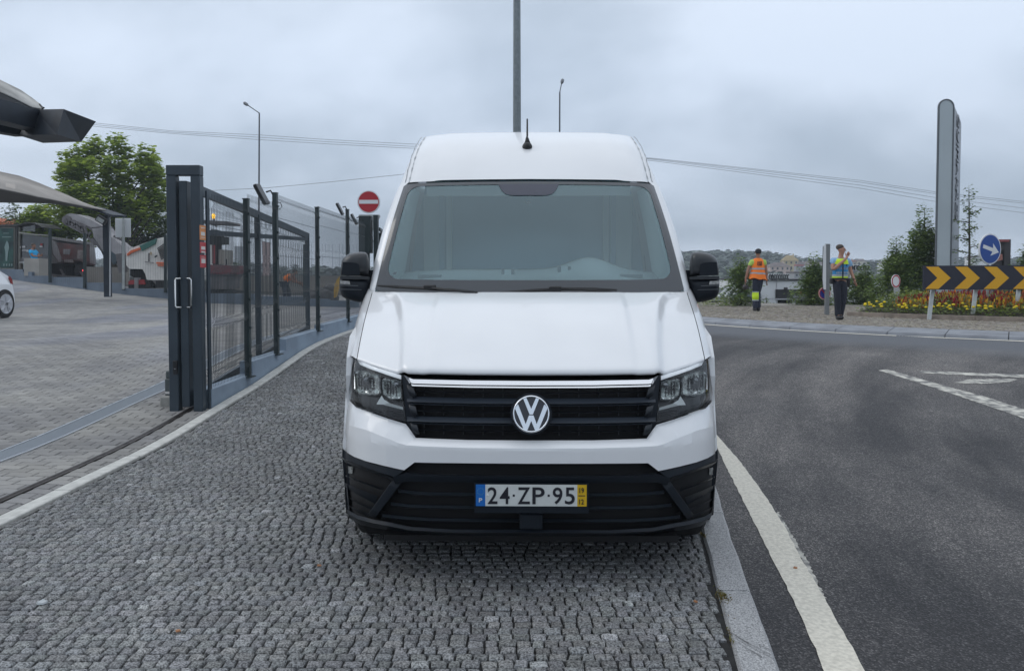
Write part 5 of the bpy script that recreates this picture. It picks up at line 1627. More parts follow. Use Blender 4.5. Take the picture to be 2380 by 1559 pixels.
for (ua, Ya), (ub, Yb) in (((116, 32.3), (197, 31.0)), ((197, 31.0), (287, 29.6)), ((287, 29.6), (384, 28.5)), ((384, 28.5), (560, 26.2)), ((560, 26.2), (708, 25.0)), ((708, 25.0), (845, 24.2))):
    n = int(abs(at(ub, 640, Yb).x - at(ua, 640, Ya).x) / .12)
    for i in range(n + 1):
        f = i / n; u = ua + (ub - ua) * f; Y = 1 / ((1 - f) / Ya + f / Yb)
        vt = 535 + (u - 116) * .09 if u < 400 else 560 + (u - 400) * .02; vb = 655 + (u - 116) * .08 if u < 400 else 676 + (u - 400) * .06
        a, b = at(u, vt, Y), at(u, vb, Y); mw.tube([a, b], .0028, 3, cap=False)
o = mw.build('wire_mesh', m_wire, wf); o['kind'] = 'stuff'
# --- canopy of the car park: post, shade sails, beams
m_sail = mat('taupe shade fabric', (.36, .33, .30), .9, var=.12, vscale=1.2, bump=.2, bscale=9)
m_sail_d = m_sail
m_beam = mat('dark blue canopy steel', (.014, .022, .034), .6, var=.25, vscale=2)
cp = empty('canopy', at(247, 690, 27.0), 0, 'taupe shade sail on a square dark post over the car park', 'canopy')
a, b = at(247.5, 500, 27.0), at(247.5, 690, 27.0)
mb = MB(); mb.box(((a.x), 27.0, (a.z + b.z) / 2), (.19, .19, a.z - b.z)); mb.build('post', m_beam, cp)
mb = MB(); a = at(255.5, 505, 26.9); b = at(255.5, 688, 26.9); mb.tube([a, b], .022, 6); mb.build('downpipe', mat('pipe grey', (.5, .51, .52), .5), cp)
def sheet(name, rows, m, par, th=.02, n=8):
    """loft between polylines, given thickness"""
    rr_ = []
    for P in rows: rr_.append([Vector(p) for p in P])
    nr, ncx = len(rr_), len(rr_[0]); vs = [p for r_ in rr_ for p in r_]; k = len(vs)
    vs += [p + Vector((0, .01, -th)) for p in vs]
    fs = grid_faces(nr, ncx); fs += [tuple(i + k for i in f[::-1]) for f in fs]
    ed = [(i * ncx, (i + 1) * ncx) for i in range(nr - 1)] + [(i * ncx + ncx - 1, (i + 1) * ncx + ncx - 1) for i in range(nr - 1)] + [(j, j + 1) for j in range(ncx - 1)] + [((nr - 1) * ncx + j, (nr - 1) * ncx + j + 1) for j in range(ncx - 1)]
    fs += [(a, b, b + k, a + k) for a, b in ed]
    return obj(name, vs, fs, m, par, True)
us = [-60, 0, 46, 90, 116, 154, 193, 222, 247]
topv = [385, 399, 409, 425, 436, 452, 470, 481, 488]; midv = [432, 437.5, 447, 457, 462, 470, 478, 484, 488.6]; botv = [469, 470, 470.5, 471.5, 472.5, 477, 483, 487, 490]
Yt = [25, 25.4, 25.8, 26.1, 26.3, 26.5, 26.7, 26.9, 27.0]
T_ = [at(u, v, y + 1.2 * (1 - k / 8)) for k, (u, v, y) in enumerate(zip(us, topv, Yt))]; M_ = [at(u, v, y - 4.2 * (1 - k / 8)) for k, (u, v, y) in enumerate(zip(us, midv, Yt))]
mid2 = [t.lerp(m__, .5) + Vector((0, 0, .06 * math.sin(k * .39))) for k, (t, m__) in enumerate(zip(T_, M_))]
B_ = [at(u, v, y + 2.5 * (1 - k / 8)) for k, (u, v, y) in enumerate(zip(us, botv, Yt))]
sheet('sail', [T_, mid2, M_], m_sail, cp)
sheet('sail_underside', [[p + Vector((0, .02, -.015)) for p in M_], [m__.lerp(b_, .5) + Vector((0, 0, .15 * (1 - k / 8))) for k, (m__, b_) in enumerate(zip(M_, B_))], B_], mat('shaded dark fabric', (.11, .105, .10), .9), cp)  # sail cloth again, with the underside's shade put into a darker colour
mb = MB(); mb.bar(at(215, 482, 27.6), at(278, 503, 26.4), .5, .07); mb.build('post_head', m_beam, cp)
fl = empty('canopy_floodlight', at(236, 512, 26.6), 0, 'small floodlight fixed at the head of the canopy post', 'floodlight')
mb = MB(); c = at(236, 511, 26.5); mb.box((0, 0, 0), (.36, .14, .24), bev=.02); Tm = Matrix.Rotation(R(32), 4, 'Y'); mb.v = [Tm @ w + c for w in mb.v]; mb.build('lamp_body', m_fl, fl)
mb = MB(); mb.box((0, -.08, -.02), (.26, .01, .14)); mb.v = [Tm @ w + c for w in mb.v]; mb.build('lamp_glass', m_sgrey, fl)
# upper canopy end in the top left corner
uc = empty('shade_canopy', at(20, 270, 10.4), 0, 'dark steel canopy arm with a tapered box end in the upper left corner', 'canopy')
def poly3(name, P, m, par, d=None):
    o = obj(name, [Vector(p) for p in P], [tuple(range(len(P)))], m, par); return o
Y1, Y2 = 10.0, 10.9
bx_ = [at(79, 255, Y2), at(148, 254, Y1 - .1), at(223, 283, Y2 + .3), at(43, 315, Y2), at(133, 313, Y1 - .1), at(189, 330, Y2 + .3), at(100, 333, Y2 + .9), at(150, 262, Y2 + 1.4)]
mb = MB(); mb.add(bx_[:3] + bx_[3:6] + [bx_[6], at(140, 268, Y2 + 1.2)], [(0, 1, 4, 3), (1, 2, 5, 4), (3, 4, 5, 6), (0, 3, 6, 7), (2, 7, 6, 5), (0, 7, 2, 1)]); o = mb.build('box_end', m_beam, uc); fixn(o)
mb = MB(); Ab, Bb = at(-90, 237, 9.2), at(88, 284, 10.9); mb.bar(Ab + Vector((0, 0, -.0)), Bb, .26, .27); mb.build('beam', m_beam, uc)
mb = MB(); mb.bar(at(-80, 288, 10.2), at(50, 310, 11.2), .2, .10); mb.build('lower_beam', m_beam, uc)
sl = [(-70, 150), (0, 186), (25, 198), (49, 210), (75, 228), (97, 246)]
sb = [(-70, 172), (0, 212), (25, 223), (49, 235), (75, 248), (97, 252)]
A_ = [at(u, v, 10.9 + .1 * k) for k, (u, v) in enumerate(sl)]; B2 = [at(u, v, 10.3 + .12 * k) for k, (u, v) in enumerate(sb)]
C2 = [at(u, v + 18 - k * 2.4, 11.2 + .1 * k) for k, (u, v) in enumerate(sb)]
midA = [p.lerp(q, .5) + Vector((0, -.02, .03)) for p, q in zip(A_, B2)]
sheet('rolled_sail', [A_, midA, B2], mat('pale sail cloth', (.46, .45, .42), .85, var=.25, vscale=3, bump=.4, bscale=12), uc)
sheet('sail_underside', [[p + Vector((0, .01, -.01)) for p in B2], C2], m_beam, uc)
mb = MB(); mb.tube([at(92, 243, 10.8), at(98, 250, 10.75), at(102, 251, 10.7), at(97, 255, 10.7), at(92, 256, 10.7)], .012, 6); mb.build('shackle', m_rubber, uc)
# --- back of a rectangular sign behind the post
rs = empty('sign_board', at(286, 670, 29.0), 0, 'plain rectangular back of a sign board on a pole right of the canopy post', 'sign')
for u0, u1 in ((267, 284.5), (288, 304)): vbox('panel', u0, u1, 507.5, 552, 29.0, .03, mat('sign back pale', (.55, .57, .58), .5), rs, .02)
a, b = at(286.5, 507, 28.9), at(286.5, 672, 28.9); mb = MB(); mb.bar(a, b, .07, .07); mb.build('pole', m_sgrey, rs)
# --- hot-hatch parked at the left edge (only its tail is in view)
m_cw = mat('white car paint', (.78, .80, .82), .22, coat=.7)
car = empty('parked_car', at(0, 736, 19.6), 0, 'white hatchback cut off by the left edge of the picture, parked on the pavers', 'car')
XC = -12.67
def cpt(u, v):
    Y = XC / ((u - CU) / FPX); return Vector((XC, Y, at(u, v, Y).z))
g_ = CP(-12.6, 18)
P0 = [Vector((XC, y, g_ + z)) for y, z in ((15.3, .25), (15.2, .45), (15.3, .72), (16.2, .92), (16.6, 1.0), (17.3, 1.42), (17.9, 1.50))]
P0 += [cpt(*p) for p in ((-25, 590), (-5, 606), (0, 621), (9, 630), (22, 641), (27, 650), (29, 662), (33, 684), (34, 700), (32, 712), (29, 718), (24, 722))]
P0 += [cpt(-8, 722), Vector((XC, 16.6, g_ + .22))]
n = len(P0); vs = []
for dx_, k_ in ((.05, .96), (0, 1), (-.3, 1), (-1.45, 1), (-1.75, .96)):
    for p in P0:
        zz = p.z - g_; tuck = .16 * sm(.9, 1.45, zz)
        xx = p.x + (-dx_ if dx_ > 0 else dx_)
        if dx_ in (.05, 0): xx -= tuck
        if dx_ in (-1.45, -1.75): xx += tuck
        vs.append(Vector((xx, 17.4 + (p.y - 17.4) * k_ if dx_ == -1.75 else p.y, p.z)))
vs = vs[n:]
fs = [(i * n + k, i * n + (k + 1) % n, (i + 1) * n + (k + 1) % n, (i + 1) * n + k) for i in range(3) for k in range(n)] + [tuple(range(n)), tuple(3 * n + k for k in range(n))]
fixn(obj('body', vs, fs, m_cw, car))
wc = cpt(10.7, 706); wr = .322
def xl(name, prof, m, par, off=0): mb = MB(); mb.lathe([(r_, h_) for r_, h_ in prof], wc + Vector((off, 0, 0)), 32, 'X'); return mb.build(name, m, par)
xl('wheel_arch', [(wr * 1.12, -.02), (wr * 1.12, .006)], m_deep, car)
wh = empty('wheel', (0, 0, 0)); wh.parent = car
xl('tyre', [(wr * .72, .02), (wr * .96, .022), (wr, .0), (wr, -.16)], m_tyre, wh, .004)
xl('rim_barrel', [(wr * .72, .0), (wr * .74, .024)], mat('rim shadow', (.05, .05, .055), .5), wh, .004)
m_alloy = mat('alloy silver', (.62, .63, .66), .3, .7)
for k in range(10):
    a = 2 * math.pi * (k // 2) / 5 + (.17 if k % 2 else -.17) + .3
    mb = MB(); c = wc + Vector((.035, 0, 0)); mb.bar(c, c + Vector((0, math.cos(a) * wr * .70, math.sin(a) * wr * .70)), .03, .035, up=(1, 0, 0)); mb.build('spoke', m_alloy, wh)
xl('rim', [(wr * .68, .03), (wr * .76, .034), (wr * .77, .02)], m_alloy, wh, .004)
xl('hub_cap', [(.045, .02), (.04, .045)], m_alloy, wh, .004)
P = [cpt(23, 642), cpt(28, 650), cpt(29.5, 661), cpt(25, 659), cpt(22, 648)]
mb = MB(); mb.prism([p + Vector((.006, .01, 0)) for p in P], (-.4, 0, 0)); mb.build('tail_light', mat('tail light red', (.25, .03, .03), .2), car)
P = [Vector((XC - .07, y, g_ + z)) for y, z in ((16.9, 1.06), (17.4, 1.38), (18.3, 1.42), (18.75, 1.2), (18.5, 1.06))]
mb = MB(); mb.prism(P, (-.02, 0, 0)); mb.build('side_window', m_dglass, car)
# ================================================================== TREES
def leaf_mat(name, a, b, tr=.25):
    if name in MATS: return MATS[name]
    m = bpy.data.materials.new(name); m.use_nodes = True; t = m.node_tree; bs = t.nodes['Principled BSDF']; o = t.nodes['Material Output']
    bs.inputs['Roughness'].default_value = .55
    at_ = N(t, 'ShaderNodeAttribute'); at_.attribute_name = 'tint'
    mm = N(t, 'ShaderNodeMix', data_type='RGBA'); mm.inputs[6].default_value = (*a, 1); mm.inputs[7].default_value = (*b, 1)
    sp = N(t, 'ShaderNodeSeparateColor'); t.links.new(at_.outputs['Color'], sp.inputs[0]); t.links.new(sp.outputs[0], mm.inputs[0])
    t.links.new(mm.outputs[2], bs.inputs['Base Color'])
    tl = N(t, 'ShaderNodeBsdfTranslucent'); t.links.new(mm.outputs[2], tl.inputs['Color'])
    mx_ = N(t, 'ShaderNodeMixShader'); mx_.inputs[0].default_value = tr
    t.links.new(bs.outputs[0], mx_.inputs[1]); t.links.new(tl.outputs[0], mx_.inputs[2]); t.links.new(mx_.outputs[0], o.inputs['Surface'])
    MATS[name] = m; return m
m_bark = mat('bark', (.085, .07, .055), .95, var=.3, vscale=9, bump=.5, bscale=30)
def add_leaf(vs, fs, tt, c, s, nrm_up, tint, rs):
    """a single pointed leaf: four-cornered blade folded on its midrib"""
    a = rs.uniform(0, 6.283); d = Vector((math.cos(a), math.sin(a), rs.uniform(-.6, .35))).normalized()
    sd = d.cross(Vector((rs.uniform(-.4, .4), rs.uniform(-.4, .4), 1))).normalized()
    n = len(vs); vs += [c, c + d * s * .5 + sd * s * .38, c + d * s, c + d * s * .5 - sd * s * .38 + Vector((0, 0, s * .05))]
    fs.append((n, n + 1, n + 2, n + 3)); tt.append((tint, 0, 0))
def cloud_crown(name, c, clumps, leaf, per, m, par, rs, hang=.2):
    """clumps: list of (centre, radius)"""
    vs, fs, tt = [], [], []
    for cc, r in clumps:
        base = rs.uniform(.15, .75)
        for i in range(int(per * r * r)):
            v = Vector((rs.gauss(0, 1), rs.gauss(0, 1), rs.gauss(0, 1))).normalized() * r * rs.uniform(.45, 1.0) ** .6
            v.z *= .8
            add_leaf(vs, fs, tt, cc + v, leaf * rs.uniform(.6, 1.3), 0, min(1, max(0, base + rs.uniform(-.3, .3))), rs)
    o = obj(name, vs, fs, m, par); set_tint(o.data, tt); return o
def limb_tree(name, base, h, trunk_r, ctr, rx, rz, label, m_leaf_, leaf, per, seed, ncl=60, rcl=(.5, .9), cat='tree', group=None, ry=None, top_spikes=0, clear=.25):
    rs = random.Random(seed); base = Vector(base); ctr = Vector(ctr); ry = ry or rx
    t = empty(name, base, 0, label, cat, group)
    mb = MB()
    fork = base.lerp(Vector((ctr.x, ctr.y, ctr.z - rz)), 1.0)
    fork.z = base.z + h * clear
    mb.tube([base, base.lerp(fork, .5) + Vector((.03 * h * .1, 0, 0)), fork, ctr + Vector((0, 0, rz * .3))], [trunk_r, trunk_r * .8, trunk_r * .65, trunk_r * .15], 8)
    clumps = []
    for i in range(ncl):
        while True:
            v = Vector((rs.uniform(-1, 1), rs.uniform(-1, 1), rs.uniform(-1, 1)))
            if v.length < 1: break
        v = v.normalized() * (v.length ** .55)
        k = 1 + .14 * noise.noise(v * 2.2 + Vector((seed, 0, 0)))
        r = rs.uniform(*rcl) * (1 - .35 * v.length)
        p = ctr + Vector((v.x * rx * k, v.y * ry * k, v.z * rz * k * (1 if v.z > 0 else .8)))
        clumps.append((p, r))
        if i % 4 == 0:
            q = fork.lerp(ctr, rs.uniform(.0, .9)); mb.tube([q, q.lerp(p, .5) + Vector((0, 0, -.1)), p], [trunk_r * .3, trunk_r * .18, trunk_r * .05], 5)
    for i in range(top_spikes):
        a = rs.uniform(-.95, .95); x = ctr.x + a * rx; z = ctr.z + rz * math.sqrt(max(0, 1 - a * a))
        for q in range(4): clumps.append((Vector((x, ctr.y + rs.uniform(-.3, .3) * ry, z + q * .28 * rcl[1])), rcl[1] * (.5 - .1 * q)))
    mb.build('trunk', m_bark, t)
    cloud_crown('crown', ctr, clumps, leaf, per, m_leaf_, t, rs)
    return t
lm_maple = leaf_mat('bright green maple leaf', (.14, .22, .04), (.46, .56, .10), .5)
lm_dark = leaf_mat('dark green leaf', (.035, .065, .022), (.12, .17, .05), .35)
lm_gink = leaf_mat('ginkgo leaf', (.075, .14, .045), (.28, .37, .085), .42)
lm_far = leaf_mat('far green leaf', (.035, .06, .035), (.10, .14, .06))
Y = 40
limb_tree('maple_tree', (at(262, 690, Y).x, Y, .6), 5, .22, at(262, 462, Y), 2.7, 2.4, 'large bright green leafy tree rising behind the canopy post and the milling machine', lm_maple, .27, 300, 3, ncl=135, rcl=(.6, 1.05), top_spikes=16, ry=2.2, clear=.12)
limb_tree('maple_tree', (at(120, 640, 43).x, 43, .8), 4, .18, at(125, 525, 43), 1.7, 1.1, 'lower green tree behind the dump truck and the bus shelter', lm_maple, .25, 300, 5, ncl=80, rcl=(.55, .95), ry=1.6, clear=.12)
limb_tree('leafy_tree', (at(48, 640, 42).x, 42, 1.2), 4, .14, at(46, 500, 42), .85, .62, 'small dark tree with open crown showing sky at the far left', lm_dark, .19, 170, 8, ncl=22, rcl=(.35, .6))
limb_tree('leafy_tree', (at(352, 600, 46).x, 46, .6), 4, .16, at(345, 540, 46), 1.6, 1.5, 'dark tree at the right of the bright maple behind the gate portal', lm_dark, .25, 260, 12, ncl=60, rcl=(.5, .9), clear=.12)
for k, (u, v, Y, r, rz_, lb) in enumerate(((553, 624, 90, 1.9, 1.0, 'small distant bush seen through the fence left of the first inner gate upright'), (665, 648, 70, 1.5, .4, 'low distant shrubs seen through the fence behind the bending worker'), (905, 600, 80, 2.2, 1.6, 'distant tree hidden mostly behind the van pillar'))):
    limb_tree('distant_tree', (at(u, 660, Y).x, Y, at(u, 668, Y).z), 2, .1, at(u, v, Y), r, rz_, lb, lm_far, .3, 60, 30 + k, ncl=16, rcl=(.6, 1.0), clear=.1)
def ginkgo(u, Y, vbase, vtop, label, seed, spread=1.0, branches=9, leaf=.10, dens=1.0, low=.12, clump=.26, bushy=0.0, side=0):
    rs = random.Random(seed); b = at(u, vbase, Y); tp = at(u, vtop, Y); H = tp.z - b.z
    t = empty('young_tree', b, 0, label, 'tree', 'young trees in and behind the roundabout')
    mb = MB(); mb.tube([b, b.lerp(tp, .5) + Vector((.02, 0, 0)), tp], [.05, .032, .008], 7)
    clumps = []
    for i in range(int(10 * dens) + 2):
        f = .55 + .45 * i / (10 * dens + 1); clumps.append((b.lerp(tp, f) + Vector((rs.uniform(-.06, .06), rs.uniform(-.06, .06), 0)), clump * (.85 - .35 * (f - .55))))
    for i in range(branches):
        f = low + (.88 - low) * (i + rs.uniform(-.3, .3)) / branches; f = min(max(f, low), .9)
        p = b.lerp(tp, f); L = spread * (1.15 - f) * H * .42 * rs.uniform(.7, 1.25)
        a = i * 2.4 + rs.uniform(-.4, .4)
        if side and math.cos(a) * side < -.2: a = math.pi - a
        q = p + Vector((math.cos(a) * L, math.sin(a) * L * .8, L * rs.uniform(.05, .4)))
        mb.tube([p, p.lerp(q, .5) + Vector((0, 0, .04)), q], [.018, .012, .004], 5)
        n = max(3, int(L / .16))
        for k in range(n):
            g = (k + 1) / n; clumps.append((p.lerp(q, g) + Vector((0, 0, .03)), clump * (.72 - .3 * g)))
    for i in range(int(bushy * 40)):
        f = rs.uniform(low, .75); a = rs.uniform(0, 6.28); L = spread * (1.1 - f) * H * .34 * rs.uniform(.1, 1)
        clumps.append((b.lerp(tp, f) + Vector((math.cos(a) * L, math.sin(a) * L, rs.uniform(-.1, .1))), clump * rs.uniform(.8, 1.3)))
    mb.build('trunk', m_bark, t)
    cloud_crown('crown', tp, clumps, leaf, 620 * dens, lm_gink, t, rs)
    return t
ginkgo(1721, 27, 735, 600, 'young tree with spiky top standing left of the worker in the orange vest', 41, 1.0, 11, bushy=.9, clump=.33)
ginkgo(1890, 28, 735, 596, 'bushy young tree between the shop front and the no parking sign', 42, 1.05, 12, bushy=1.5, clump=.36)
ginkgo(2010, 29, 735, 622, 'low spreading green tree right behind the police officer', 43, 1.5, 11, bushy=1.8, clump=.38)
ginkgo(2082, 27, 725, 560, 'young tree with tall thin leader behind the red ringed sign', 44, 1.25, 13, bushy=2.0, clump=.38, low=.15)
ginkgo(2148, 26, 720, 484, 'tall dark bushy young tree directly left of the grey totem sign', 45, .80, 16, bushy=2.6, clump=.38, low=.22)
ginkgo(2251, 25, 715, 439, 'tall slender tree with tiered horizontal branches right of the totem sign', 46, .85, 12, dens=1.1, clump=.23, low=.25)
ginkgo(2400, 24, 715, 560, 'young tree cut off by the right edge above the chevron board', 47, 1.1, 9, bushy=1.2, clump=.34, side=-1)
ginkgo(1780, 30, 745, 690, 'low creeping branch in front of the white wall beside the worker', 48, 2.2, 5, clump=.16, low=.05, dens=.7)
# scrub at the island's back edge
lm_scrub = leaf_mat('olive scrub', (.08, .11, .03), (.24, .28, .07), .3)
rs = random.Random(9); clumps = []
for i in range(60):
    u = rs.uniform(1625, 1745); Y = rs.uniform(27, 31); clumps.append((at(u, rs.uniform(700, 722), Y), rs.uniform(.2, .42)))
o = cloud_crown('scrub', None, clumps, .09, 300, lm_scrub, None, rs); tag(o, kind='stuff')

# ================================================================== FAR RIGHT: buildings, hill, signs
m_far_tree = leaf_mat('hazy wood', (.030, .050, .040), (.062, .092, .055), .1)
rs = random.Random(21); vs, fs, tt = [], [], []
def farwood(u0, u1, Y0, Y1, n, s, vlo=None):
    for i in range(n):
        u = rs.uniform(u0, u1); Y = rs.uniform(Y0, Y1); x = (u - CU) / FPX * Y; z = farz(x, Y)
        c = Vector((x, Y, z + s * .4)); k = 26; b0 = rs.uniform(.1, .8)
        for q in range(k):
            v = Vector((rs.gauss(0, 1), rs.gauss(0, 1), abs(rs.gauss(0, .8)))).normalized() * s * rs.uniform(.6, 1.1)
            add_leaf(vs, fs, tt, c + v, s * .8, 0, min(1, max(0, b0 + rs.uniform(-.2, .3))), rs)
farwood(1560, 1830, 170, 420, 700, 3.2); farwood(1780, 2450, 200, 420, 620, 2.8); farwood(-60, 1250, 180, 420, 420, 3.0)
o = obj('woodland', vs, fs, m_far_tree); set_tint(o.data, tt); tag(o, kind='stuff')
m_rooft = mat('terracotta roof', (.24, .085, .055), .9, var=.2, vscale=.8); m_roofg = mat('grey brown roof', (.16, .13, .125), .9, var=.2, vscale=.8)
m_win = mat('dark window', (.03, .035, .045), .2)
WALLS = {'pink': (.60, .46, .40), 'cream': (.66, .60, .46), 'white': (.78, .78, .78), 'grey': (.34, .34, .35), 'sand': (.46, .40, .32), 'yellow': (.52, .42, .24)}
def house(u, v, wpx, hpx, Y, wall, roof, label, rows=2, cols=4, rz=0.0, name='house', flat=False):
    b = at(u, v, Y); w = wpx / FPX * Y; h = hpx / FPX * Y; d = w * .7
    e_ = empty(name, b, rz, label, 'house', 'houses on the far hillside')
    mw = mat('wall ' + wall, WALLS[wall], .9)
    T = Matrix.Translation(b) @ Matrix.Rotation(rz, 4, 'Z')
    def part(n_, mb, m): mb.v = [T @ q for q in mb.v]; return mb.build(n_, m, e_)
    mb = MB(); mb.box((0, d / 2, h / 2 - 1), (w, d, h + 2)); part('wall', mb, mw)
    if flat: mb = MB(); mb.box((0, d / 2, h + .15), (w * 1.04, d * 1.04, .3)); part('roof', mb, roof)
    else:
        o_ = w * .04; rh = h * .38; mb = MB()
        mb.add([(-w / 2 - o_, -o_, h), (w / 2 + o_, -o_, h), (w / 2 + o_, d + o_, h), (-w / 2 - o_, d + o_, h), (-w * .2, d / 2, h + rh), (w * .2, d / 2, h + rh)], [(0, 1, 5, 4), (2, 3, 4, 5), (1, 2, 5), (3, 0, 4), (3, 2, 1, 0)]); part('roof', mb, roof)
        mb = MB(); mb.box((w * .25, d * .5, h + rh * .9), (w * .07, w * .07, rh * .7)); part('chimney', mb, mw)
    for r_ in range(rows):
        for c in range(cols):
            mb = MB(); mb.box((-w / 2 + w * (c + .5) / cols, -.03, h * (r_ + .5) / rows + h * .03), (w / cols * .34, .06, h / rows * .42)); part('window', mb, m_win)
Yh = 230
house(1812, 643, 46, 24, 215, 'pink', m_roofg, 'pink house with a brown hipped roof on the hill right of the worker', 2, 4)
house(1838, 640, 34, 34, 235, 'yellow', mat('ochre roof', (.34, .26, .13), .9), 'yellow house with rounded ochre roof highest on the hill', 3, 3)
house(1862, 644, 22, 26, 225, 'white', m_roofg, 'narrow white house beside the red awning on the hill', 2, 2)
house(1886, 640, 44, 24, 245, 'white', m_roofg, 'broad white house with brown roof left of the sign pole', 2, 4)
house(1911, 634, 26, 18, 270, 'grey', m_roofg, 'grey house just left of the sign pole on the skyline', 1, 3)
house(1976, 622, 30, 14, 270, 'sand', m_rooft, 'sand house with red roof on the hill right of the officer', 1, 3)
house(2002, 620, 26, 13, 285, 'cream', m_roofg, 'cream house with grey roof right of the sand house', 1, 2)
house(2075, 625, 44, 15, 250, 'white', m_roofg, 'wide white house on the hill behind the red ringed sign', 1, 4)
house(2104, 618, 30, 14, 270, 'grey', m_roofg, 'grey house left of the totem on the hill', 1, 2)
house(2290, 610, 54, 12, 240, 'white', m_roofg, 'long white house behind the blue arrow sign', 1, 5, flat=True)
house(1880, 655, 70, 20, 150, 'grey', m_roofg, 'grey building with pale sheds below the houses behind the roof letters', 2, 6, flat=True)
house(1795, 636, 18, 14, 225, 'white', m_roofg, 'small white house left of the pink house', 2, 2)
house(1858, 622, 18, 4, 205, 'grey', mat('red awning', (.42, .05, .05), .7), 'low shed with bright red roof below the white house', 1, 2, flat=True)
# white commercial building below the island
m_wb = mat('white render', (.78, .79, .80), .85, var=.05, vscale=.3); m_dk = mat('dark fascia', (.022, .019, .022), .5)
Yb = 46
wbld = empty('commercial_building', at(1900, 760, Yb), 0, 'white flat roofed shop building behind the roundabout with dark fascia and shop window', 'building')
def wb(name, u0, u1, v0, v1, Y, d, m, bev=0): return vbox(name, u0, u1, v0, v1, Y, d, m, wbld, bev)
wb('wall', 1765, 1803.5, 652, 760, Yb, 14, m_wb); wb('wall', 1803.5, 1925, 652, 672.6, Yb, 14, m_wb); wb('wall', 1925, 2092, 652, 760, Yb, 14, m_wb)
wb('parapet', 1764, 2093, 648.5, 652, Yb - .1, 14.2, m_dk)
wb('fascia', 1803.5, 1925, 672.6, 696, Yb - .15, .3, m_dk)
wb('shop_glass', 1806, 1925, 697, 760, Yb + .3, .05, m_dglass)
wb('shop_interior', 1804, 1925, 697, 760, Yb + 3, .1, mat('dim shop interior', (.10, .12, .15), .9, var=.7, vscale=1.0, col2=(.03, .035, .04)))
for u in (1805.2, 1842, 1846, 1883, 1923): wb('mullion', u, u + 1.2, 696, 760, Yb + .12, .12, m_wb)
wb('window_head', 1804, 1925, 696, 697.4, Yb + .08, .12, m_wb)
wb('wall_lamp', 1828, 1830, 668, 674, Yb - .5, .5, m_dk)
m_lred = mat('fascia red lettering', (.6, .12, .08), .5)
text('fascia_lettering', 'SERVICO DE REPARACAO', at(1870, 688.8, Yb - .17), (1, 0, 0), (0, 0, 1), 1.45, .16, m_swhite, wbld, .01)
text('fascia_logo', 'ARTES', at(1865, 680.5, Yb - .17), (1, 0, 0), (0, 0, 1), .62, .14, m_lred, wbld, .01)
def roofletters(s, u0, u1, v0, v1, Y, m, edge, label):
    e_ = empty('roof_letters', at((u0 + u1) / 2, v1, Y), 0, label, 'sign')
    a, b = at(u0, v0, Y), at(u1, v1, Y)
    text('letters_edge', s, ((a.x + b.x) / 2, Y + .05, (a.z + b.z) / 2), (1, 0, 0), (0, 0, 1), b.x - a.x + .08, a.z - b.z + .06, edge, e_, .02, .05)
    text('letters', s, ((a.x + b.x) / 2, Y, (a.z + b.z) / 2), (1, 0, 0), (0, 0, 1), b.x - a.x, a.z - b.z, m, e_, .06)
    for f in (.1, .5, .9):
        mb = MB(); x = a.x + (b.x - a.x) * f; mb.bar((x, Y + .12, b.z + .1), (x, Y + .12, at(u0, 652, Y).z), .06, .06); mb.build('stand', m_sgrey, e_)
m_lblk = mat('letter black', (.02, .02, .022), .5)
roofletters('sabero', 1880, 1912, 612, 628, 45, m_lblk, m_swhite, 'large black letters on the roof left of the sign pole')
roofletters('orecha', 1974, 2020, 611, 628, 45, m_lblk, m_swhite, 'large black letters on the roof right of the officer')
roofletters('ceccccccc', 1786, 1833, 637.5, 649, 45, m_lblk, m_swhite, 'row of small white edged letters on the roof right of the worker')
roofletters('bar', 1872, 1902, 636, 648.5, 45, m_lblk, m_swhite, 'small roof letters behind the bushy young tree')
roofletters('gril', 1977, 1998, 636, 648.5, 45, m_lblk, m_swhite, 'small roof letters below the large ones right of the officer')
# dark building with sloping beams behind the mirror
db = empty('dark_building', at(1720, 740, 44), 0, 'dark low building with long sloping roof beams between mirror and worker', 'building')
mslr = mat('slate roof', (.05, .062, .062), .7)
P = [at(1600, 712, 43), at(1705, 652, 52), at(1768, 652, 52), at(1768, 690, 43), at(1600, 690, 43)]
vs = [at(1655, 690, 43.5), at(1768, 690, 43.5), at(1768, 645, 52), at(1745, 640, 52)]
mb = MB(); mb.add([at(1600, 692, 43.5), at(1768, 692, 43.5), at(1768, 650, 56), at(1740, 650, 56)], [(0, 1, 2, 3)]); mb.build('roof', mslr, db)
vbox('wall', 1600, 1768, 690, 770, 44.5, 8, mat('dark render', (.03, .035, .045), .8), db)
vbox('eaves', 1600, 1768, 685, 691, 43.6, .5, mat('eaves grey', (.16, .19, .22), .7), db)
for a, b in (((1682, 693), (1725, 652)), ((1690, 700), (1740, 652)), ((1668, 693), (1712, 652))):
    mb = MB(); mb.bar(at(a[0], a[1], 43.0), at(b[0], b[1], 48), .16, .2); mb.build('roof_beam', m_sgrey, db)
vbox('pillar', 1677, 1687, 690, 740, 43.4, .4, MATS['eaves grey'], db)
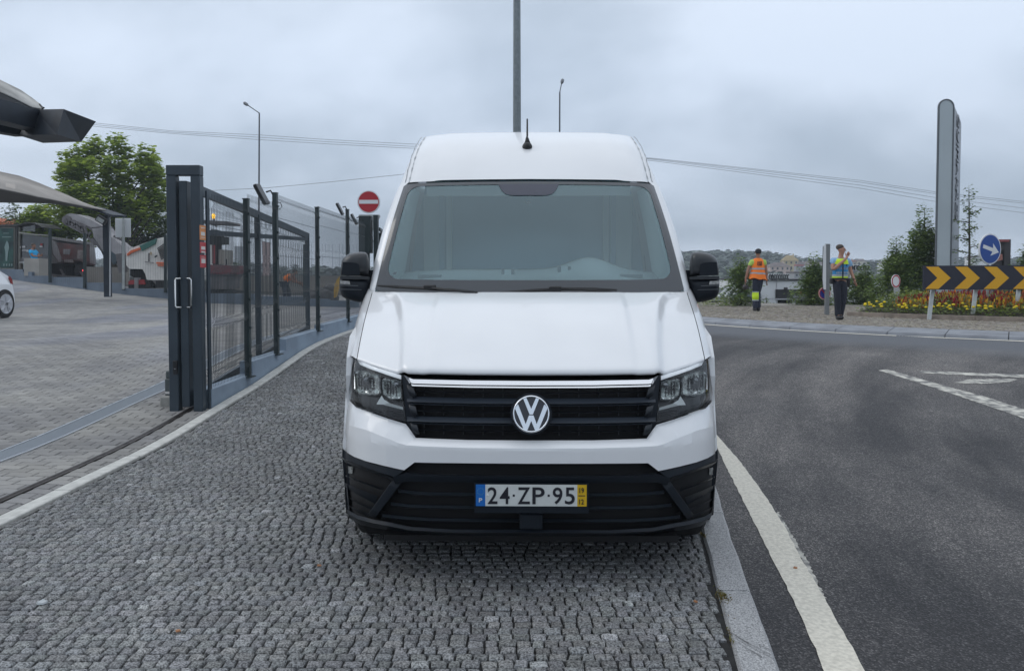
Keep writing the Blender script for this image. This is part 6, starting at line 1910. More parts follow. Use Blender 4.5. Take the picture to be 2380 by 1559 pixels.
# --- totem
tm = empty('totem_sign', at(2196, 717, 24.5), 0, 'tall grey totem sign with rounded top and raised letters down its side', 'totem sign')
TY = 24.5; m_tot = mat('totem face grey', (.42, .47, .49), .35, .2, var=.06, vscale=.5); m_tedge = mat('totem dark edge', (.11, .12, .13), .4, .4); m_tside = mat('totem brushed side', (.24, .25, .27), .38, .65, var=.1, vscale=3)
xa, xb = at(2174.5, 500, TY).x, at(2211.5, 500, TY).x; zb_ = .42; ztp = at(2194, 231, TY).z; rT = (xb - xa) / 2; cxT = (xa + xb) / 2
def arch_poly(r, y, zlow=zb_): return [Vector((cxT - r, y, zlow)), Vector((cxT + r, y, zlow))] + [Vector((cxT + r * math.cos(math.pi * k / 16), y, ztp - rT + r * math.sin(math.pi * k / 16))) for k in range(17)]
sdir_ = Vector((2.7 * .42, 2.7, 0)); 
far_x = at(2229, 500, TY + 2.7).x; sdir_ = Vector((far_x - xb, 2.7, 0))
mb = MB(); mb.prism(arch_poly(rT, TY), sdir_); mb.build('body', m_tside, tm)
P = arch_poly(rT + .002, TY - .03); Q = arch_poly(rT * .84, TY - .03); n = len(P)
mb = MB(); mb.add(P + Q + [p + Vector((0, .06, 0)) for p in P], [(k, (k + 1) % n, (k + 1) % n + n, k + n) for k in range(n)] + [(k, k + 2 * n, (k + 1) % n + 2 * n, (k + 1) % n) for k in range(n)]); fixn(mb.build('edge_trim', m_tedge, tm))
mb = MB(); mb.prism([q + Vector((0, .012, 0)) for q in Q], (0, .03, 0)); mb.build('front_panel', m_tot, tm)
nrm = Vector((sdir_.y, -sdir_.x, 0)).normalized(); tx = sdir_.normalized()
zs = [at(2222, v, TY + 1.4).z for v in (270, 512)]
mid = Vector((xb, TY, 0)) + sdir_ * .5 + nrm * .02
text('letters', 'GUIMARÃES', Vector((mid.x, mid.y, (zs[0] + zs[1]) / 2)), Vector((0, 0, -1)), tx, zs[0] - zs[1], 1.0, m_tside, tm, .02)
text('letters_backing', 'GUIMARÃES', Vector((mid.x, mid.y, (zs[0] + zs[1]) / 2)) - nrm * .012, Vector((0, 0, -1)), tx, zs[0] - zs[1] + .04, 1.05, mat('totem letter joint', (.27, .28, .30), .5, .5), tm, .006)  # slightly larger copy behind the letters, close to the side's own grey
# --- chevron board
m_cb = mat('chevron navy', (.012, .013, .028), .5); m_cy = mat('chevron yellow', (.72, .37, .005), .5)
cb = empty('chevron_board', at(2260, 740, 18.8), 0, 'long dark board with orange yellow chevrons pointing right on three slanted legs', 'chevron board')
CYd = 18.6; BA = at(2145.5, 645, CYd); 
def bp(u, v, off=0.0): # board plane, very slightly turned
    p = at(u, v, CYd + (u - 2145) * .0006); return p + Vector((0, off, 0))
x0, x1 = 2145.5, 2440
P = [bp(x0, 617.5), bp(x1, 616), bp(x1, 673), bp(x0 - .5, 673.5)]
mb = MB(); mb.prism(P, (0, .04, 0)); mb.build('board', m_cb, cb)
per = 69.5
for k in range(5):
    u = 2151 + k * 67.8
    P = [(u, 620), (u + 29, 620), (u + 57.5, 646), (u + 29, 671.5), (u - 1.5, 671.5), (u + 26.5, 646)]
    mb = MB(); mb.prism([bp(a, b, -.006) for a, b in P], (0, .005, 0)); mb.build('chevron', m_cy, cb)
for (ua, ub) in ((2170.5, 2158), (2270, 2258.5), (2369, 2360.5)):
    a = at(ua, 640, CYd + .34); b = at(ub, 739 + (ub - 2158) * .02, CYd + .05); b.z = ISZ - .02
    mb = MB(); mb.bar(a, b, .085, .05, up=(0, 1, 0)); mb.build('leg', m_sgrey, cb)
# --- blue arrow sign
m_blue = mat('sign blue', (.004, .06, .30), .4)
bs_ = empty('arrow_sign', at(2300, 740, 19.4), 0, 'round blue sign with white arrow pointing right above the chevron board', 'road sign')
c = at(2300.5, 579, 19.3); rB = 35.5 / FPX * 19.3; ang = R(21)
nv_ = Vector((math.sin(ang), -math.cos(ang), .0)).normalized(); tv = Vector((math.cos(ang), math.sin(ang), 0)); uv = Vector((0, 0, 1))
def disc_poly(r, off, n=40, ux=1): return [c + tv * (r * math.cos(2 * math.pi * k / n)) + uv * (r * math.sin(2 * math.pi * k / n)) + nv_ * off for k in range(n)]
mb = MB(); mb.prism(disc_poly(rB, 0), -nv_ * .03); mb.build('disc', m_swhite, bs_)
mb = MB(); mb.prism(disc_poly(rB * .92, .006), -nv_ * .004); mb.build('blue_field', m_blue, bs_)
def sp2(a, b): # arrow frame: a along arrow, b across; arrow points right and slightly down
    th = R(-15); x = a * math.cos(th) - b * math.sin(th); y = a * math.sin(th) + b * math.cos(th); return c + tv * (x * rB) + uv * (y * rB) + nv_ * .010
mb = MB(); mb.prism([sp2(*p) for p in ((-.70, .12), (.22, .12), (.12, .42), (.80, 0), (.12, -.42), (.22, -.12), (-.70, -.12))], -nv_ * .004); mb.build('arrow', m_swhite, bs_)
mb = MB(); mb.tube([c - nv_ * .06 + Vector((0, 0, .2)), Vector((c.x, c.y + .06, ISZ))], .03, 8); mb.build('pole', m_sgrey, bs_)
# --- dark tower sign
ds = empty('pylon_sign', at(2330, 700, 36), 0, 'dark pylon sign with red lettering behind the blue arrow sign', 'sign')
vbox('pylon', 2334, 2345, 556.5, 720, 36, .8, mat('pylon dark', (.035, .03, .032), .6), ds); vbox('cap', 2318, 2345, 556.5, 562, 35.9, .9, mat('pylon red', (.30, .07, .07), .6), ds)
P = [at(2306, 585, 35.8), at(2334, 579, 36.2), at(2334, 617, 36.2), at(2306, 617, 35.8)]
mb = MB(); mb.prism(P, (0, .1, 0)); mb.build('panel', mat('pylon panel', (.03, .022, .022), .6), ds)
text('lettering', 'OLESSA', at(2321, 599, 35.75), (at(2334, 594, 36.1) - at(2306, 600, 35.7)), (0, 0, 1), .50, .28, mat('salmon lettering', (.50, .22, .18), .6), ds, .02)
# --- red ringed sign, hoarding
rg = empty('road_sign', at(2082, 700, 24), 0, 'small round white sign with red ring standing behind the flowers', 'road sign')
def oval(u, v, ru, rv, Y, k, off): return [at(u + ru * k * math.cos(2 * math.pi * q / 32), v + rv * k * math.sin(2 * math.pi * q / 32), Y) + Vector((0, off, 0)) for q in range(32)]
mb = MB(); mb.prism(oval(2081.5, 653.5, 10.5, 15.5, 24, 1, 0), (0, .03, 0)); mb.build('disc', m_swhite, rg)
mb = MB(); P, Q = oval(2081.5, 653.5, 10.5, 15.5, 24, .93, -.008), oval(2081.5, 653.5, 10.5, 15.5, 24, .74, -.008); mb.add(P + Q, [(k, (k + 1) % 32, (k + 1) % 32 + 32, k + 32) for k in range(32)]); mb.build('red_ring', m_red, rg)
vbox('plate', 2077, 2090, 669, 682, 24, .02, m_sgrey, rg); vbox('pole', 2083, 2087, 640, 735, 24.1, .06, m_sgrey, rg)
hd = empty('hoarding', at(2110, 700, 30), 0, 'pale grey hoarding panels behind the flowers left of the chevron board', 'hoarding')
for a, b in ((2091, 2115), (2119, 2150)): vbox('panel', a, b, 649, 720, 30, .06, mat('hoarding pale', (.40, .43, .44), .7), hd)
vbox('post', 2114.5, 2119.5, 645, 720, 29.9, .1, m_sgrey, hd)
# --- no parking sign and the edge-on sign on the same pole
np_ = empty('no_parking_sign', at(1923, 732, 21), 0, 'pole with edge on white sign and round blue no parking sign beside the officer', 'road sign')
vbox('pole', 1919.5, 1926.5, 567, 736, 21.0, .07, mat('dull sign post', (.20, .21, .215), .5, .3), np_)
mb = MB(); mb.prism([at(1911, 650, 20.9), at(1913, 572, 20.9), at(1919, 568, 20.9), at(1919, 673, 20.9), at(1913.5, 673, 20.9)], (.13, .3, 0)); mb.build('side_panel', m_swhite, np_)
mb = MB(); mb.tube([at(1911.5, 672, 20.88), at(1910, 650, 20.88), at(1911, 610, 20.88), at(1912.5, 572, 20.88)], .008, 5); mb.build('panel_edge', m_rubber, np_)
mb = MB(); mb.prism(oval(1916, 682, 14, 14.5, 21.2, 1, 0), (0, .03, 0)); mb.build('disc', m_red, np_)
mb = MB(); mb.prism(oval(1916, 682, 14, 14.5, 21.2, .76, -.01), (0, .008, 0)); mb.build('blue_field', mat('faded sign blue', (.02, .05, .34), .5), np_)
a, b = at(1908, 672, 21.17), at(1925, 692, 21.17); mb = MB(); mb.bar(a, b, .035, .01, up=(0, 1, 0)); mb.build('red_slash', m_red, np_)
P, Q = oval(1916, 682, 14, 14.5, 21.15, 1.02, 0), oval(1916, 682, 14, 14.5, 21.15, .90, 0); mb = MB(); mb.add(P + Q, [(k, (k + 1) % 32, (k + 1) % 32 + 32, k + 32) for k in range(32)]); mb.build('rim', mat('faded rim', (.62, .45, .42), .5), np_)

# ================================================================== FLOWER BED
p1, p2 = ground_hit(1964, 736, lambda x, y: ISZ), ground_hit(2379, 747.5, lambda x, y: ISZ)
RB = (rad(p1.x, p1.y) + rad(p2.x, p2.y)) / 2
ab0 = math.atan2(p1.y - RCY, p1.x - RCX)
if ab0 < 0: ab0 += 2 * math.pi
m_soil2 = mat('bed soil', (.05, .04, .03), .95)
AB = fr(ab0 + .0, ab0 + 1.5, .05)
vs = []; fs = []
RBs = [RB, RB - .6, RB - 1.5, RB - 3.2]
for i, r_ in enumerate(RBs):
    for a in AB:
        x, y = rp(a, r_); vs.append((x, y, ISZ + .07 + .10 * i))
for i in range(3):
    for k in range(len(AB) - 1): fs.append((i * len(AB) + k, i * len(AB) + k + 1, (i + 1) * len(AB) + k + 1, (i + 1) * len(AB) + k))
o = obj('flower_bed', vs, fs, m_soil2); o['kind'] = 'structure'; bedo = o
mk_ = mat('bed kerb concrete', (.24, .20, .165), .9, var=.2, vscale=6)
k = 0; a = ab0 - .01
while a < ab0 + 1.5:
    a1 = a + 1.0 / RB - .010 / RB; vs = []; fs = []
    for j in range(3):
        aa = a + (a1 - a) * j / 2
        for r_, z in ((RB + .10, ISZ - .02), (RB + .095, ISZ + .115), (RB, ISZ + .12), (RB, ISZ)):
            x, y = rp(aa, r_); vs.append((x, y, z))
    for j in range(2):
        for q in range(3): fs.append((j * 4 + q, j * 4 + 4 + q, j * 4 + 5 + q, j * 4 + 1 + q))
    fs += [(0, 1, 2, 3), (11, 10, 9, 8)]
    obj('kerb_stone', vs, fs, mk_, bedo); a += 1.0 / RB
rs = random.Random(77); vs, fs, tt = [], [], []
def blade(vs, fs, c, h, w, a, lean, col, tt):
    d = Vector((math.cos(a), math.sin(a), 0)); n = len(vs); t = c + Vector((math.cos(lean) * h * .15, math.sin(lean) * h * .15, h))
    vs += [c - d * w * .5, c + d * w * .5, c.lerp(t, .6) + d * w * .55, t, c.lerp(t, .6) - d * w * .55]; fs.append((n, n + 1, n + 2, n + 3, n + 4)); tt.append(col)
for i in range(20000):
    dep = rs.random() ** .8 * 2.6; aa = ab0 + rs.random() * 1.15; x, y = rp(aa, RB - .06 - dep)
    h0 = ISZ + .08 + .07 * dep; top = (.16 + .24 * min(dep, 1.4) / 1.4 + .06 * noise.noise(Vector((x * 1.4, y * 1.4, 0))))
    c = Vector((x, y, h0 + rs.random() * top))
    add_leaf(vs, fs, tt, c, rs.uniform(.05, .10), 0, min(1, max(0, .25 + .35 * dep / 2.6 + rs.uniform(-.25, .3))), rs)
lm_bed = leaf_mat('flower bed green', (.06, .11, .02), (.34, .40, .07), .35)
o = obj('bedding_plants', vs, fs, lm_bed); set_tint(o.data, tt); tag(o, kind='stuff')
mb = MB()
for i in range(150):
    aa = ab0 + rs.random() * 1.1; dep = rs.uniform(.0, .55); x, y = rp(aa, RB - .05 - dep)
    if rs.random() < .55 and (aa - ab0) > .25: continue
    mb.ball((x, y, ISZ + .27 + rs.uniform(-.03, .08) + dep * .12), rs.uniform(.032, .048), 1, 1, .62, 8, 5)
o = mb.build('marigold_heads', mat('marigold yellow', (.80, .60, .01), .7, var=.15, vscale=60)); tag(o, kind='stuff')
vs, fs, tt = [], [], []
cols_ = [(.30, .012, .018), (.36, .02, .03), (.62, .30, .015), (.68, .42, .02), (.20, .01, .02), (.5, .12, .02)]
for i in range(1900):
    aa = ab0 + .06 + rs.random() * 1.05; dep = rs.uniform(.7, 2.6); x, y = rp(aa, RB - .05 - dep)
    cl = noise.noise(Vector((x * 1.1, y * 1.1, 4))) + rs.uniform(-.25, .25)
    u_ = CU + x / y * FPX
    red = cl > .02 if u_ > 2140 else cl > -.18
    col = rs.choice(cols_[:2] + cols_[4:5]) if red else rs.choice(cols_[2:4] + cols_[5:])
    z0 = ISZ + .30 + .07 * dep + .12 * min(1, dep / 1.6); H = rs.uniform(.04, .13)
    edge_f = sm(ab0, ab0 + .25, aa); z0 -= .10 * (1 - edge_f)
    for q in range(4): blade(vs, fs, Vector((x + rs.uniform(-.03, .03), y + rs.uniform(-.03, .03), z0 + rs.uniform(-.16, .05))), H * rs.uniform(.7, 1.1), rs.uniform(.018, .036), rs.uniform(0, 3.14), rs.uniform(0, 6.28), tuple(c_ * rs.uniform(.7, 1.2) for c_ in col), tt)
m_pl = mat('plume flowers', (1, 1, 1), .8, tint=True)
o = obj('plume_flowers', vs, fs, m_pl); set_tint(o.data, tt); tag(o, kind='stuff')

# ================================================================== POLES, LAMPS, WIRES
m_gpole = mat('galvanised mast', (.20, .225, .235), .5, .5, var=.12, vscale=12)
ml = empty('light_mast', at(1200, 712, 17), 0, 'thick tapered galvanised mast rising out of the picture behind the van roof', 'mast')
a = at(1200, 712, 17); a.z = .4
mb = MB(); mb.tube([a, Vector((a.x + .01, 17, 4.5)), Vector((a.x + .0, 17, 14))], [.10, .089, .055], 8); mb.build('pole', m_gpole, ml)
m_lamp = mat('lamp grey', (.10, .11, .13), .5)
def lamp(u, vk, vb, Y, arm, head, label, r_=.06):
    e_ = empty('street_lamp', at(u, vb, Y), 0, label, 'street lamp', 'street lamps behind the van')
    k_ = at(u, vk, Y); b_ = at(u - 2, vb, Y); b_.z = min(b_.z, .6)
    mb = MB(); mb.tube([b_, k_], [r_ * 1.25, r_ * .8], 8); mb.build('pole', m_lamp, e_)
    h_ = at(*arm, Y); mb = MB(); mb.tube([k_, h_], r_ * .55, 6); mb.build('arm', m_lamp, e_)
    t_ = at(*head, Y); d = t_ - h_; mb = MB(); mb.tube([h_, h_.lerp(t_, .25), h_.lerp(t_, .8), t_], [r_ * .6, r_ * 1.7, r_ * 1.8, r_ * .5], 8)
    mb.build('lamp_head', mat('lamp head grey', (.22, .23, .25), .5), e_, smooth=True)
lamp(602.5, 263.5, 712, 46, (577, 246), (565.5, 238.5), 'slender street lamp with angled arm pointing left above the fence', .055)
lamp(1300.5, 215, 712, 50, (1304.5, 196), (1308, 183.5), 'slender street lamp with dark head just right of the van aerial', .06)
m_cable = mat('overhead cable', (.30, .31, .33), .7)
def cable(pts, Y, r_, label):
    P = [at(u, v, y) for (u, v), y in zip(pts, Y)]; mb = MB(); mb.tube(P, r_, 4); o = mb.build('overhead_cable', m_cable); tag(o, label, 'cable', 'overhead cables crossing the sky'); return o
LEFTC = ((287, 315, 335), (291, 320, 340.5), (295, 325, 345))
RIGHTC = ((368, 420, 470), (371, 431, 485), (374, 438, 496), (369.5, 424, 474))
for k, (a2, b2, c2) in enumerate(RIGHTC):
    R_ = [(1515, a2), (1800, a2 + (b2 - a2) * .58), (2000, b2), (2170, b2 + (c2 - b2) * .52), (2379, c2 - 1), (2700, c2 + 24)]
    if k < 3:
        a, b, c_ = LEFTC[k]
        P = [(-400, a - 24), (150, a - 8), (225, a), (400, a + 18 - k), (600, b - 1 + k * .5), (760, b + 10), (950, c_), (1250, c_ + 12)] + R_
        cable(P, [70] * 8 + [72] * 6, .018, ('uppermost', 'second', 'third')[k] + ' of the long overhead cables passing behind the van roof')
    else: cable([(1250, c_ + 13)] + R_, [72] * 7, .018, 'short branch cable starting behind the van roof and sloping down to the right')
cable([(250, 462), (380, 450), (500, 443), (620, 437), (760, 424), (922, 407), (1150, 380), (1300.5, 364)], [60] * 7 + [50], .018, 'single overhead cable rising from the gate to the van roof at the left')
# ================================================================== PEOPLE
def skin(name, joints, edges, m, par, lev=2, extra=None):
    """continuous surface grown round a skeleton; joints: {key:(x,y,z,rx[,ry])} in world metres relative to ORI"""
    me = bpy.data.meshes.new(name); keys = list(joints); idx = {k: i for i, k in enumerate(keys)}
    me.from_pydata([tuple(joints[k][:3]) for k in keys], [(idx[a], idx[b]) for a, b in edges], [])
    o = bpy.data.objects.new(name, me); COL.objects.link(o)
    sk = o.modifiers.new('skin', 'SKIN'); sk.use_smooth_shade = True; sk.branch_smoothing = .3
    lay = me.skin_vertices[0].data if me.skin_vertices else None
    if lay is None:
        bm = bmesh.new(); bm.from_mesh(me); bm.verts.layers.skin.verify(); bm.to_mesh(me); bm.free(); lay = me.skin_vertices[0].data
    for i, k in enumerate(keys):
        j = joints[k]; lay[i].radius = (j[3], j[4] if len(j) > 4 else j[3]); lay[i].use_root = (i == 0)
    ss = o.modifiers.new('sub', 'SUBSURF'); ss.levels = lev; ss.render_levels = lev
    dg = bpy.context.evaluated_depsgraph_get(); dg.update()
    m2 = bpy.data.meshes.new_from_object(o.evaluated_get(dg)); bpy.data.objects.remove(o); m2.name = name
    if extra:
        vs = [v.co.copy() for v in m2.vertices] + [Vector(v) for v in extra.v]; n = len(m2.vertices)
        fs = [tuple(p.vertices) for p in m2.polygons] + [tuple(i + n for i in f) for f in extra.f]
        m3 = bpy.data.meshes.new(name); m3.from_pydata([tuple(v) for v in vs], [], fs); m3.update(); bpy.data.meshes.remove(m2); m2 = m3
    m2.materials.clear(); m2.materials.append(m)
    m2.polygons.foreach_set('use_smooth', [True] * len(m2.polygons))
    o2 = bpy.data.objects.new(name, m2); COL.objects.link(o2); o2.parent = par; return o2
m_skin = mat('skin', (.42, .22, .15), .6); m_skin2 = mat('tanned skin', (.30, .15, .10), .6)
m_hair = mat('short grey brown hair', (.07, .055, .045), .8, var=.3, vscale=90)
def hand(mb, wrist, tip, side, r_=.011, curl=.35):
    """five separate fingers fanned from the palm"""
    w = Vector(wrist); t = Vector(tip); d = (t - w).normalized(); s = d.cross(Vector(side)).normalized(); n = s.cross(d).normalized()
    for k, L in enumerate((.066, .078, .082, .074, .058)):
        off = (-1.5 + (k - 1) * 1.0) * .019 if k else -.042
        b = w + d * (.085 if k else .035) + s * off
        if k == 0:
            P = [b + s * .012, b + s * -.022 + d * .03, b + s * -.03 + d * .055 + n * .015]
        else: P = [b - d * .02, b + d * L * .5 + n * .008, b + d * L * .85 + n * curl * .05]
        mb.tube(P, [r_, r_ * .9, r_ * .7], 6)
def face_bits(par, c, fwd, up=(0, 0, 1), s=1.0, cap=False):
    f = Vector(fwd).normalized(); u = Vector(up); r_ = f.cross(u).normalized(); c = Vector(c)
    for sg in (-1, 1):
        mb = MB(); mb.ball(c + f * .088 * s + r_ * sg * .032 * s + u * .012 * s, .010 * s, n=8, m=5); mb.build('eye', mat('eye', (.05, .035, .03), .3), par, rel=False)
        mb = MB(); mb.bar(c + f * .092 * s + r_ * sg * .018 * s + u * .032 * s, c + f * .086 * s + r_ * sg * .048 * s + u * .034 * s, .007, .006); mb.build('eyebrow', m_hair, par, rel=False)
    mb = MB(); mb.bar(c + f * .092 * s - r_ * .022 * s - u * .052 * s, c + f * .092 * s + r_ * .022 * s - u * .052 * s, .008, .006); mb.build('mouth', mat('lips', (.32, .13, .10), .6), par, rel=False)
def head_extra(mb, c, fwd, s=1.0):
    f = Vector(fwd).normalized(); u = Vector((0, 0, 1)); r_ = f.cross(u).normalized(); c = Vector(c)
    mb.tube([c + f * .085 * s + u * .02 * s, c + f * .112 * s - u * .016 * s, c + f * .09 * s - u * .028 * s], [.008, .013, .010], 6)
    for sg in (-1, 1): mb.ball(c + r_ * sg * .080 * s - u * .005 * s - f * .01, .022 * s, .5, .8, 1.2, 8, 6)

# ---- police officer
def police():
    o = Vector((at(1947, 745, 18.56).x, 18.56, ISZ + .012))
    e_ = empty('person', o, 0, 'person in blue and yellow police vest and navy trousers raising one hand to the mouth', 'person')
    hd = Vector((.045, -.01, 1.69)); fw = Vector((.80, -.58, -.08))
    ex = MB(); head_extra(ex, hd, fw); hand(ex, (.10, -.20, 1.49), (.16, -.16, 1.60), (0, -1, 0)); hand(ex, (.355, -.05, .955), (.385, -.07, .84), (1, 0, 0))
    J = {'pel': (.03, 0, .96, .13, .10), 'sp': (.03, 0, 1.12, .125, .095), 'ch': (.035, 0, 1.34, .155, .105), 'nk': (.04, 0, 1.50, .058), 'nk2': (.043, -.005, 1.575, .056),
         'jaw': (hd.x + .02, hd.y - .015, hd.z - .06, .062, .07), 'hd': (hd.x, hd.y, hd.z, .083, .096), 'tp': (hd.x - .005, hd.y, hd.z + .075, .068, .078),
         'sl': (-.15, 0, 1.44, .062), 'el': (-.185, -.11, 1.20, .047), 'fl': (-.05, -.18, 1.34, .040), 'wl': (.085, -.20, 1.47, .030), 'pl': (.125, -.19, 1.545, .034, .022),
         'sr': (.225, 0, 1.43, .062), 'er': (.295, .02, 1.17, .046), 'wr': (.355, -.05, .965, .030), 'pr': (.375, -.06, .90, .034, .022),
         'hl': (-.045, 0, .90, .095), 'kl': (-.035, -.05, .53, .068), 'al': (-.02, -.02, .13, .042), 'tl': (-.02, -.13, .055, .036),
         'hr': (.11, 0, .90, .095), 'kr': (.115, -.02, .53, .068), 'ar': (.065, .05, .14, .042), 'tr': (.055, -.06, .055, .036)}
    E = [('pel', 'sp'), ('sp', 'ch'), ('ch', 'nk'), ('nk', 'nk2'), ('nk2', 'jaw'), ('jaw', 'hd'), ('hd', 'tp'), ('ch', 'sl'), ('sl', 'el'), ('el', 'fl'), ('fl', 'wl'), ('wl', 'pl'), ('ch', 'sr'), ('sr', 'er'), ('er', 'wr'), ('wr', 'pr'), ('pel', 'hl'), ('hl', 'kl'), ('kl', 'al'), ('al', 'tl'), ('pel', 'hr'), ('hr', 'kr'), ('kr', 'ar'), ('ar', 'tr')]
    skin('body', J, E, m_skin, e_, extra=ex); face_bits(e_, hd, fw)
    mnavy = mat('navy trousers', (.010, .013, .024), .85, bump=.3, bscale=25)
    skin('trousers', {'q': (.03, 0, 1.04, .160, .12), 'p': (.03, 0, .96, .165, .125), 'a': (-.05, 0, .88, .118), 'b': (-.035, -.05, .53, .090), 'c': (-.022, -.03, .05, .072), 'd': (.115, 0, .88, .118), 'e': (.115, -.02, .53, .090), 'f': (.062, .04, .055, .070)}, [('q', 'p'), ('p', 'a'), ('a', 'b'), ('b', 'c'), ('p', 'd'), ('d', 'e'), ('e', 'f')], mnavy, e_)
    mlb = mat('light blue shirt', (.25, .42, .62), .8)
    skin('shirt', {'a': (.03, 0, 1.04, .160, .115), 'b': (.035, 0, 1.34, .178, .118), 'n': (.04, 0, 1.475, .075), 'c': (-.155, 0, 1.44, .085), 'd': (-.19, -.06, 1.30, .078), 'e': (.23, 0, 1.43, .085), 'f': (.275, .01, 1.27, .078)}, [('a', 'b'), ('b', 'n'), ('b', 'c'), ('c', 'd'), ('b', 'e'), ('e', 'f')], mlb, e_)
    # vest: lower blue body, yellow yoke, hems, zip
    def torso(name, z0, z1, g, m, n=28):
        vs = []; zs_ = fr(z0, z1, .03)
        for z in zs_:
            w = interp([(1.0, .178), (1.15, .172), (1.3, .190), (1.42, .185), (1.475, .12)], z) + g; d = interp([(1.0, .135), (1.3, .145), (1.42, .125), (1.475, .085)], z) + g
            for k in range(n):
                a = 2 * math.pi * k / n; cx = .032 + .006 * (z - 1)
                vs.append(Vector((cx + w * math.copysign(abs(math.cos(a)) ** .85, math.cos(a)), d * math.copysign(abs(math.sin(a)) ** .9, math.sin(a)), z)))
        fs = [(i * n + k, i * n + (k + 1) % n, (i + 1) * n + (k + 1) % n, (i + 1) * n + k) for i in range(len(zs_) - 1) for k in range(n)]
        o_ = obj(name, vs, fs, m, e_, True, rel=False); return o_
    mvb = mat('vest blue', (.035, .24, .50), .8); mvy = mat('fluorescent yellow', (.62, .85, .03), .7); mvg = mat('reflective grey', (.36, .40, .44), .45)
    v_ = torso('vest', 1.0, 1.475, .0, mvb); v_['label'] = 'blue and fluorescent yellow police vest'
    torso('vest_yoke', 1.335, 1.47, .004, mvy); torso('vest_hem', 1.005, 1.04, .004, mvy); torso('vest_band', 1.045, 1.09, .004, mvg); torso('waist_belt', .965, 1.01, .008, mat('belt black', (.008, .008, .01), .5))
    mb = MB(); mb.box((.035, -.150, 1.18), (.022, .02, .36)); mb.build('zip', m_rubber, e_, rel=False)
    tx_ = text('lettering', 'POLICIA', (.035, -.152, 1.235), (1, 0, 0), (0, 0, 1), .26, .055, mat('vest lettering', (.33, .36, .42), .6), None, .006); tx_.parent = e_
    mb = MB()
    for k in range(9): mb.box((.035 - .14 + .035 * k, -.148, 1.13), (.017, .012, .05))
    mb.build('check_pattern', mvg, e_, rel=False)
    mb = MB(); mb.prism([(.11, -.150, 1.33), (.14, -.148, 1.33), (.14, -.148, 1.30), (.125, -.15, 1.285), (.11, -.15, 1.30)], (0, -.006, 0)); mb.build('badge', mnavy, e_, rel=False)
    mb = MB(); mb.ball(hd - fw * .030 + Vector((0, 0, .052)), .092, 1.0, 1.0, .80, 14, 9)
    mb.v = [p for p in mb.v]; mb.build('hair', m_hair, e_, True, rel=False)
    for x, y, z in ((-.175, .0, .93), (.235, .0, .93)):
        mb = MB(); mb.box((x, y, z), (.06, .11, .14), bev=.015); mb.build('pouch', MATS['belt black'], e_, rel=False)
    mb = MB(); mb.box((.24, .0, .85), (.05, .07, .14), bev=.015); mb.build('holster', MATS['belt black'], e_, rel=False)
    for x, y in ((-.02, -.075), (.058, -.01)):
        mb = MB(); mb.ball((x, y, .055), .068, .80, 1.95, .9, 12, 8); mb.build('boot', mat('boot black', (.012, .012, .014), .45), e_, True, rel=False)
    mb = MB(); mb.lathe([(.034, -.012), (.036, 0), (.034, .012)], (.352, -.045, .975), 12, 'Z'); mb.build('watch', MATS['belt black'], e_, rel=False)
    mb = MB(); mb.ball((-.232, -.03, 1.36), .022, .3, 1, 1.2, 8, 6); mb.build('sleeve_badge', mnavy, e_, rel=False)
police()
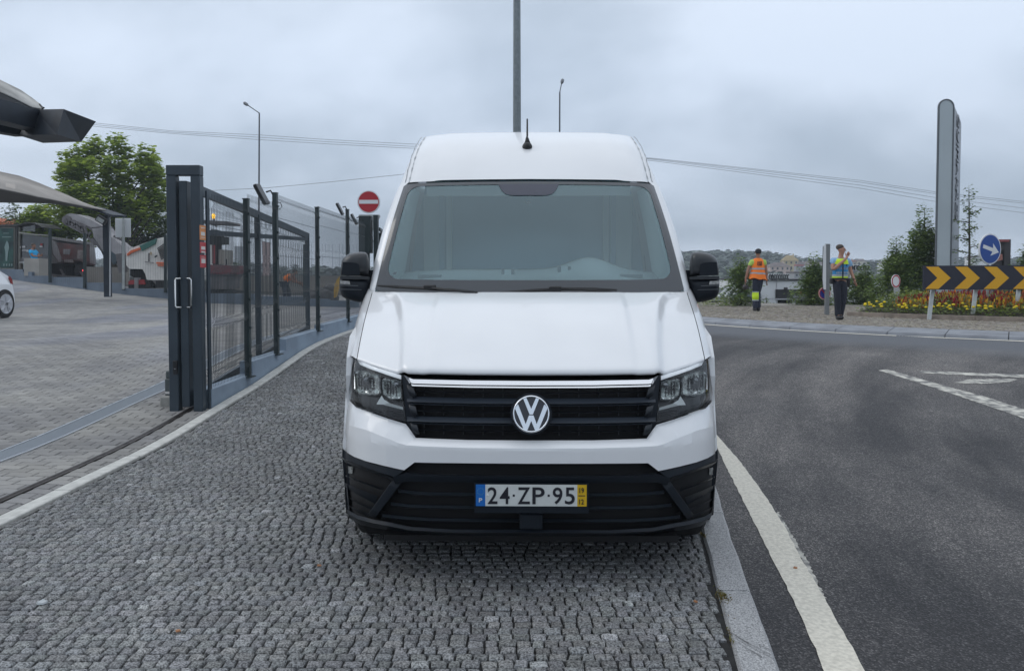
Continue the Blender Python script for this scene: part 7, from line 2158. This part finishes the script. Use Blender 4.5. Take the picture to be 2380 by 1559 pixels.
# ---- worker walking away
def worker():
    o = Vector((at(1760, 725, 23.0).x, 23.0, ISZ + .012))
    e_ = empty('person', o, 0, 'person in dark cap and orange reflective vest walking away across the island', 'person')
    hd = Vector((0, 0, 1.745)); fw = Vector((0, 1, 0))
    ex = MB(); head_extra(ex, hd, fw); hand(ex, (-.36, .02, .92), (-.375, .0, .80), (-1, 0, 0)); hand(ex, (.265, .0, .92), (.262, .0, .80), (1, 0, 0))
    J = {'pel': (0, 0, .98, .13, .10), 'sp': (0, 0, 1.15, .125, .095), 'ch': (0, 0, 1.40, .16, .105), 'nk': (0, 0, 1.56, .058), 'nk2': (0, .0, 1.63, .056),
         'jaw': (0, .025, hd.z - .055, .06, .07), 'hd': (0, 0, hd.z, .082, .095), 'tp': (0, -.005, hd.z + .07, .068, .08),
         'sl': (-.20, 0, 1.49, .062), 'el': (-.31, -.01, 1.19, .048), 'wl': (-.36, .02, .935, .032), 'pl': (-.367, .015, .865, .035, .022),
         'sr': (.20, 0, 1.49, .062), 'er': (.235, -.01, 1.18, .048), 'wr': (.265, .0, .935, .032), 'pr': (.265, .0, .865, .035, .022),
         'hl': (-.085, 0, .92, .095), 'kl': (-.06, .03, .50, .068), 'al': (-.09, -.06, .12, .042), 'tl': (-.09, .05, .05, .036),
         'hr': (.085, 0, .92, .095), 'kr': (.02, .10, .52, .068), 'ar': (.035, .02, .16, .042), 'tr': (.035, .10, .05, .036)}
    E = [('pel', 'sp'), ('sp', 'ch'), ('ch', 'nk'), ('nk', 'nk2'), ('nk2', 'jaw'), ('jaw', 'hd'), ('hd', 'tp'), ('ch', 'sl'), ('sl', 'el'), ('el', 'wl'), ('wl', 'pl'), ('ch', 'sr'), ('sr', 'er'), ('er', 'wr'), ('wr', 'pr'), ('pel', 'hl'), ('hl', 'kl'), ('kl', 'al'), ('al', 'tl'), ('pel', 'hr'), ('hr', 'kr'), ('kr', 'ar'), ('ar', 'tr')]
    skin('body', J, E, m_skin2, e_, extra=ex); face_bits(e_, hd, fw)
    mtr = mat('dark work trousers', (.018, .024, .045), .85, bump=.3, bscale=25)
    skin('trousers', {'q': (0, 0, 1.04, .155, .12), 'p': (0, 0, .96, .16, .125), 'a': (-.075, 0, .88, .112), 'b': (-.06, .03, .50, .088), 'c': (-.09, -.05, .05, .078), 'd': (.075, 0, .88, .112), 'e': (.02, .10, .52, .085), 'f': (.035, .02, .06, .078)}, [('q', 'p'), ('p', 'a'), ('a', 'b'), ('b', 'c'), ('p', 'd'), ('d', 'e'), ('e', 'f')], mtr, e_)
    mvy = mat('fluorescent yellow', (.62, .85, .03), .7)
    skin('shirt', {'a': (0, 0, 1.10, .16, .115), 'b': (0, 0, 1.40, .178, .118), 'n': (0, 0, 1.535, .075), 'c': (-.19, 0, 1.49, .085), 'd': (-.245, -.005, 1.33, .078), 'e': (.19, 0, 1.49, .085), 'f': (.215, 0, 1.33, .078)}, [('a', 'b'), ('b', 'n'), ('b', 'c'), ('c', 'd'), ('b', 'e'), ('e', 'f')], mat('lime tee shirt', (.42, .60, .12), .8), e_)
    mor = mat('fluorescent orange', (.95, .22, .02), .7); n = 28
    def torso(name, z0, z1, g, m):
        vs = []; zs_ = fr(z0, z1, .03)
        for z in zs_:
            w = interp([(.95, .270), (1.05, .238), (1.2, .205), (1.4, .195), (1.53, .17), (1.58, .085)], z) + g; d = interp([(.95, .165), (1.3, .145), (1.45, .13), (1.58, .08)], z) + g
            for k in range(n):
                a = 2 * math.pi * k / n; dz = .018 * math.sin(a * 5) * sm(1.2, .95, z)
                vs.append(Vector((-.005 + w * math.cos(a), d * math.sin(a) * (1 + .06 * math.sin(a * 6) * sm(1.2, .95, z)), z + dz + .03 * math.cos(a - .4) * -1 * sm(1.3, .95, z))))
        fs = [(i * n + k, i * n + (k + 1) % n, (i + 1) * n + (k + 1) % n, (i + 1) * n + k) for i in range(len(zs_) - 1) for k in range(n)]
        return obj(name, vs, fs, m, e_, True, rel=False)
    torso('vest', .95, 1.58, 0, mor); mg = mat('reflective grey', (.36, .40, .44), .45)
    torso('vest_band', 1.10, 1.15, .004, mg); torso('vest_band', 1.24, 1.29, .004, mg)
    # printed mark on the back: square outline with a broken inner shape
    mk_b = mat('vest print', (.07, .03, .03), .7)
    mb = MB()
    for (x, z, w, h) in ((0, 1.475, .13, .012), (0, 1.365, .13, .012), (-.06, 1.42, .012, .11), (.06, 1.42, .012, .11)): mb.box((x, -.148, z), (w, .012, h))
    mb.build('back_print', mk_b, e_, rel=False)
    mb = MB()
    for (x, z, w, h) in ((.01, 1.452, .07, .014), (-.03, 1.435, .016, .03), (.005, 1.42, .06, .012), (.035, 1.405, .016, .03), (0, 1.388, .06, .012)): mb.box((x, -.150, z), (w, .012, h))
    mb.build('back_print', mk_b, e_, rel=False)
    # hi-vis knee bands
    for (x, y, z, s) in ((-.066, .01, .44, 1.0),):
        mb = MB(); mb.lathe([(.094, -.10), (.098, .0), (.094, .12)], (x, y, z), 16, 'Z'); mb.build('knee_band', mvy, e_, True, rel=False)
        mb = MB(); mb.lathe([(.098, -.135), (.098, -.10)], (x - .002, y - .005, z), 16, 'Z'); mb.lathe([(.098, .12), (.096, .15)], (x, y, z), 16, 'Z'); mb.build('leg_stripe', mg, e_, True, rel=False)
    mb = MB(); mb.ball(hd + Vector((0, -.004, .035)), .103, .92, 1.0, .86, 14, 9); mb.box((0, .12, hd.z + .02), (.13, .09, .012)); mb.build('cap', mat('black cap', (.012, .012, .016), .8), e_, True, rel=False)
    for x, y in ((-.09, -.01), (.035, .05)):
        mb = MB(); mb.ball((x, y, .055), .064, .82, 1.9, .9, 12, 8); mb.build('boot', mat('work boot', (.02, .019, .022), .6), e_, True, rel=False)
    h = empty('helmet', o + Vector((-.37, .0, .72)), 0, 'dark ear defenders and helmet held low in the left hand of the walking worker', 'helmet')
    mb = MB(); mb.ball((0, 0, 0), .085, 1, 1.1, .95, 12, 8); mb.tube([(-.05, 0, .06), (0, 0, .13), (.05, 0, .06)], .01, 6); mb.build('shell', mat('helmet dark', (.03, .022, .025), .4), h, True, rel=False)
worker()
def mini(name, o, J, parts, label, skinm, headc, fw, hair=True):
    e_ = empty(name, o, 0, label, 'person')
    ex = MB(); head_extra(ex, headc, fw)
    if 'pl' in J: hand(ex, Vector(J['wl'][:3]), Vector(J['pl'][:3]) + (Vector(J['pl'][:3]) - Vector(J['wl'][:3])), (0, -1, 0))
    if 'pr' in J: hand(ex, Vector(J['wr'][:3]), Vector(J['pr'][:3]) + (Vector(J['pr'][:3]) - Vector(J['wr'][:3])), (0, -1, 0))
    E = [('pel', 'sp'), ('sp', 'ch'), ('ch', 'nk'), ('nk', 'jaw'), ('jaw', 'hd'), ('hd', 'tp'), ('ch', 'sl'), ('sl', 'el'), ('el', 'wl'), ('wl', 'pl'), ('ch', 'sr'), ('sr', 'er'), ('er', 'wr'), ('wr', 'pr'), ('pel', 'hl'), ('hl', 'kl'), ('kl', 'al'), ('al', 'tl'), ('pel', 'hr'), ('hr', 'kr'), ('kr', 'ar'), ('ar', 'tr')]
    skin('body', J, E, skinm, e_, extra=ex); face_bits(e_, headc, fw)
    for nm, jj, ee, m in parts: skin(nm, jj, ee, m, e_)
    if hair: mb = MB(); mb.ball(Vector(headc) - Vector(fw) * .03 + Vector((0, 0, .045)), .095, .95, 1, .8, 12, 8); mb.build('hair', m_hair, e_, True, rel=False)
    return e_
# bending worker beyond the wall
hc = Vector((.34, 0, 1.22)); 
oB = Vector((at(667, 706, 30).x, 30, at(667, 706, 30).z))
J = {'pel': (-.10, 0, .86, .12, .11), 'sp': (0, 0, .98, .12, .10), 'ch': (.17, 0, 1.10, .13, .11), 'nk': (.27, 0, 1.15, .055), 'jaw': (.35, 0, 1.17, .06), 'hd': (hc.x, hc.y, hc.z, .088), 'tp': (.33, 0, 1.29, .07),
     'sl': (.18, -.16, 1.06, .06), 'el': (.30, -.2, .86, .046), 'wl': (.50, -.12, .84, .032), 'pl': (.56, -.1, .82, .033), 'sr': (.2, .16, 1.06, .06), 'er': (.34, .2, .84, .046), 'wr': (.56, .08, .74, .032), 'pr': (.61, .06, .70, .033),
     'hl': (-.10, -.09, .80, .09), 'kl': (-.06, -.12, .46, .066), 'al': (-.08, -.12, .10, .045), 'tl': (.04, -.12, .05, .036), 'hr': (-.08, .09, .80, .09), 'kr': (.05, .12, .46, .066), 'ar': (.02, .12, .10, .045), 'tr': (.14, .12, .05, .036)}
mor = MATS['fluorescent orange']
mini('person', oB, J, [('vest', {'a': (-.10, 0, .90, .16, .15), 'b': (.02, 0, 1.0, .165, .14), 'c': (.19, 0, 1.12, .17, .14)}, [('a', 'b'), ('b', 'c')], mor),
     ('trousers', {'p': (-.10, 0, .85, .14, .13), 'a': (-.10, -.09, .78, .11), 'b': (-.06, -.12, .46, .085), 'c': (-.08, -.12, .10, .072), 'd': (-.08, .09, .78, .11), 'e': (.05, .12, .46, .085), 'f': (.02, .12, .10, .072)}, [('p', 'a'), ('a', 'b'), ('b', 'c'), ('p', 'd'), ('d', 'e'), ('e', 'f')], MATS['dark work trousers'])],
     'person in orange vest bending over with a shovel beyond the wall, seen through the fence', m_skin2, hc, Vector((.85, 0, -.5)))
sh = empty('shovel', oB + Vector((.6, 0, .7)), 0, 'shovel held by the bending worker behind the fence', 'shovel')
mb = MB(); mb.tube([oB + Vector((.48, -.05, .90)), oB + Vector((.80, 0, .36))], .016, 6); mb.build('shaft', m_bark, sh)
mb = MB(); mb.box(oB + Vector((.86, 0, .28)), (.2, .22, .05), bev=.01); mb.build('blade', m_rubber, sh)
# man in blue behind the concrete blocks
oC = Vector((at(83, 657, 34).x, 34, at(83, 657, 34).z)); hc = Vector((-.05, 0, 1.62))
J = {'pel': (0, 0, .95, .13, .11), 'sp': (-.03, 0, 1.12, .12, .10), 'ch': (-.12, 0, 1.34, .15, .11), 'nk': (-.11, 0, 1.48, .055), 'jaw': (-.03, 0, 1.56, .06), 'hd': (hc.x, hc.y, hc.z, .088), 'tp': (-.06, 0, 1.69, .07),
     'sl': (-.12, -.17, 1.40, .06), 'el': (.02, -.22, 1.18, .046), 'wl': (.20, -.14, 1.16, .032), 'pl': (.26, -.1, 1.18, .033), 'sr': (-.10, .17, 1.40, .06), 'er': (.04, .22, 1.18, .046), 'wr': (.22, .1, 1.20, .032), 'pr': (.28, .06, 1.22, .033),
     'hl': (0, -.09, .9, .09), 'kl': (.02, -.1, .5, .066), 'al': (0, -.1, .1, .045), 'tl': (.12, -.1, .05, .036), 'hr': (0, .09, .9, .09), 'kr': (0, .1, .5, .066), 'ar': (-.03, .1, .1, .045), 'tr': (.09, .1, .05, .036)}
mini('person', oC, J, [('shirt', {'a': (.0, 0, .92, .16, .14), 'b': (-.04, 0, 1.14, .155, .125), 'c': (-.12, 0, 1.36, .17, .13), 'd': (-.12, -.17, 1.40, .085), 'e': (-.03, -.21, 1.26, .075), 'f': (-.10, .17, 1.40, .085), 'g': (-.01, .21, 1.26, .075)}, [('a', 'b'), ('b', 'c'), ('c', 'd'), ('d', 'e'), ('c', 'f'), ('f', 'g')], mat('bright blue tee shirt', (.02, .38, .72), .8)),
     ('trousers', {'p': (0, 0, .95, .14, .13), 'a': (0, -.09, .86, .11), 'b': (.02, -.1, .5, .085), 'c': (0, -.1, .1, .072), 'd': (0, .09, .86, .11), 'e': (0, .1, .5, .085), 'f': (-.03, .1, .1, .072)}, [('p', 'a'), ('a', 'b'), ('b', 'c'), ('p', 'd'), ('d', 'e'), ('e', 'f')], MATS['dark work trousers'])],
     'person in bright blue tee shirt standing behind the pale concrete block by the bus shelter', m_skin2, hc, Vector((.95, -.3, 0)))

# ================================================================== ROAD WORKS ON THE LEFT
def zz(x, y): return (.1789 * x, 464.7 + .1789 * y)      # zoomed picture coordinates -> working pixels
def quad(name, P, Y, d, m, par, dx=0.0):
    mb = MB(); mb.prism([at(*zz(*p), Y) for p in P], (dx, d, 0)); return mb.build(name, m, par)
m_dirt = mat('dusty dark grey steel', (.12, .112, .115), .7, var=.3, vscale=1.5); m_dirt2 = mat('dusty light grey steel', (.27, .26, .265), .7, var=.3, vscale=1.2)
m_trk = mat('dusty brown red paint', (.22, .09, .085), .7, var=.5, vscale=1.5, col2=(.11, .09, .09))
tr = empty('dump_truck', at(160, 655, 37), 0, 'dusty grey tipper truck seen from behind with red tail lights lit, beyond the low wall', 'truck')
quad('tub_side', [(300, 480), (655, 480), (700, 700), (655, 800), (300, 790)], 40.5, .1, m_dirt, tr)
quad('tub_rim', [(640, 478), (1222, 560), (1222, 590), (640, 508)], 37.5, .5, m_dirt2, tr)
quad('tub_end', [(655, 508), (1200, 580), (1240, 852), (770, 815), (668, 700)], 37.7, 4.0, m_dirt, tr, dx=-2.8)
quad('tail_gate', [(712, 552), (1160, 588), (1165, 800), (800, 785)], 37.55, .12, m_trk, tr)
quad('tub_post', [(668, 520), (712, 545), (800, 800), (770, 812), (690, 700)], 37.45, .15, m_dirt2, tr)
quad('tub_post', [(1165, 585), (1205, 588), (1232, 840), (1165, 820)], 37.45, .15, m_dirt2, tr)
quad('placard', [(820, 640), (910, 640), (900, 712), (820, 705)], 37.4, .05, m_dirt2, tr); quad('placard', [(1010, 650), (1095, 655), (1095, 830), (1000, 760)], 37.4, .05, mat('dusty pale plate', (.24, .21, .20), .7, var=.4, vscale=3), tr)
quad('placard', [(835, 775), (935, 775), (960, 812), (830, 806)], 37.4, .05, MATS['dusty pale plate'], tr)
quad('gate_bar', [(800, 750), (1160, 775), (1160, 790), (800, 768)], 37.38, .05, m_trk, tr)
quad('chassis', [(560, 820), (1240, 860), (1150, 1045), (560, 1040)], 38.2, 3.0, m_deep, tr, dx=-2)
quad('under_bar', [(650, 962), (1212, 1014), (1212, 1030), (650, 980)], 37.3, .12, m_dirt, tr)
for a in ((770, 900), (1030, 930)): quad('strut', [(a[0], a[1]), (a[0] + 22, a[1]), (a[0] + 62, a[1] + 75), (a[0] + 38, a[1] + 75)], 37.35, .1, m_dirt, tr)
for x in (560, 1105):
    c = at(*zz(x, 940), 38.0); mb = MB(); mb.lathe([(.3, -.25), (.55, -.22), (.58, 0), (.55, .22), (.3, .25)], c, 20, 'X'); mb.build('tyre', m_tyre, tr)
for k, (x, y, r_) in enumerate(((610, 880, .10), (659, 882, .045), (1085, 916, .055), (1140, 921, .10))):
    c = at(*zz(x, y), 37.2); mb = MB(); mb.lathe([(r_, 0), (r_ * .8, -.03), (.01, -.05)], c, 14, 'Y'); mb.build('tail_light', mat('lit tail light', (.6, .03, .03), .3, emit=(1.0, .06, .07), estr=2.2), tr)
for a, b, t_ in (((655, 985), (735, 1020), '31-RM-07'), ((1025, 1018), (1130, 1042), '')):
    quad('number_board', [a, (b[0], a[1] + 8), b, (a[0], b[1] - 8)], 37.25, .03, mat('grimy number board', (.17, .15, .11), .7, var=.4, vscale=8), tr)
# milling machine with conveyor
m_mw = mat('milling machine white', (.66, .64, .60), .5, var=.08, vscale=2); m_mo = mat('machine orange', (.62, .14, .05), .5); m_mg = mat('machine green', (.035, .13, .105), .5); m_mred = mat('machine red', (.30, .03, .035), .6)
mm_ = empty('milling_machine', at(350, 675, 33), 0, 'white road milling machine with orange stripes, green panel and raised conveyor boom', 'machine')
quad('body', [(1640, 705), (1700, 628), (2020, 508), (2190, 470), (2330, 450), (2560, 450), (2560, 1040), (1905, 1040), (1885, 960), (1850, 900), (1680, 895), (1640, 850)], 32.5, 2.2, m_mw, mm_)
quad('top_panel', [(1808, 596), (2028, 500), (2012, 572), (1842, 662)], 32.4, .1, m_mg, mm_); quad('stripe', [(1645, 700), (1700, 655), (1820, 618), (1828, 642), (1700, 690), (1650, 728)], 32.4, .1, m_mo, mm_)
quad('stripe', [(2025, 808), (2480, 806), (2480, 832), (2035, 832)], 32.4, .1, m_mo, mm_); quad('stripe', [(2040, 842), (2480, 840), (2480, 855), (2050, 858)], 32.4, .1, m_mo, mm_)
for k in range(8): quad('louvre', [(2040 + k * 7, 628 + k * 20), (2130, 566 + k * 24), (2130, 576 + k * 24), (2043 + k * 7, 639 + k * 20)], 32.38, .05, m_deep, mm_)
quad('hatch_handle', [(1925, 690), (1937, 690), (1937, 800), (1925, 800)], 32.38, .05, m_dirt, mm_); quad('hatch_handle', [(1880, 800), (1990, 812), (1990, 820), (1880, 808)], 32.38, .05, m_dirt, mm_)
quad('decal', [(2005, 730), (2040, 715), (2040, 735), (2008, 752)], 32.38, .03, m_deep, mm_); quad('decal', [(1945, 675), (1968, 675), (1970, 715), (1948, 715)], 32.38, .03, mat('decal tan', (.42, .33, .22), .6), mm_)
quad('drum_housing', [(1690, 900), (1845, 892), (1895, 1035), (1780, 1035), (1690, 980)], 32.6, 1.6, m_deep, mm_)
quad('track_guard', [(1665, 1060), (1700, 1040), (1770, 1042), (1780, 1095), (1665, 1100)], 32.3, .5, m_mred, mm_); quad('track_guard', [(1800, 1040), (1860, 1035), (1885, 1100), (1800, 1100)], 32.3, .5, m_mred, mm_)
quad('track', [(1665, 1100), (1900, 1095), (1965, 1115), (1970, 1145), (1930, 1150), (1668, 1148)], 32.3, .5, m_tyre, mm_); quad('track', [(1880, 1030), (1930, 1060), (1970, 1110), (1900, 1110)], 32.35, .4, m_tyre, mm_)
quad('leg_post', [(1742, 1010), (1785, 1010), (1785, 1150), (1745, 1150)], 32.2, .3, m_dirt2, mm_); quad('track', [(2025, 1050), (2380, 1045), (2400, 1140), (2020, 1140)], 32.4, .5, m_tyre, mm_)
quad('ladder', [(2010, 490), (2140, 455), (2150, 470), (2025, 525)], 32.8, .3, m_deep, mm_)
# conveyor: covered upper half, trussed underside, lower boom
bo = empty('conveyor', (0, 0, 0)); bo.parent = mm_; bo.location = -mm_.location
def bq(name, P, Y, d, m): return quad(name, P, Y, d, m, bo)
bq('boom_cover', [(832, 212), (870, 183), (920, 177), (1000, 190), (1180, 260), (1330, 345), (1190, 362), (1080, 312), (960, 262), (860, 240)], 33.6, .9, m_dirt2)
bq('boom_side', [(830, 235), (960, 262), (1080, 312), (1195, 370), (1210, 420), (1090, 330), (950, 290), (845, 300)], 33.55, .9, m_dirt)
bq('lower_boom', [(1195, 372), (1340, 352), (1430, 470), (1600, 610), (1640, 700), (1590, 900), (1540, 870), (1420, 740), (1330, 650), (1215, 490)], 33.4, .8, m_dirt2)
bq('boom_dark_plate', [(1430, 665), (1530, 742), (1500, 830), (1470, 838), (1432, 760)], 33.3, .1, mat('boom side plate', (.06, .085, .10), .7))  # dark plate set on the lower boom
for a, b in (((840, 305), (1095, 440)), ((1095, 440), (1250, 590)), ((845, 240), (880, 320)), ((900, 260), (960, 345)), ((960, 275), (1020, 375)), ((1030, 300), (1080, 420)), ((1090, 330), (1140, 470)), ((880, 320), (940, 275)), ((960, 350), (1010, 295)), ((1030, 385), (1080, 330)), ((1180, 420), (1130, 480)), ((1480, 470), (1620, 540)), ((1200, 500), (1330, 660))):
    mb = MB(); mb.bar(at(*zz(*a), 33.5), at(*zz(*b), 33.5), .09, .09); mb.build('truss_bar', m_dirt, bo)
mb = MB(); c = at(*zz(860, 262), 33.5); mb.lathe([(.20, 0), (.20, .8)], c, 16, 'Y'); mb.build('head_drum', m_dirt, bo)
mb = MB(); mb.bar(at(*zz(1600, 940), 33.2), at(*zz(1560, 700), 33.2), .25, .3); mb.build('boom_pivot', m_dirt, bo)
# concrete pieces
o = quad('concrete_block', [(312, 755), (505, 765), (505, 990), (312, 985)], 33.2, .8, mat('pale concrete block', (.36, .34, .31), .9, var=.1, vscale=2), None); tag(o, 'pale concrete block wall in front of the person in blue', 'block')
o = quad('retaining_wall', [(1120, 868), (1640, 875), (1640, 1160), (1120, 1160)], 36, .3, mat('beige rendered wall', (.27, .25, .225), .9, var=.1, vscale=1), None); tag(o, 'beige rendered wall behind the canopy post below the trees', 'wall')
o = vbox('retaining_wall', 538, 856, 641, 720, 37, .3, MATS['beige rendered wall']); tag(o, 'long beige wall behind the bending worker seen through the fence', 'wall')
vs_ = []; rs = random.Random(5)
mb = MB(); mb.ball(at(745, 697, 28), 1, .62, .5, .42, 20, 10); mb.v = [p + Vector((noise.noise(p * 3), noise.noise(p * 3 + Vector((5, 0, 0))), noise.noise(p * 3 + Vector((0, 7, 0))))) * .12 for p in mb.v]
o = mb.build('asphalt_pile', mat('loose asphalt', (.07, .068, .070), .95, var=.4, vscale=6, bump=.8, bscale=30), None, True); tag(o, 'heap of loose dark asphalt on the low wall beyond the fence', 'heap')
mb = MB(); mb.ball(at(765, 684, 28.4), 1, .30, .3, .40, 14, 8); o = mb.build('asphalt_pile', MATS['loose asphalt'], None, True); tag(o, 'smaller dark heap beside the yellow machine arm', 'heap')
P = [(789, 642), (787, 655), (785, 672), (780, 690), (776, 692), (775, 680), (777, 664), (782, 650)]
mb = MB(); mb.prism([at(u, v, 27.4) for u, v in P], (0, .2, 0)); o = mb.build('digger_arm', mat('machine yellow', (.50, .29, .03), .6, var=.2, vscale=5)); tag(o, 'curved yellow machine arm just left of the van mirror', 'machine arm')
# road paver with canopy behind the fence
pv = empty('road_paver', at(505, 690, 27), 0, 'road paver with small canopy, amber beacon and dark red hopper behind the fence', 'machine')
def z4(x, y): return (470.9 + .1352 * x, 483.3 + .1351 * y)
def pq(name, P, Y, d, m): mb = MB(); mb.prism([at(*z4(*p), Y) for p in P], (0, d, 0)); return mb.build(name, m, pv)
pq('canopy_roof', [(-60, 205), (430, 232), (455, 262), (430, 282), (-60, 262)], 27, 1.2, m_dirt)
c = at(*z4(187, 140), 27.2); mb = MB(); mb.lathe([(.055, -.09), (.06, .02), (.04, .07), (.01, .08)], c, 12, 'Z'); mb.build('beacon', mat('lit amber beacon', (.9, .5, .02), .3, emit=(1, .55, .05), estr=1.6), pv)
mb = MB(); mb.tube([at(*z4(190, 190), 27.2), at(*z4(240, 330), 27.2)], .03, 6); mb.build('beacon_pole', m_dirt, pv)
pq('console', [(70, 420), (150, 370), (250, 480), (325, 490), (325, 620), (80, 630)], 27.1, .7, m_deep); pq('column', [(170, 610), (260, 600), (255, 980), (170, 980)], 27.2, .4, m_deep)
pq('side_panel', [(255, 712), (375, 720), (375, 980), (255, 975)], 27.3, .8, mat('machine cream panel', (.40, .38, .33), .6)); pq('rail_post', [(395, 880), (410, 880), (410, 990), (395, 990)], 27.1, .05, m_rubber)
pq('hopper_rim', [(90, 975), (505, 990), (470, 1140), (90, 1130)], 26.9, 1.6, mat('dusty hopper red', (.14, .035, .045), .7, var=.3, vscale=3)); pq('hopper', [(100, 1130), (450, 1140), (400, 1240), (390, 1400), (110, 1400)], 27.0, 1.4, m_dirt); pq('undercarriage', [(60, 1400), (520, 1440), (520, 1475), (60, 1480)], 26.9, 1.6, m_deep)
pq('fire_extinguisher', [(165, 640), (205, 640), (205, 960), (165, 960)], 27.0, .12, m_mred)
# bus shelter
def z6(x, y): return (.1272 * x, 483.3 + .1272 * y)
bs2 = empty('bus_shelter', at(45, 655, 35), 0, 'glass bus shelter with arched roof and lit poster case at the far left', 'bus shelter')
def sq(name, P, Y, d, m): mb = MB(); mb.prism([at(*z6(*p), Y) for p in P], (0, d, 0)); return mb.build(name, m, bs2)
m_shel = mat('shelter frame', (.05, .05, .048), .5); m_shell2 = mat('shelter pale frame', (.30, .29, .26), .5)
sq('post', [(275, 300), (310, 300), (310, 1150), (275, 1150)], 35, .15, m_shel); sq('post', [(318, 350), (345, 350), (345, 1150), (318, 1150)], 35.1, .1, m_shell2); sq('post', [(-160, 320), (-130, 320), (-130, 1150), (-160, 1150)], 35, .15, m_shel)
sq('roof_edge', [(-200, 310), (270, 300), (345, 290), (345, 318), (270, 335), (-200, 350)], 34.9, 1.6, m_shel)
arc = [(345, 300), (420, 275), (500, 263), (590, 268), (680, 295), (760, 350)]
sq('roof_arch', arc + [(x, y + 14) for x, y in arc[::-1]], 34.8, 1.6, m_shel)
mgl = glass_mat('shelter glass', (.55, .56, .55), .04)
sq('glass_panel', [(350, 300), (500, 270), (640, 290), (640, 430), (350, 430)], 35.2, .02, mgl); sq('glass_panel', [(350, 470), (880, 540), (880, 900), (350, 905)], 35.2, .02, glass_mat('dark shelter glass', (.30, .31, .32), .04))
sq('roof_beam', [(345, 440), (640, 478), (880, 492), (880, 512), (640, 500), (345, 465)], 34.9, .1, m_shell2)
sq('bench_rail', [(350, 985), (880, 988), (880, 1003), (350, 1002)], 34.9, .1, mat('bench white', (.5, .5, .5), .6)); sq('kick_panel', [(350, 915), (880, 915), (880, 975), (350, 975)], 35.25, .05, m_dirt2)
pc_ = sq('poster_case', [(-140, 350), (262, 350), (262, 1115), (-140, 1115)], 35, .12, m_shell2)
mb = MB(); mb.prism([at(*z6(*p), 34.96) for p in ((-120, 372), (240, 372), (240, 1095), (-120, 1095))], (0, .03, 0)); mb.build('poster', mat('green poster', (.035, .11, .09), .35, var=.5, vscale=1.6, col2=(.012, .022, .026)), bs2)
mb = MB(); mb.prism([at(*z6(*p), 34.93) for p in ((105, 640), (125, 600), (150, 640), (168, 730), (150, 800), (130, 970), (100, 970), (98, 800), (80, 720))], (0, .01, 0)); mb.build('poster_figure', mat('poster pale print', (.22, .30, .29), .4), bs2)
for a, b in (((60, 458), (160, 470)), ((38, 525), (205, 540)), ((60, 1020), (82, 1060)), ((110, 1020), (132, 1060)), ((160, 1020), (182, 1060)), ((205, 1020), (226, 1060))):
    mb = MB(); mb.prism([at(*z6(*p), 34.93) for p in (a, (b[0], a[1]), b, (a[0], b[1]))], (0, .01, 0)); mb.build('poster_print', MATS['poster pale print'], bs2)
for a, b in (((405, 695), (460, 728)), ((405, 765), (470, 785)), ((480, 765), (515, 800)), ((722, 695), (775, 720)), ((735, 650), (775, 690)), ((350, 700), (378, 735))):
    mb = MB(); mb.prism([at(*z6(*p), 35.15) for p in (a, (b[0], a[1]), b, (a[0], b[1]))], (0, .01, 0)); mb.build('sticker', mat('sticker white', (.5, .5, .5), .6) if a[1] != 650 else m_mred, bs2)
# red roofed house at the left edge and faint buildings far beyond the fence
hh_ = empty('distant_house', at(-5, 560, 60), 0, 'corner of a house with orange tiled roof at the left edge behind the bus shelter', 'house')
mb = MB(); mb.prism([at(-60, 500, 60), at(2, 514.5, 60), at(14, 521, 60), at(14, 524, 60), at(-60, 524, 60)], (0, 6, 0)); mb.build('roof', mat('orange tiles', (.42, .12, .05), .9, var=.2, vscale=1), hh_)
mb = MB(); mb.prism([at(-60, 524, 60.3), at(8, 524, 60.3), at(8, 600, 60.3), at(-60, 600, 60.3)], (0, 5, 0)); mb.build('wall', m_wb, hh_)
tw = vbox('distant_tower', 545, 556, 572, 660, 300, 12, mat('distant block grey', (.30, .31, .33), .9)); tag(tw, 'faint grey tower block far beyond the fence mesh', 'building')
tw = vbox('distant_tower', 610, 616, 562, 645, 180, 4, mat('distant brick mast', (.42, .27, .25), .9)); tag(tw, 'slim reddish tower far away behind the middle gate upright', 'tower')
o = vbox('distant_building', 556, 606, 612, 650, 220, 12, mat('distant block grey', (.30, .31, .33), .9)); tag(o, 'low grey building far beyond the fence', 'building')
# ---- air
HAZE = 0.0011
m = bpy.data.materials.new('haze'); m.use_nodes = True; t = m.node_tree; t.nodes.clear()
oo = N(t, 'ShaderNodeOutputMaterial'); pvv = N(t, 'ShaderNodeVolumePrincipled'); pvv.inputs['Density'].default_value = HAZE; pvv.inputs['Color'].default_value = (.80, .88, .96, 1); pvv.inputs['Anisotropy'].default_value = .2
t.links.new(pvv.outputs[0], oo.inputs['Volume'])
mb = MB(); mb.box((0, 75, 4), (900, 770, 44)); hz = mb.build('haze', m); tag(hz, kind='stuff')
